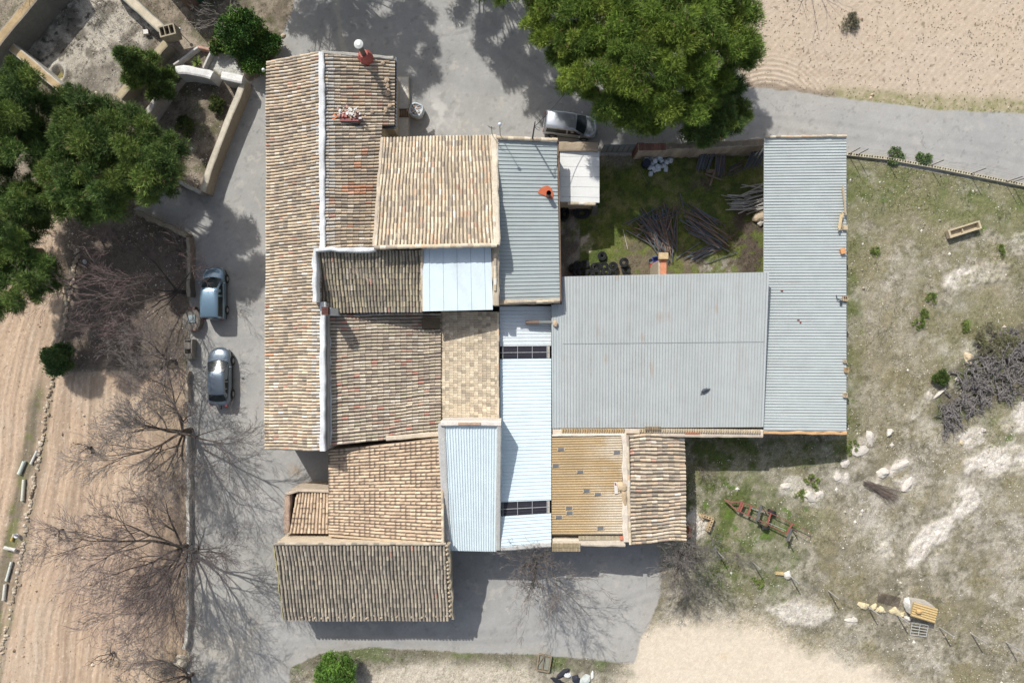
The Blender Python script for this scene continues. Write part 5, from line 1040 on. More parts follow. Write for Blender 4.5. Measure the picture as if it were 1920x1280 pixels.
# ------------------------------------------------------------------ cars
def car(label, loc, head, body, gh, wh, paint, belt, scale=1.0, van=True, wb=(-1.28, 1.22), name='parked_car', tow=False):
    t = thing(name, label, 'car', (0, 0, 0), 'cars parked round the farm')
    def ring(x, w, z, bul=0):
        hp = [(w*.86, .24), (w*.98, .40), (w, z*.72), (w*.985, z-.10), (w*.93, z-.03), (w*.7, z+.01), (w*.35, z+.03)]
        return [Vector((x+bul*(1-(y/max(w, .1))**2), y, q)) for y, q in hp]+[Vector((x+bul, 0, z+.035))]+[Vector((x+bul*(1-(y/max(w, .1))**2), -y, q)) for y, q in hp[::-1]]
    mb = MB(); mb.cur = paint; mb.rings([ring(*s) for s in body]); b = mb.build('body', M_CARP, t, smooth=True)
    mb = MB(); mb.cur = C(40, 42, 46); mb.rings([[Vector((s[0], y*s[1]*.94, q)) for y, q in ((1, .18), (1, .3), (-1, .3), (-1, .18))] for s in body[1:-1]]); mb.build('underbody', M_RUB, t)
    def gring(x, wbt, wr, z, bul=0):
        f = max(0.0, min(1.0, (z-belt)/.25)); hp = [(wbt, belt-.04), (wbt+(wr-wbt)*.3*f, belt+(z-belt)*.3), (wr+(wbt-wr)*(1-f)*.8+.012, z-.075*f), (wr*.93, z-.015), (wr*.6, z+.008)]
        return [Vector((x+bul*(1-(y/max(wbt, .1))**2), y, q)) for y, q in hp]+[Vector((x+bul, 0, z+.018))]+[Vector((x+bul*(1-(y/max(wbt, .1))**2), -y, q)) for y, q in hp[::-1]]
    mb = MB(); mb.cur = paint; mb.rings([gring(*s) for s in gh]); mb.build('cabin', M_CARP, t, smooth=True)
    def patch(s0, s1, t0, t1, uw, nm, off=.014):
        mb = MB(); mb.cur = (.015, .02, .022); R = []
        for k in range(5):
            f = t0+(t1-t0)*k/4; x = lerp(s0[0], s1[0], f); z = lerp(s0[3], s1[3], f); wbt = lerp(s0[1], s1[1], f); wr = lerp(s0[2], s1[2], f); bu = lerp(s0[4] if len(s0) > 4 else 0, s1[4] if len(s1) > 4 else 0, f)
            ww = lerp(wbt, wr, max(0, min(1, (z-belt)/.4)))
            R.append([Vector((x+bu*(1-(u*ww*uw/max(wbt, .1))**2)+off*(1 if s1[0] > s0[0] and s1[3] < s0[3] else -1)*.9, u*ww*uw, z+.018-.012*u*u+off)) for u in np.linspace(-1, 1, 9)])
        mb.rings(R, caps=False, closed=False); return mb.build(nm, M_GLASS, t, smooth=True)
    # last two stations slope to the bonnet, first two to the tail
    patch(gh[-2], gh[-1], .06, .93, .90, 'windscreen'); patch(gh[1], gh[0], .10, .9, .86, 'rear_window')
    for sgn in (-1, 1):
        for (xa, xb, xc, xd) in wh:
            # trapezoid: bottom xa..xb, top xc..xd
            def sp(x, f):
                k = 0
                for k in range(len(gh)-1):
                    if gh[k][0] <= x <= gh[k+1][0]: break
                g0, g1 = gh[k], gh[k+1]; f2 = (x-g0[0])/(g1[0]-g0[0]); z = lerp(g0[3], g1[3], f2); wr = lerp(g0[2], g1[2], f2); wb_ = lerp(g0[1], g1[1], f2)
                zz = belt+.04+(z-.13-belt-.04)*f; a_ = (zz-belt)/max(.05, z-.075-belt)
                return Vector((x, sgn*(lerp(wb_, wr, a_)+.022), zz))
            mb = MB(); mb.cur = (.015, .02, .022); vs = [sp(xa, 0), sp(xb, 0), sp(xd, 1), sp(xc, 1)]; mb.add(vs, [(0, 1, 2, 3)]); mb.add([v-Vector((0, sgn*.03, 0)) for v in vs]+vs, [(0, 1, 5, 4), (1, 2, 6, 5), (2, 3, 7, 6), (3, 0, 4, 7)]); mb.build('side_window', M_GLASS, t)
        for x in wb:
            w_ = max(s[1] for s in body); mb = MB(); mb.cur = (.02, .02, .022); p = Vector((x, sgn*(w_-.17), .31)); mb.tube(p, p+Vector((0, sgn*.2, 0)), .31, .30, 20); wh_ = mb.build('wheel', M_RUB, t)
            mb = MB(); mb.cur = C(150, 152, 154); mb.tube(p+Vector((0, sgn*.19, 0)), p+Vector((0, sgn*.212, 0)), .19, .17, 16); mb.build('rim', M_METAL, wh_)
            mb = MB(); mb.cur = (.02, .02, .022); mb.tube(Vector((x, sgn*(w_-.1), .34)), Vector((x, sgn*(w_+.006), .34)), .37, .37, 20); mb.build('wheel_arch', M_RUB, t)
        mx = gh[-1][0]-.32; mb = MB(); mb.cur = paint; mb.rock(Vector((mx, sgn*(w_+.10), belt+.08)), .07, .12, .09, 3, rough=.05); mb.build('mirror', M_CARP, t, smooth=True)
        fx = body[-2][0]; mb = MB(); mb.cur = C(214, 220, 224); mb.rock(Vector((fx-.04, sgn*body[-2][1]*.78, body[-2][2]-.1)), .12, .17, .09, 2, rough=.04, sub=2); mb.build('headlight', M_GLASS if False else M_PLAST, t, smooth=True)
        rx = body[0][0]; mb = MB(); mb.cur = C(178, 34, 34); mb.box(Vector((rx+.0, sgn*body[0][1]*.93, belt-.16)), (.09, .16, .34 if van else .18)); mb.build('tail_light', M_PLAST, t)
    for x, zz in ((body[-1][0]+.03, .45), (body[0][0]-.02, .5)):
        mb = MB(); mb.cur = C(222, 222, 218); mb.box((x, 0, zz), (.02, .5, .11)); mb.build('number_plate', M_PLAST, t)
    for x, sg in ((body[-1][0]-.02, 1), (body[0][0]+.04, -1)):
        mb = MB(); mb.cur = C(84, 88, 92) if van else tuple(v*.8 for v in paint)
        w_ = body[-2][1] if sg > 0 else body[1][1]; mb.rings([[Vector((x+sg*(dx-.16*(y/w_)**2), y, z)) for y in np.linspace(-w_, w_, 9)]+[Vector((x+sg*(dx-.1-.16*(y/w_)**2), y, z)) for y in np.linspace(w_, -w_, 9)] for dx, z in ((.03, .28), (.07, .4), (.03, .56))]); mb.build('bumper', M_PLAST, t)
    if tow:
        mb = MB(); mb.cur = C(60, 50, 44); mb.bar((body[0][0]-.02, 0, .36), (body[0][0]-.28, 0, .36), .05, .05); mb.rock((body[0][0]-.28, 0, .42), .05, .05, .05, 1, rough=0); mb.build('tow_ball', M_METAL, t)
    mb = MB(); mb.cur = (.02, .02, .02); mb.tube((gh[-3][0], 0, gh[-3][3]), (gh[-3][0]-.16, 0, gh[-3][3]+.22), .008, .004, 5); mb.build('aerial', M_RUB, t)
    t.location = loc; t.rotation_euler = (0, 0, math.radians(head)); t.scale = (scale,)*3
    return t
VB = [(-2.04, .74, 1.02), (-1.98, .81, 1.07), (-1.5, .85, 1.09), (-.4, .86, 1.09), (.7, .86, 1.09), (1.1, .85, 1.07, .06), (1.5, .83, 1.0, .1), (1.82, .76, .90, .12), (1.98, .66, .76, .12), (2.03, .56, .6, .1)]
VG = [(-2.02, .80, .76, 1.12), (-1.94, .80, .68, 1.70), (-1.8, .81, .68, 1.78), (-.6, .82, .69, 1.81), (.1, .82, .68, 1.78), (.34, .82, .66, 1.70, .04), (1.12, .80, .74, 1.10, .2)]
VW = [(-1.85, -.28, -1.80, -.28), (-.14, .86, -.14, .40)]
car('light blue van parked nose up beside the garden wall on the left lane', (W(390, 0, 1.75).x, 3.58, 0), 90, VB, VG, VW, C(134, 164, 184), 1.09, .945, name='parked_van')
car('silver van parked against the wall under the edge of the largest pine', (4.36, 16.22, 0), -6.5, VB, VG, VW, C(186, 192, 200), 1.09, .955, name='parked_van')
SB = [(-2.12, .62, .84), (-2.04, .74, .92), (-1.7, .82, .97), (-.6, .86, .97), (.6, .86, .97), (1.0, .85, .95, .08), (1.5, .82, .88, .14), (1.86, .74, .78, .16), (2.06, .6, .66, .16), (2.12, .48, .55, .14)]
SG = [(-1.72, .70, .62, .98, -.12), (-1.18, .76, .60, 1.30, -.05), (-.85, .78, .60, 1.385), (-.2, .79, .61, 1.42), (.12, .79, .60, 1.40), (.36, .79, .58, 1.33, .05), (1.10, .80, .70, .97, .2)]
SW_ = [(-1.25, -.36, -1.08, -.36), (-.26, .78, -.26, .42)]
car('dark grey rounded car parked nose up below the light blue van', (W(404, 0, 1.4).x, -2.68, 0), 90, SB, SG, SW_, C(122, 136, 150), .98, 1.0, van=False, tow=True)
# ------------------------------------------------------------------ things on and by the roofs
def rock_thing(name, label, cat, p, r, seed, col, group=None, rot=0, m=None, sub=2, rough=.2):
    mb = MB(); mb.rock((0, 0, 0), r[0], r[1], r[2], seed, C(*col), rot, sub, rough); o = mb.build(name, m or M_STONE); o.location = p; return tag(o, label, cat, group)
for i, (x, y, z, s, l) in enumerate([(718, 118, 4.85, .17, 'topmost loose stone, right of the red chimney'), (725, 150, 4.75, .26, 'largest loose stone in the chain near the gutter'), (727, 160.5, 4.72, .2, 'loose stone just under the largest one near the gutter'), (728.5, 169, 4.7, .15, 'smallest loose stone in the chain near the gutter'), (726, 177, 4.75, .22, 'bottom loose stone of the chain near the gutter'), (731, 198, 4.7, .2, 'loose stone nearest the gutter corner'), (723, 206, 4.8, .22, 'loose stone left of the gutter corner stone'), (697, 209, 5.05, .2, 'loose stone right of the white chimney rubble')]):
    rock_thing('roof_stone', l, 'stone', W(x, y, z+.06), (s, s*.75, s*.45), 60+i, (186, 162, 134), 'loose stones on the farmhouse roof', i*.8, sub=1)
mb = MB(); mb.cur = C(220, 132, 78); mb.box((0, 0, 0), (.38, .3, .06), .7); o = mb.build('loose_tile', M_TILE); o.location = W(626, 220, 6.0); tag(o, 'orange clay tile lying loose left of the broken chimney', 'tile')
# paved strip, bulk bag
t = thing('paved_terrace', 'pale raised terrace slab along the farmhouse wall behind the bulk bag', 'terrace', W(758, 200, 0)); mb = MB(); mb.cur = C(196, 184, 162); mb.prism([W(742, 143, .35), W(767, 143, .35), W(767.5, 258, .35), W(742, 258, .35)], -.1); mb.cur = C(222, 216, 204); mb.prism([W(744, 145, .372), W(765, 145, .372), W(765.5, 256, .372), W(744, 256, .372)], .3); mb.build('slab', M_MORT, t)
mb = MB()
for k in range(4): mb.box(W(751.5+k*4, 212, .42), (.13, .62, .05), col=C(132, 106, 82))
for k in (-1, 1): mb.box(W(757.5, 212+k*7, .44), (.72, .07, .05), col=C(120, 96, 74))
o = mb.build('wooden_grate', M_WOOD); tag(o, 'small brown wooden grate lying across the pale terrace', 'grate')
t = thing('bulk_bag', 'white bulk bag filled with pale rubble on the lane beside the terrace', 'bag', W(783, 212, 0)); p = W(783, 212, 0); mb = MB(); mb.cur = C(206, 214, 220)
def blob(r, z, k=.05, ph=0): return [Vector((p.x+(r*(1+k*math.sin(4*a+ph)))*math.cos(a), p.y+(r*(1+k*math.sin(4*a+ph)))*math.sin(a), z)) for a in np.linspace(0, 2*math.pi, 25)[:-1]]
mb.rings([blob(.46, 0), blob(.58, .25), blob(.58, .55), blob(.54, .78), blob(.44, .82), blob(.42, .7)]); mb.build('bag', M_PLAIN, t, smooth=True); mb = MB(); rr = random.Random(2)
for k in range(30): mb.rock(p+Vector((rr.gauss(0, .18), rr.gauss(0, .18), .70)), .09, .08, .07, k, C(*rr.choice([(228, 224, 218), (214, 206, 198), (200, 160, 134)])), sub=1)
mb.build('rubble_fill', M_STONE, t); mb = MB(); mb.cur = C(60, 72, 84)
for a in (.6, 2.3, 3.9, 5.4): mb.tube(p+Vector((math.cos(a)*.5, math.sin(a)*.5, .8)), p+Vector((math.cos(a+.5)*.18, math.sin(a+.5)*.18, .84)), .02, n=5)
mb.build('strap', M_PLAIN, t)
# lamps, mast, aerial, cable
def lampy(label, base, top, arm):
    t = thing('lamp', label, 'lamp', base); mb = MB(); mb.cur = C(120, 120, 120); mb.tube(base, top, .03, .025, 6); mb.build('pole' if arm else 'arm', M_METAL, t); mb = MB(); mb.cur = C(228, 232, 236); mb.rock(top, .12, .12, .11, 1, rough=0, sub=2); mb.build('lamp_shade', M_PLAST, t, smooth=True)
lampy('white wall lamp projecting from the left eave of the farmhouse', W(503, 133, 4.1), W(497, 131, 4.0)+Vector((-.12, 0, 0)), False)
lampy('slender white-headed lamp standing above the top corner of the blue-grey shed', W(938, 256, 5.6), W(937, 233, 8.1), True)
lampy('white globe lamp beside the concrete planter in the upper garden', W(338, 62, 0), W(337, 55, .9), True)
t = thing('service_mast', 'dark electric mast bracket on the top edge of the blue-grey shed', 'mast', W(998, 263, 5.3)); mb = MB(); mb.cur = C(62, 60, 60); a_ = W(998, 262, 5.4); b_ = W(1001, 236, 8.1); b_ = Vector((a_.x+.05, a_.y+.02, 8.1)); mb.tube(a_, b_, .06, .05, 8); mb.tube(b_, b_+Vector((.05, .3, .15)), .045, .03, 6); mb.build('pole', M_METAL, t)
mb = MB(); mb.cur = (.02, .02, .02); q0 = b_+Vector((.05, .05, -.2)); q1 = W(1062, 172, 6.6)
pts = [q0+Vector((.35*math.sin(k/8*3.1), .1*math.sin(k/4*3.1), -.5*math.sin(k/8*3.1))) for k in range(9)]
for a, b in zip(pts[:-1], pts[1:]): mb.tube(a, b, .014, n=4, cap=False)
last = b_
for k in range(1, 13):
    u = k/12; c = b_.lerp(q1, u)-Vector((0, 0, 1.2*u*(1-u))); mb.tube(last, c, .02, n=4, cap=False); last = c
mb.build('cable', M_RUB, t)
t = thing('roof_aerial', 'thin aerial on the top right corner of the beige tiled wing', 'aerial', W(922, 253, 5.2)); mb = MB(); mb.cur = C(70, 66, 62); a_ = W(923, 254, 5.2); mb.tube(a_, a_+Vector((0, 0, 1.9)), .022, n=6)
for k in range(4): mb.bar(a_+Vector((-.3+.04*k, .1, 1.85-k*.12)), a_+Vector((.3-.04*k, -.1, 1.85-k*.12)), .014, .014)
mb.build('rod', M_METAL, t)
# bits on the sheet roofs
mb = MB(); mb.cur = C(132, 106, 86); a_ = W(986, 604.5, 4.35); b_ = W(1034, 604.5, 4.25); m_ = a_.lerp(b_, .5); mb.tube(a_, m_, .15, n=14, cap=False); mb.tube(a_+Vector((.01, 0, 0)), a_+Vector((.03, 0, 0)), .12, n=14, col=(.01, .01, .01)); mb.cur = C(130, 134, 130); mb.tube(m_, b_, .13, n=14); o = mb.build('flue_pipe', M_METAL); tag(o, 'brown and grey pipe lying across the white ribbed roof above its skylight', 'pipe')
rock_thing('roof_stone', 'beige block weighing down the top left corner of the large barn roof', 'stone', W(1041, 606, 4.5), (.22, .26, .16), 71, (210, 184, 150), sub=1)
o = rock_thing('crumpled_cloth', 'crumpled dark scrap lying alone on the large barn roof', 'cloth', W(1321, 733, 4.0), (.36, .12, .12), 72, (78, 84, 92), rot=.5, m=M_PLAIN, rough=.5)
mb = MB(); rr = random.Random(6)
def planks(name, label, n, p0, p1, sx, col, z):
    mb = MB()
    for k in range(n):
        a = W(p0[0]+rr.uniform(-sx, sx), p0[1]+rr.uniform(-3, 3), z+.03*k); b = W(p1[0]+rr.uniform(-sx, sx), p1[1]+rr.uniform(-3, 3), z+.03*k); mb.bar(a, b, .08, .025, SCL(C(*col), rr.uniform(.8, 1.1)))
    return tag(mb.build(name, M_WOOD), label, 'planks')
planks('plank_stack', 'long pale battens stacked along the right edge of the long shed roof', 7, (1580, 349), (1584.5, 402), 2.2, (206, 186, 152), 2.95)
planks('plank_stack', 'short pile of splintered battens below the long battens on the shed roof', 10, (1578.5, 400), (1575, 429), 3.5, (214, 190, 146), 2.98)
def brick(label, x, y, z, s, col, rz=0, holes=True, name='hollow_brick'):
    mb = MB(); mb.cur = C(*col); mb.box((0, 0, 0), (s[0], s[1], .02)); 
    for ox, oy, sx, sy in ((0, s[1]/2-.02, s[0], .04), (0, -s[1]/2+.02, s[0], .04), (-s[0]/2+.02, 0, .04, s[1]-.08), (s[0]/2-.02, 0, .04, s[1]-.08), (0, 0, .03, s[1]-.08)): mb.box((ox, oy, .09), (sx, sy, .16))
    if not holes: mb.box((0, 0, .1), (s[0]-.02, s[1]-.02, .15))
    o = mb.build(name, M_BRICK); o.location = W(x, y, z); o.rotation_euler = (0, 0, rz); return tag(o, label, 'brick', 'bricks on the long shed roof')
brick('solid beige brick under the short battens on the long shed roof', 1583.5, 427, 2.84, (.3, .34), (206, 184, 148), holes=False)
brick('orange tilted brick on the right edge of the long shed roof', 1579, 471, 2.88, (.34, .4), (228, 160, 96), .3, False)
brick('hollow beige brick at the shed edge beside the black bracket', 1583.5, 560, 2.84, (.36, .34), (196, 170, 136))
brick('upper of two small hollow bricks low on the shed edge', 1583, 677, 2.84, (.22, .2), (200, 178, 146))
brick('lower of two small hollow bricks low on the shed edge', 1586, 693, 2.84, (.28, .36), (196, 164, 120))
brick('bottom hollow brick on the shed edge', 1583.5, 740, 2.84, (.26, .34), (206, 182, 148))
mb = MB(); mb.cur = C(66, 74, 84); mb.bar(W(1570, 561, 3.0), W(1586, 566, 2.9), .06, .05); mb.bar(W(1577, 563, 2.98), W(1577, 572, 2.92), .16, .06); mb.bar(W(1570, 562, 2.97), W(1568, 553, 2.97), .05, .04); tag(mb.build('metal_bracket', M_METAL), 'black metal bracket hooked beside a hollow brick on the long shed', 'bracket')
for x, y, r in ((1466, 545, 0), (1497, 600, .2), (1501, 604, 1.4)):
    mb = MB(); mb.cur = C(128, 66, 60); mb.box((0, 0, .0), (.16, .09, .03)); o = mb.build('rust_chip', M_PLAIN); o.location = W(x, y, 3.55-(x-1433)*.0052+.05); o.rotation_euler = (0, 0, r); tag(o, 'small dark red chip lying on the long shed roof', 'scrap', 'dark red chips on the long shed roof')
# ------------------------------------------------------------------ yard
t = thing('yard_gate', 'pale grey metal gate between the white lean-to and the rubble wall', 'gate', W(1154, 288, 0)); mb = MB(); mb.cur = C(150, 156, 158); a_ = W(1126, 286, 0); b_ = W(1184, 286, 0); a_.z = b_.z = 1.0; mb.bar(a_, b_, .06, 1.8); mb.build('panel', M_METAL, t)
mb = MB(); mb.cur = C(120, 126, 130)
for z in (.15, 1.9): mb.bar(Vector((a_.x, a_.y, z)), Vector((b_.x, b_.y, z)), .1, .06)
for k in range(7): p = a_.lerp(b_, k/6); mb.bar(Vector((p.x, p.y-.05, .1)), Vector((p.x, p.y-.05, 1.95)), .05, .05)
mb.build('frame', M_METAL, t)
t = thing('gate_pier', 'dark brick pier at the left end of the rubble wall', 'pier', W(1191, 292, 0)); mb = MB(); mb.cur = C(150, 104, 76); p = W(1191, 290, 0); mb.box((p.x, p.y, 1.05), (.5, .55, 2.2)); mb.build('shaft', M_BRICK, t)
t = thing('brick_stub_wall', 'orange brick stub wall with a beige cap rising behind the red crate', 'wall', W(1240, 500, 0)); mb = MB(); mb.cur = C(222, 142, 100); p = [W(1238.5, 486, 3.1), W(1249.5, 486, 3.1), W(1249.5, 516, 3.1), W(1238.5, 516, 3.1)]; mb.prism(p, 0); mb.cur = C(186, 172, 150); mb.prism([W(1234, 490, 2.9), W(1238, 487, 3.0), W(1238, 516, 3.0), W(1234, 516, 2.9)], 0); mb.build('wall', M_BRICK, t); mb = MB(); mb.cur = C(212, 184, 134); mb.box(W(1243.5, 480, 3.2), (.66, .46, .34)); mb.build('cap', M_STONE, t)
def crate(label, x, y, col, rz, s=(.52, .38), z=.28):
    t = thing('plastic_crate', label, 'crate', W(x, y, 0), 'plastic crates by the brick stub', rz); mb = MB(); mb.cur = C(*col); h = .26
    for ox, oy, sx, sy in ((0, s[1]/2, s[0], .03), (0, -s[1]/2, s[0], .03), (-s[0]/2, 0, .03, s[1]-.03), (s[0]/2, 0, .03, s[1]-.03)): mb.box((ox, oy, h/2+.02), (sx, sy, h))
    mb.box((0, 0, .02), (s[0], s[1], .02)); o = mb.build('tub', M_PLAST); o.parent = t
    mb = MB(); mb.cur = tuple(min(.8, v*1.25) for v in C(*col))
    for ox, oy, sx, sy in ((0, s[1]/2+.012, s[0]+.07, .05), (0, -s[1]/2-.012, s[0]+.07, .05), (-s[0]/2-.012, 0, .05, s[1]-.03), (s[0]/2+.012, 0, .05, s[1]-.03)): mb.box((ox, oy, h+.035), (sx, sy, .03))
    o = mb.build('rim', M_PLAST); o.parent = t; return t
crate('red plastic crate left of the brick stub wall', 1225, 499, (190, 62, 48), .38); crate('blue plastic crate behind the red crate', 1228, 487, (40, 60, 140), .2, (.4, .36))
mb = MB(); p = W(1219, 490, 0); mb.cur = C(130, 134, 134); mb.rings([[Vector((p.x+r*math.cos(a), p.y+r*math.sin(a), z)) for a in np.linspace(0, 6.283, 17)[:-1]] for r, z in ((.16, .0), (.2, .3), (.18, .3), (.14, .05))]); tag(mb.build('tub', M_PLAST), 'round grey tub beside the blue crate', 'tub')
# white jerrycans
def can_mesh():
    mb = MB(); mb.cur = C(214, 226, 234); s = [(.92, 0), (1, .05), (1, .28), (.8, .36), (.3, .38)]
    mb.rings([[Vector((.16*k*math.copysign(abs(math.cos(a))**.45, math.cos(a)), .13*k*math.copysign(abs(math.sin(a))**.45, math.sin(a)), z)) for a in np.linspace(0, 6.283, 17)[:-1]] for k, z in s]); mb.tube((.08, 0, .34), (.08, 0, .42), .035, n=8); mb.bar((-.1, 0, .41), (.03, 0, .41), .03, .03); mb.bar((-.1, 0, .37), (-.1, 0, .42), .03, .03); return mb
cm = can_mesh().build('jerrycan', M_PLAST); tag(cm, 'x', 'jerrycan', 'white jerrycans in the yard corner'); first = True; rr = random.Random(12)
pos = [(235, 215), (300, 225), (345, 225), (385, 220), (435, 252), (498, 232), (535, 232), (262, 285), (303, 284), (270, 345), (318, 330), (358, 308), (402, 328), (447, 318), (360, 352), (405, 350), (288, 422), (500, 388), (222, 250)]
for k, (x, y) in enumerate(pos):
    o = cm if k == 0 else cm.copy()
    if k: COLL.objects.link(o)
    o.location = W(1180+x/7.385, 270+y/7.385, 0)+Vector((0, 0, .0 if k > 13 or k == 0 else rr.choice([0, .12, .2]))); o.rotation_euler = (rr.uniform(-.5, .5) if k < 16 else 0, rr.uniform(-.5, .5) if k < 16 else math.pi/2*(k == 17), rr.uniform(0, 3) if k != 16 else 1.57); s = rr.uniform(1.05, 1.3); o.scale = (s, s, s)
    o['label'] = 'white jerrycan tumbled in the heap against the rubble wall' if k not in (16, 17) else ('white jerrycan standing apart below the left side of the heap' if k == 16 else 'white jerrycan lying apart below the right side of the heap')
mb = MB(); p = W(1209, 310, 0); mb.cur = C(30, 44, 70); mb.rings([[Vector((p.x+r*math.cos(a), p.y+r*math.sin(a), z)) for a in np.linspace(0, 6.283, 21)[:-1]] for r, z in ((.3, 0), (.31, .3), (.32, .32), (.31, .34), (.31, .62), (.3, .85), (.27, .85), (.27, .82))]); tag(mb.build('plastic_drum', M_PLAST), 'dark blue drum standing left of the jerrycan heap', 'drum')
# coils of black pipe
def coil_mesh(seed):
    mb = MB(); rr = random.Random(seed); mb.cur = (.025, .027, .03)
    for k in range(12):
        r = .10+.045*(k % 4)+rr.uniform(0, .02); z = .03+.05*(k//4)+.02*(k % 2); dx, dy = rr.uniform(-.02, .02), rr.uniform(-.02, .02); n = 18; cs = [Vector((dx+(r+.03)*math.cos(a), dy+(r+.03)*math.sin(a), z+.012*math.sin(2*a+k))) for a in np.linspace(0, 6.283, n+1)]
        rings = []
        for i in range(n+1):
            a = 6.283*i/n; e = Vector((math.cos(a), math.sin(a), 0)); rings.append([cs[i]+(e*math.cos(b)+Vector((0, 0, 1))*math.sin(b))*.027 for b in (0, 1.57, 3.14, 4.71)])
        mb.rings(rings, caps=False)
    return mb
cms = [coil_mesh(s).build('pipe_coil', M_RUB) for s in (1, 2, 3)]
cp = [(1128.4, 480, .05, 1.15, 'single black pipe coil lying apart on the grass'), (1169, 492, .35, 1.15, 'black pipe coil on top at the right end of the row'), (1172, 508, .1, 1.1, 'bottom black pipe coil at the right end of the row')]+[(x, y, z, 1.1, 'black pipe coil in the crowded row along the barn') for x, y, z in ((1082, 499, .25), (1097, 497, .3), (1113, 500, .4), (1122, 501, .2), (1133, 500, .3), (1150, 500, .25), (1083, 512, .4), (1092, 514, .2), (1104, 514, .45), (1119, 514, .4), (1136, 511, .45), (1150, 512, .3), (1074, 502, .1))]
for k, (x, y, z, s, l) in enumerate(cp):
    o = cms[k] if k < 3 else cms[k % 3].copy()
    if k >= 3: COLL.objects.link(o)
    o.location = W(x, y, z); o.rotation_euler = ((rr.uniform(-.4, .4), rr.uniform(-.4, .4), rr.uniform(0, 6)) if k else (0, 0, 0)); o.scale = (s, s, s*1.2); tag(o, l, 'pipe coil', 'black pipe coils by the barn')
hs_ = coil_mesh(8).build('hose', M_RUB); hs_.location = W(1091, 400, .15); hs_.scale = (2.1, 1.5, 1); tag(hs_, 'looped black hose on the ground below the white lean-to', 'hose')
hs_ = coil_mesh(9).build('hose', M_RUB); hs_.location = W(1058, 402, .2); hs_.scale = (1.2, 1.9, 3); tag(hs_, 'thick black hose coil tight against the blue-grey shed', 'hose')
mb = MB(); mb.cur = C(110, 118, 122); mb.prism([W(1112, 384, 2.0), W(1120, 384, 2.0), W(1120.5, 387, 1.95), W(1112, 387, 1.95)], 0, bot=[W(1108, 398, 0), W(1122, 398, 0), W(1122, 403, 0), W(1108, 403, 0)]); tag(mb.build('metal_sheet', M_METAL), 'grey metal sheet leaning against the white lean-to', 'sheet')
# stakes, each one a thing
def rod_mesh(col, r, seed):
    mb = MB(); rg = random.Random(seed); P = [Vector((-.5+k/4, rg.uniform(-.006, .006), rg.uniform(-.006, .006))) for k in range(5)]
    for a, b in zip(P[:-1], P[1:]): mb.tube(a, b, r, r*.95, 6)
    mb.cur = C(*col); mb.c = [C(*col)]*len(mb.v); o = mb.build('wooden_stake', M_WOOD); return o
RODS = {'grey': [rod_mesh((112, 118, 126), .036, 1), rod_mesh((96, 102, 110), .034, 2)], 'brown': [rod_mesh((150, 126, 108), .036, 3), rod_mesh((128, 106, 92), .034, 4)], 'pale': [rod_mesh((196, 192, 184), .042, 5), rod_mesh((168, 164, 158), .042, 6)], 'twig': [rod_mesh((128, 108, 94), .018, 7)]}
used_ = set()
def rod(kind, x, y, ang, L, z, tilt, label, group, rg):
    src = rg.choice(RODS[kind]); o = src if src.name not in used_ else src.copy()
    if src.name in used_: COLL.objects.link(o)
    used_.add(src.name); o.location = W(x, y, z)+Vector((0, 0, 0)); o.rotation_euler = (0, tilt, math.radians(ang)); o.scale = (L, 1, 1); tag(o, label, 'stake', group)
rg = random.Random(31)
g1_, l1_ = 'stakes of the left heap', 'weathered wooden stake in the larger heap left of centre in the yard'
for k in range(92):
    u = rg.random(); a = lerp(-28, -98, u)+rg.gauss(0, 9); x = lerp(1210, 1262, u)+rg.gauss(0, 9); y = lerp(440, 432, u)+rg.gauss(0, 13)
    lb_ = l1_
    if k > 76: lb_ = 'grey-brown stake lying crosswise over the top left of the larger heap'; a = rg.uniform(15, 40); x = rg.gauss(1225, 14); y = rg.gauss(412, 8)
    L = rg.uniform(2.2, 3.2); rod('brown' if rg.random() < .45 else 'grey', x, y, a, L, .12+.55*math.exp(-((x-1235)/30)**2-((y-435)/28)**2)*rg.random()+.0, rg.uniform(-.06, .06), lb_, g1_, rg)
g2_, l2_ = 'stakes of the right heap', 'weathered wooden stake in the combed heap right of centre in the yard'
for k in range(70):
    a = rg.gauss(-33, 6); x = rg.uniform(1300, 1342); y = 425+(x-1320)*.35+rg.uniform(-24, 26)
    lb_ = l2_
    if k > 54: lb_ = 'stake fanned out at the lower edge of the combed heap'; a = rg.gauss(24, 9); x = rg.gauss(1325, 10); y = rg.gauss(470, 5)
    rod('brown' if rg.random() < .3 else 'grey', x, y, a, rg.uniform(2.1, 2.9), .12+.45*rg.random()*math.exp(-((y-435)/25)**2), rg.uniform(-.06, .06), lb_, g2_, rg)
for k in range(22): rod('twig', rg.gauss(1365, 9), rg.gauss(440, 14), rg.uniform(-90, 60), rg.uniform(.7, 1.3), .1+.3*rg.random(), rg.uniform(-.15, .15), 'crooked thin branch tangled at the right end of the combed heap', 'crooked branches', rg)
for k in range(24): rod('pale', rg.uniform(1372, 1392), rg.uniform(366, 394), rg.gauss(-4, 5), rg.uniform(1.2, 1.7), .1+.3*rg.random(), rg.uniform(-.05, .05), 'pale grey pole in the left end of the pale pile', 'pale poles in the yard', rg)
for k in range(24): rod('pale', rg.uniform(1408, 1428), 350+rg.uniform(-4, 46), rg.gauss(14, 9), rg.uniform(1.5, 2.3), .2+.4*rg.random(), rg.uniform(-.05, .05), 'pale grey pole in the pile running in under the long shed', 'pale poles in the yard', rg)
for k in range(17): rod('grey', 1310+k*1.55+rg.gauss(0, .6), 302+rg.uniform(-2, 2), 74+rg.gauss(0, 2), 1.35, .5+rg.uniform(0, .12), -.35, 'dark stake in the tidy bundle leaning on the middle of the rubble wall', 'stakes of the middle bundle', rg)
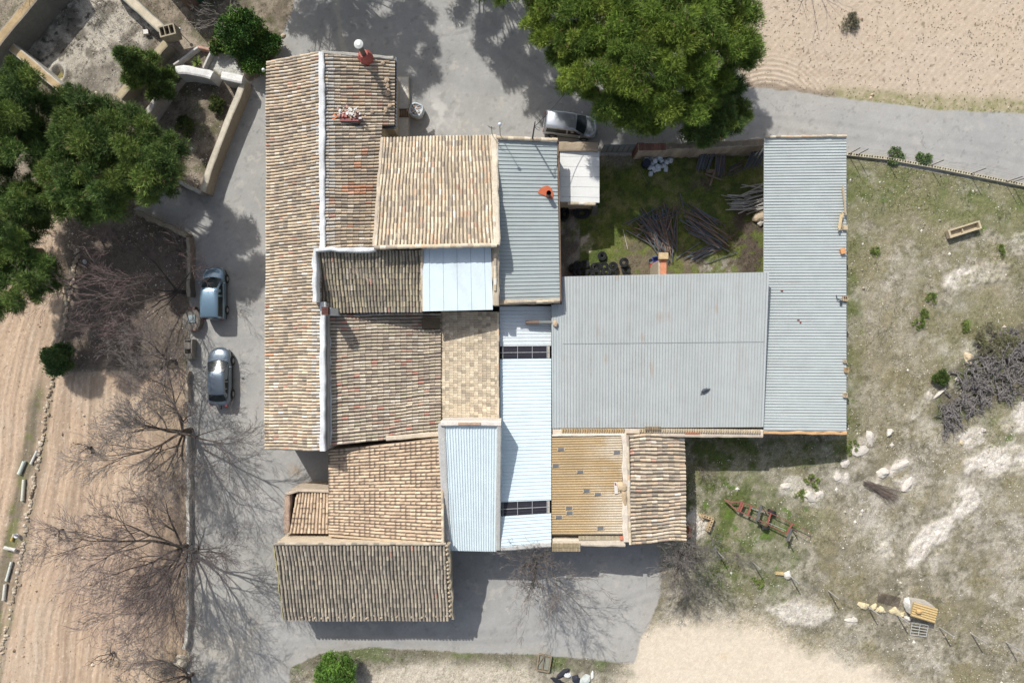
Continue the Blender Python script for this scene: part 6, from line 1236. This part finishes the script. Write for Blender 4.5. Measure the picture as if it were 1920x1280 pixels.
for k in range(13): rod('grey' if k % 3 else 'brown', 1341+k*1.5, 312+rg.uniform(-3, 3), 88+rg.gauss(0, 3), 1.5, .4+rg.uniform(0, .12), -.25, 'dark stake in the bundle behind the crossed planks', 'stakes behind the crossed planks', rg)
for k in range(18): rod('grey', 1404+k*1.8+rg.gauss(0, 1), 298+rg.uniform(-3, 3), 62+rg.gauss(0, 5), 1.5, .45+rg.uniform(0, .25), -.3, 'dark stake in the bundle in the corner by the long shed', 'stakes of the corner bundle', rg)
for k in range(10): rod('brown' if k % 2 else 'grey', rg.uniform(1372, 1392), rg.uniform(308, 326), rg.gauss(30, 8), rg.uniform(.9, 1.5), .08+.1*rg.random(), 0, 'thin stake scattered on the grass between wall and pale poles', 'scattered thin stakes', rg)
def plank(label, a, b, z, w, h, col):
    mb = MB(); p, q_ = W(*a, z), W(*b, z); c = (p+q_)/2; mb.bar(p-c, q_-c, w, h, C(*col)); o = mb.build('plank', M_WOOD); o.location = c; tag(o, label, 'plank')
plank('brown plank lying slantwise over another before the dark stakes', (1322, 326), (1352.5, 337.5), .5, .12, .05, (140, 118, 98)); plank('brown plank lying under the slanting one', (1331, 348), (1342, 316), .35, .14, .05, (150, 126, 104)); plank('short wide board beside the crossed planks', (1324, 321), (1338.5, 321), .3, .26, .06, (146, 124, 104))
plank('thin white stick lying on the sunny grass left of the stakes', (1168, 430), (1177, 467), .05, .03, .03, (214, 208, 196)); plank('long thin cane on the shaded grass below the gate pier', (1193, 306), (1214, 344), .05, .03, .03, (150, 144, 120))
rock_thing('stone_block', 'cream stone block at the foot of the pale poles under the long shed', 'stone', W(1428, 405, .1), (.75, .4, .4), 81, (206, 186, 154), rot=.3); rock_thing('stone_block', 'pale broken stone under the long shed edge', 'stone', W(1426, 418, .1), (.3, .22, .2), 82, (214, 206, 194), rot=1)
# ------------------------------------------------------------------ block wall and fences
def hollow_run(mb, a, b, w, z, col, cell=.2, seed=1):
    rr = random.Random(seed); d = b-a; L = Vector((d.x, d.y, 0)).length; d.normalize(); s = Vector((-d.y, d.x, 0)); n = int(L/cell)
    mb.prism([a+Vector((0, 0, z-.16)), b+Vector((0, 0, z-.16)), b+s*w+Vector((0, 0, z-.16)), a+s*w+Vector((0, 0, z-.16))], -.1, C(*col))
    for o0, o1 in ((0, .035), (w-.035, w)): mb.prism([a+s*o0+Vector((0, 0, z)), b+s*o0+Vector((0, 0, z)), b+s*o1+Vector((0, 0, z)), a+s*o1+Vector((0, 0, z))], z-.17, C(*col))
    for k in range(n+1):
        p = a+d*(k*cell); wd = .09 if k % 2 == 0 else .06; c = SCL(C(*col), rr.uniform(.88, 1.08)); mb.prism([p+s*.036+Vector((0, 0, z-.002)), p+d*wd+s*.036+Vector((0, 0, z-.002)), p+d*wd+s*(w-.036)+Vector((0, 0, z-.002)), p+s*(w-.036)+Vector((0, 0, z-.002))], z-.17, c)
t = thing('block_wall', 'low wall of hollow concrete blocks along the lane right of the long shed', 'wall', W(1740, 318, 0)); mb = MB(); Lb = [(1588, 291), (1660, 299), (1745, 314), (1830, 331), (1935, 352), (1990, 363)]
for i, (p, q_) in enumerate(zip(Lb[:-1], Lb[1:])): a_, b_ = W(*p, .25), W(*q_, .25); a_.z = b_.z = 0; hollow_run(mb, a_, b_, .22, .25, (206, 196, 166), seed=i)
mb.build('blocks', M_MORT, t)
def fence(label, posts, h, wires, col=(120, 116, 110), thick=.03, lean=(0, 0), group=None):
    t = thing('wire_fence', label, 'fence', W(*posts[0], 0)); tops = []
    for p in posts:
        b = W(*p, 0); q_ = b+Vector((lean[0], lean[1], h)); tops.append((b, q_)); mb = MB(); mb.cur = C(*col); mb.tube(b-Vector((0, 0, .1)), q_, thick, n=6); mb.build('post', M_METAL, t)
    mb = MB(); mb.cur = C(140, 138, 134)
    for (b0, t0), (b1, t1) in zip(tops[:-1], tops[1:]):
        for u in wires: mb.tube(b0.lerp(t0, u), b1.lerp(t1, u), .006, n=3, cap=False)
        L = (b1-b0).length; n = int(L/.3)
        for k in range(n):
            v = k/n; mb.tube(b0.lerp(b1, v)+Vector((0, 0, .1)), t0.lerp(t1, v), .0035, n=3, cap=False)
    mb.build('wire', M_METAL, t); return t
fence('wire fence on dark posts standing on the hollow block wall', [(1590, 290), (1605, 292), (1660, 298), (1742, 312), (1818, 327), (1884, 342), (1895, 343), (1960, 357)], 1.8, (.35, .6, .98), (84, 66, 58))
fence('sagging wire fence on thin posts across the dry land at the lower right', [(1287, 1012), (1343, 1031), (1410, 1052), (1480, 1078), (1552, 1106), (1624, 1134), (1681, 1151), (1761, 1175), (1821, 1187), (1886, 1203), (1960, 1222)], 1.7, (.3, .6, .97), (182, 178, 170), .05)
# hollow block corner by the rough shed
t = thing('block_enclosure', 'small angled enclosure of hollow blocks right of the rough tiled shed', 'wall', W(1330, 975, 0)); mb = MB(); a_, b_, c_ = W(1316, 962, 0), W(1337, 969, 0), W(1327.5, 994, 0); hollow_run(mb, b_, a_, .2, .42, (206, 178, 134)); hollow_run(mb, c_, b_, .2, .42, (212, 184, 140)); mb.build('blocks', M_MORT, t)
plank('yellowish plank slanting inside the hollow block enclosure', (1310.5, 962), (1319, 974), .2, .16, .05, (206, 178, 132))
t = thing('brick_kiln', 'little orange brick stub against the rough tiled shed', 'wall', W(1298, 1000, 0)); mb = MB(); mb.cur = C(206, 130, 96); mb.prism([W(1293, 990, .7), W(1301, 985, .75), W(1299, 1008, .7), W(1290, 1008, .65)], 0); mb.cur = C(196, 180, 152); mb.prism([W(1298, 986, .8), W(1302, 985, .8), W(1300, 1010, .75), W(1296, 1010, .75)], 0); mb.build('wall', M_BRICK, t)
brick('square hollow block alone above the block enclosure', 1296, 953, .2, (.26, .26), (206, 196, 160), .2, name='hollow_block')['group'] = 'loose blocks'
# ------------------------------------------------------------------ farm implement
t = thing('trailer_frame', 'rusty red wheeled implement frame standing in the dry grass', 'trailer', W(1440, 980, 0)); z = .55; RD = C(150, 92, 82)
def Pz(x, y, zz=z): return W(1350+x/9.85, 920+y/9.85, zz)
def part(nm, segs, w=.07, h=.07, col=RD, m=None):
    mb = MB(); mb.cur = col
    for a, b in segs: mb.bar(a, b, w, h)
    return mb.build(nm, m or M_METAL, t)
part('drawbar', [(Pz(80, 155, .4), Pz(330, 370)), (Pz(80, 155, .4), Pz(240, 215)), (Pz(180, 195, .5), Pz(400, 200))], .09); part('side_rail', [(Pz(320, 360), Pz(500, 440)), (Pz(500, 440), Pz(860, 605)), (Pz(860, 605), Pz(1230, 790))]); part('side_rail', [(Pz(400, 200), Pz(600, 280)), (Pz(600, 280), Pz(940, 410)), (Pz(940, 410), Pz(1340, 600)), (Pz(1340, 600), Pz(1670, 770))], .05, .05)
for a, b in (((400, 200), (330, 370)), ((440, 215), (365, 385)), ((580, 265), (505, 450)), ((940, 405), (870, 610)), ((1335, 600), (1225, 795))): part('crossbar', [(Pz(*a, .6), Pz(*b, .6))], .11, .08, C(168, 90, 76))
part('hydraulic_rod', [(Pz(580, 315, .62), Pz(720, 370, .62)), (Pz(900, 590, .5), Pz(1220, 725, .5))], .03, .03, C(190, 194, 196)); part('hopper_leg', [(Pz(760, 260, .9), Pz(680, 550, .9))], .16, .05, C(104, 104, 104)); part('hopper_leg', [(Pz(1320, 690, 1.0), Pz(1240, 920, 1.0))], .16, .05, C(104, 104, 104))
[part('upright', [(Pz(x_, y_, .05), Vector((Pz(x_, y_, .05).x, Pz(x_, y_, .05).y, h_)))], .06, .06, C(90, 80, 76)) for x_, y_, h_ in ((760, 262, .92), (680, 552, .92), (1322, 692, 1.02), (1242, 915, 1.02))]; part('rear_hoop', [(Pz(1670, 770), Pz(1640, 870, .6)), (Pz(1340, 690, .6), Pz(1640, 870, .6))], .03, .03)
ax = (Pz(940, 405)-Pz(870, 610)); ax.z = 0; ax.normalize()
for (x, y) in ((955, 375), (825, 670)):
    p = Pz(x, y, .3); mb = MB(); mb.cur = (.02, .02, .022); mb.tube(p-ax*.09, p+ax*.09, .31, n=20); w_ = mb.build('wheel', M_RUB, t); mb = MB(); mb.cur = C(150, 80, 70); mb.tube(p-ax*.1, p+ax*.1, .15, n=12); mb.build('rim', M_METAL, w_)
# ------------------------------------------------------------------ kennel and its odds and ends
t = thing('dog_kennel', 'tiny stone kennel with a corrugated ochre roof at the lower right', 'kennel', W(1730, 1150, 0)); K_ = lambda x, y, zz=0: W(1600+x/9.145, 1080+y/9.145, zz)
mb = MB(); mb.cur = C(208, 200, 186); mb.prism([K_(1010, 420, .85), K_(1330, 470, .85), K_(1430, 560, .85), K_(1380, 740, .75), K_(980, 650, .75)], 0); mb.rock(K_(930, 470, .25), .28, .5, .45, 5, C(222, 218, 208), .2); mb.build('wall', M_STONE, t)
sheet_roof('roof', K_(1035, 440, 1.05), K_(985, 680, .9), K_(1395, 805, .9), K_(1450, 560, 1.05), t, (214, 182, 118), 6, ribh=.06, shape='wave', m=6, pvar=.1, seed=181, mat_=M_TILE)
rock_thing('stone_block', 'orange-tan rock resting on the kennel roof', 'stone', K_(1130, 600, 1.15), (.26, .2, .14), 83, (222, 178, 110), rot=.2, sub=1)
def grid_panel(name, label, P, nx, ny, r, col, cat='panel'):
    mb = MB(); mb.cur = C(*col)
    for i in range(nx+1): u = i/nx; mb.tube(P[0].lerp(P[1], u), P[3].lerp(P[2], u), r, n=5)
    for j in range(ny+1): u = j/ny; mb.tube(P[0].lerp(P[3], u), P[1].lerp(P[2], u), r, n=5)
    o = mb.build(name, M_METAL); return tag(o, label, cat)
grid_panel('window_grille', 'white metal window grille lying on the ground below the kennel', [K_(1010, 790, .35), K_(1285, 840, .35), K_(1250, 1030, .1), K_(975, 1000, .1)], 2, 4, .028, (206, 206, 200), 'grille')
grid_panel('rebar_mesh', 'rusty rebar mesh lying on the ground left of the kennel', [K_(440, 270, .15), K_(810, 370, .15), K_(770, 520, .1), K_(410, 430, .1)], 1, 8, .016, (112, 92, 80), 'mesh')
for i, (x, y, a, b, l) in enumerate([(1610+8, 1135, .42, .3, 'pale pointed stone at the left end of the stone row near the kennel'), (1636, 1137, .32, .2, 'irregular cream stone second in the row near the kennel'), (1644, 1142, .18, .15, 'small cream stone in the middle of the row near the kennel'), (1653, 1143.5, .27, .25, 'round yellow stone in the row near the kennel'), (1675, 1146, .4, .34, 'largest cream stone in the row near the kennel'), (1690, 1151, .26, .17, 'flat tan stone right of the largest one in the row'), (1702, 1159, .2, .24, 'white stone at the lower left corner of the kennel'), (1476, 1077, .35, .26, 'white stone at the foot of a fence post beside the yellow block')]):
    rock_thing('field_stone', l, 'stone', W(x, y, .02), (a, b, .22), 90+i, (224, 206, 160) if i not in (7, 6) else (226, 220, 208), 'stones near the kennel and fence', i*.7, rough=.42)
mb = MB(); mb.cur = C(226, 196, 130); mb.box((0, 0, .12), (.62, .2, .22)); o = mb.build('stone_block', M_STONE); o.location = W(1460, 1073, 0); o.rotation_euler = (0, 0, -.08); tag(o, 'yellow oblong block lying on the fence line', 'block')
# concrete trough
t = thing('feed_trough', 'long concrete feed trough lying in the grass at the right', 'trough', W(1801, 432, 0), rz=math.radians(17.5)); L_, w_, h_ = 2.5, .62, .42; mb = MB(); mb.cur = C(206, 188, 152)
for ox, oy, sx, sy in ((0, w_/2-.05, L_, .1), (0, -w_/2+.05, L_, .1), (-L_/2+.07, 0, .14, w_-.2), (L_/2-.07, 0, .14, w_-.2), (-.1, 0, .07, w_-.2)): mb.box((ox, oy, h_/2+.1 if sx != .07 else .3), (sx, sy, h_ if sx != .07 else .2))
mb.box((0, 0, .14), (L_-.1, w_-.1, .08)); o = mb.build('basin', M_MORT); o.parent = t; mb = MB(); mb.cur = C(150, 146, 134); mb.box((-L_/2+.3, 0, .05), (.2, w_*.9, .12)); mb.box((L_/2-.3, 0, .05), (.2, w_*.9, .12)); o = mb.build('foot', M_MORT); o.parent = t
# brushwood bundle, root heap
rg = random.Random(41); segs = []
a_, b_ = W(1618, 903, .2), W(1686, 936, .2); d = (b_-a_)
for k in range(70):
    s = Vector((-d.y, d.x, 0)).normalized(); u0 = rg.uniform(0, .25); u1 = rg.uniform(.7, 1.02); q0 = a_+d*u0+s*rg.gauss(0, .12)+Vector((0, 0, rg.uniform(-.12, .12))); q1 = a_+d*u1+s*rg.gauss(0, .34)+Vector((0, 0, rg.uniform(-.12, .15))); m_ = (q0+q1)/2+s*rg.gauss(0, .05); segs += [(tuple(q0), tuple(m_), .016, .013, 0), (tuple(m_), tuple(q1), .013, .008, 1)]
tag(tubes_mesh('brushwood_bundle', None, segs, [(122, 108, 98), (140, 122, 110)], 4, M_WOOD), 'bundle of grey-brown brushwood lying among the pale rocks', 'brushwood')
def root_mesh(seed):
    rg = random.Random(seed); segs = []
    def g(p, d, L, r, lv):
        for k in range(3):
            d = (d+Vector((rg.gauss(0, .45), rg.gauss(0, .45), rg.gauss(0, .3)))).normalized(); q = p+d*L/3; q.z = max(.03, q.z); segs.append((tuple(p), tuple(q), r, r*.78, lv)); p = q; r *= .78
            if lv < 2 and rg.random() < .75: g(p, (d+Vector((rg.gauss(0, .9), rg.gauss(0, .9), rg.gauss(0, .4)))).normalized(), L*.6, r*.8, lv+1)
    for k in range(3): a = rg.uniform(0, 6.3); g(Vector((0, 0, .08)), Vector((math.cos(a), math.sin(a), .2)), .55, .045, 0)
    return tubes_mesh('vine_root', None, segs, [(120, 114, 112), (140, 134, 130), (152, 146, 142)], 5, M_WOOD, seed)
roots = [root_mesh(s) for s in range(1, 8)]; HP = [(1748, 790), (1762, 740), (1795, 725), (1785, 695), (1815, 668), (1850, 640), (1890, 615), (1990, 600), (1990, 760), (1925, 750), (1880, 752), (1850, 768), (1812, 782), (1800, 806), (1772, 812)]
k = 0; rg = random.Random(51); tries = 0
while k < 190 and tries < 4000:
    tries += 1; x = rg.uniform(1745, 1935); y = rg.uniform(600, 812)
    if not in_poly(x, y, HP) or (edge_d(x, y, HP) < 14 and rg.random() < .5): continue
    if math.sin(x*.11+y*.05)*math.sin(y*.13-x*.04) > .35 and rg.random() < .85: continue
    o = roots[k] if k < 7 else roots[k % 7].copy()
    if k >= 7: COLL.objects.link(o)
    dd = min(1, edge_d(x, y, HP)/40); o.location = W(x, y, .02+dd*.55*rg.random()); o.rotation_euler = (rg.uniform(-.4, .4), rg.uniform(-.4, .4), rg.uniform(0, 6.3)); s = rg.uniform(.8, 1.4); o.scale = (s, s, s)
    tag(o, 'gnarled grey vine root in the %s of the big heap at the right edge' % ('upper end' if y < 680 else ('middle' if y < 735 else 'lower end')), 'root', 'uprooted vine roots heaped at the right edge'); k += 1
# pale boulders
BO = [(1612, 842, .75, .5, 'ring-shaped pale rock outcrop just off the lower right corner of the long shed'), (1631, 820, .35, .6, 'upright oval pale boulder right of the ring-shaped outcrop'), (1668, 810, .22, .34, 'small white boulder right of the oval boulder'), (1584, 869, .36, .42, 'round pale boulder below the ring-shaped outcrop'), (1570, 893, .4, .3, 'low pale boulder between round boulder and double boulder'), (1517, 930, .5, .48, 'larger half of the double white boulder'), (1535, 925, .3, .34, 'smaller half of the double white boulder'), (1474, 910, .4, .28, 'small pale outcrop left of the double boulder'), (1655, 886, .4, .55, 'pale slab left of the big oblong slab'), (1686, 873, .75, .38, 'big oblong pale slab above the brushwood bundle'), (1700, 906, .62, .36, 'pale hump right of the brushwood bundle'), (1842, 806, .2, .2, 'small isolated boulder below the root heap'), (1802, 829, .17, .16, 'small isolated tan boulder below and left of the other one'), (1815, 670, .45, .36, 'cream boulder at the upper left of the root heap'), (1795, 711, .22, .2, 'white boulder beside the root heap next to the round bush'), (1594, 1160, .3, .5, 'elongated white boulder below the fence'), (1760, 738, .7, .16, 'long pale ledge left of the root heap')]
for i, (x, y, a, b, l) in enumerate(BO):
    rock_thing('boulder', l, 'boulder', W(x, y, -.03), (a, b, .16+.06*(i % 3)), 300+i, (222, 212, 198) if i not in (13, 12) else (220, 198, 160), 'pale boulders in the dry land', (i*1.3) % 3 if i not in (1, 9, 16) else (0, .45, .75)[(1, 9, 16).index(i)], rough=.3)
rock_thing('boulder', 'large cream boulder at the bottom end of the kerb wall', 'boulder', W(344, 1237, 0), (.62, .5, .6), 340, (210, 198, 176)); rock_thing('boulder', 'pale stone at the corner of the ivy on the lane edge', 'boulder', W(531, 67, 0), (.24, .15, .18), 341, (206, 190, 162), rot=.6)
rock_thing('field_stone', 'small white stone alone on the basin floor', 'stone', W(181, 175, 0), (.15, .13, .12), 342, (216, 198, 170)); rock_thing('field_stone', 'white flat stone in the garden shade by the stone edging', 'stone', W(159, 491, 0), (.2, .2, .12), 343, (206, 206, 200), sub=1); rock_thing('field_stone', 'small white slab on the garden earth above the kerb trees', 'stone', W(232, 620, 0), (.22, .12, .1), 344, (206, 204, 200), rot=-.1, sub=1)
# pipes beside the stone edging
def pipe(label, a, b, r, col, z=.12):
    p, q_ = W(*a, z), W(*b, z); c = (p+q_)/2; d = (q_-p).normalized(); mb = MB(); mb.cur = C(*col); mb.tube(p-c, q_-c, r, n=14, cap=False); mb.tube(p-c, q_-c, r*.8, n=14, cap=False, col=(.03, .03, .03)); mb.tube(q_-c-d*.1, q_-c, r*1.15, n=14); mb.tube(p-c+d*.02, p-c+d*.03, r*.98, n=14); o = mb.build('concrete_pipe', M_MORT); o.location = c; tag(o, label, 'pipe', 'old pipes beside the stone edging')
pipe('pale green-grey pipe at the top left of the pipe row', (46, 864), (36, 888), .14, (214, 222, 210)); pipe('thin white pipe at the top of the row against the edging', (70, 844), (58, 869), .09, (226, 222, 214)); pipe('pale pipe with rusty yellow ends, second down the row', (45, 898), (42, 938), .12, (222, 220, 200)); pipe('white pipe lying across the row, end open', (8, 1026), (29, 1031), .13, (222, 220, 212), .25); pipe('thin pale pipe slanting below the white cross pipe', (22, 1052), (12, 1088), .1, (222, 224, 214)); pipe('lowest pale pipe at the left edge', (10, 1094), (7, 1124), .12, (222, 216, 202))
mb = MB(); p = W(35, 1004, 0); mb.cur = C(214, 214, 220); mb.tube(p, p+Vector((.05, .1, .35)), .14, .17, 14); mb.tube(p+Vector((.05, .1, .36)), p+Vector((.05, .1, .365)), .15, n=14, col=C(120, 120, 126)); tag(mb.build('bucket', M_PLAST), 'white bucket standing beside the yellow bottle', 'bucket'); mb = MB(); p = W(22, 1013, .1); mb.cur = C(200, 166, 66); mb.tube(p, p+Vector((.08, .3, 0)), .11, .08, 10); mb.cur = C(220, 214, 200); mb.tube(p+Vector((.08, .3, 0)), p+Vector((.14, .5, 0)), .07, .05, 10); tag(mb.build('plastic_bottle', M_PLAST), 'yellow and white bottle above the white cross pipe', 'bottle')
# bottom edge rubbish
t = thing('window_casement', 'old wooden window frame with a slanting slat lying at the bottom verge', 'frame', W(1020, 1242, 0)); mb = MB(); mb.cur = C(156, 138, 112); q = V3([(1010.5, 1225, .25), (1033.5, 1230, .25), (1029, 1259, .2), (1006, 1255, .2)])
for a, b in zip(q, q[1:]+q[:1]): mb.bar(a, b, .1, .1)
mb.bar(q[0].lerp(q[1], .45), q[3].lerp(q[2], .45), .06, .06); mb.bar(q[0].lerp(q[1], .45), q[0].lerp(q[3], .75), .07, .04); mb.build('frame', M_WOOD, t); mb = MB(); mb.cur = C(150, 150, 132); mb.slab([q[0].lerp(q[2], .06)-Vector((0, 0, .08)), q[1].lerp(q[3], .06)-Vector((0, 0, .08)), q[2].lerp(q[0], .06)-Vector((0, 0, .08)), q[3].lerp(q[1], .06)-Vector((0, 0, .08))], .02); mb.build('panel', M_WOOD, t)
for i, (x, y, r, c, l, nm) in enumerate([(1063, 1264, (.3, .22, .14), (228, 230, 232), 'white crumpled bag beside the wooden frame', 'plastic_bag'), (1097, 1271, (.42, .32, .16), (206, 212, 206), 'pale grey crumpled bag in the middle of the bottom rubbish', 'plastic_bag'), (1111, 1265.5, (.26, .14, .1), (230, 228, 222), 'small white bag at the right of the bottom rubbish', 'plastic_bag'), (1055, 1262, (.22, .6, .1), (44, 46, 56), 'long black crumpled plastic left of the white bag', 'black_plastic'), (1046, 1276, (.5, .2, .1), (46, 48, 56), 'black crumpled plastic at the bottom edge', 'black_plastic'), (1081, 1272, (.3, .34, .1), (48, 52, 64), 'black crumpled plastic left of the pale grey bag', 'black_plastic')]):
    rock_thing(nm, l, 'rubbish', W(x, y, .05), r, 400+i, c, 'rubbish at the bottom verge', i*.7, m=M_PLAIN, rough=.45)
mb = MB(); mb.cur = C(214, 206, 196); mb.slab([W(187, 50, .25)+Vector(v) for v in ()] or V3([(268, 56, .35), (277, 55, .35), (278, 63, .35), (269, 64, .35)]), .3); tag(mb.build('white_box', M_PLAST), 'small white box on the basin floor beside the cream-topped wall', 'box')
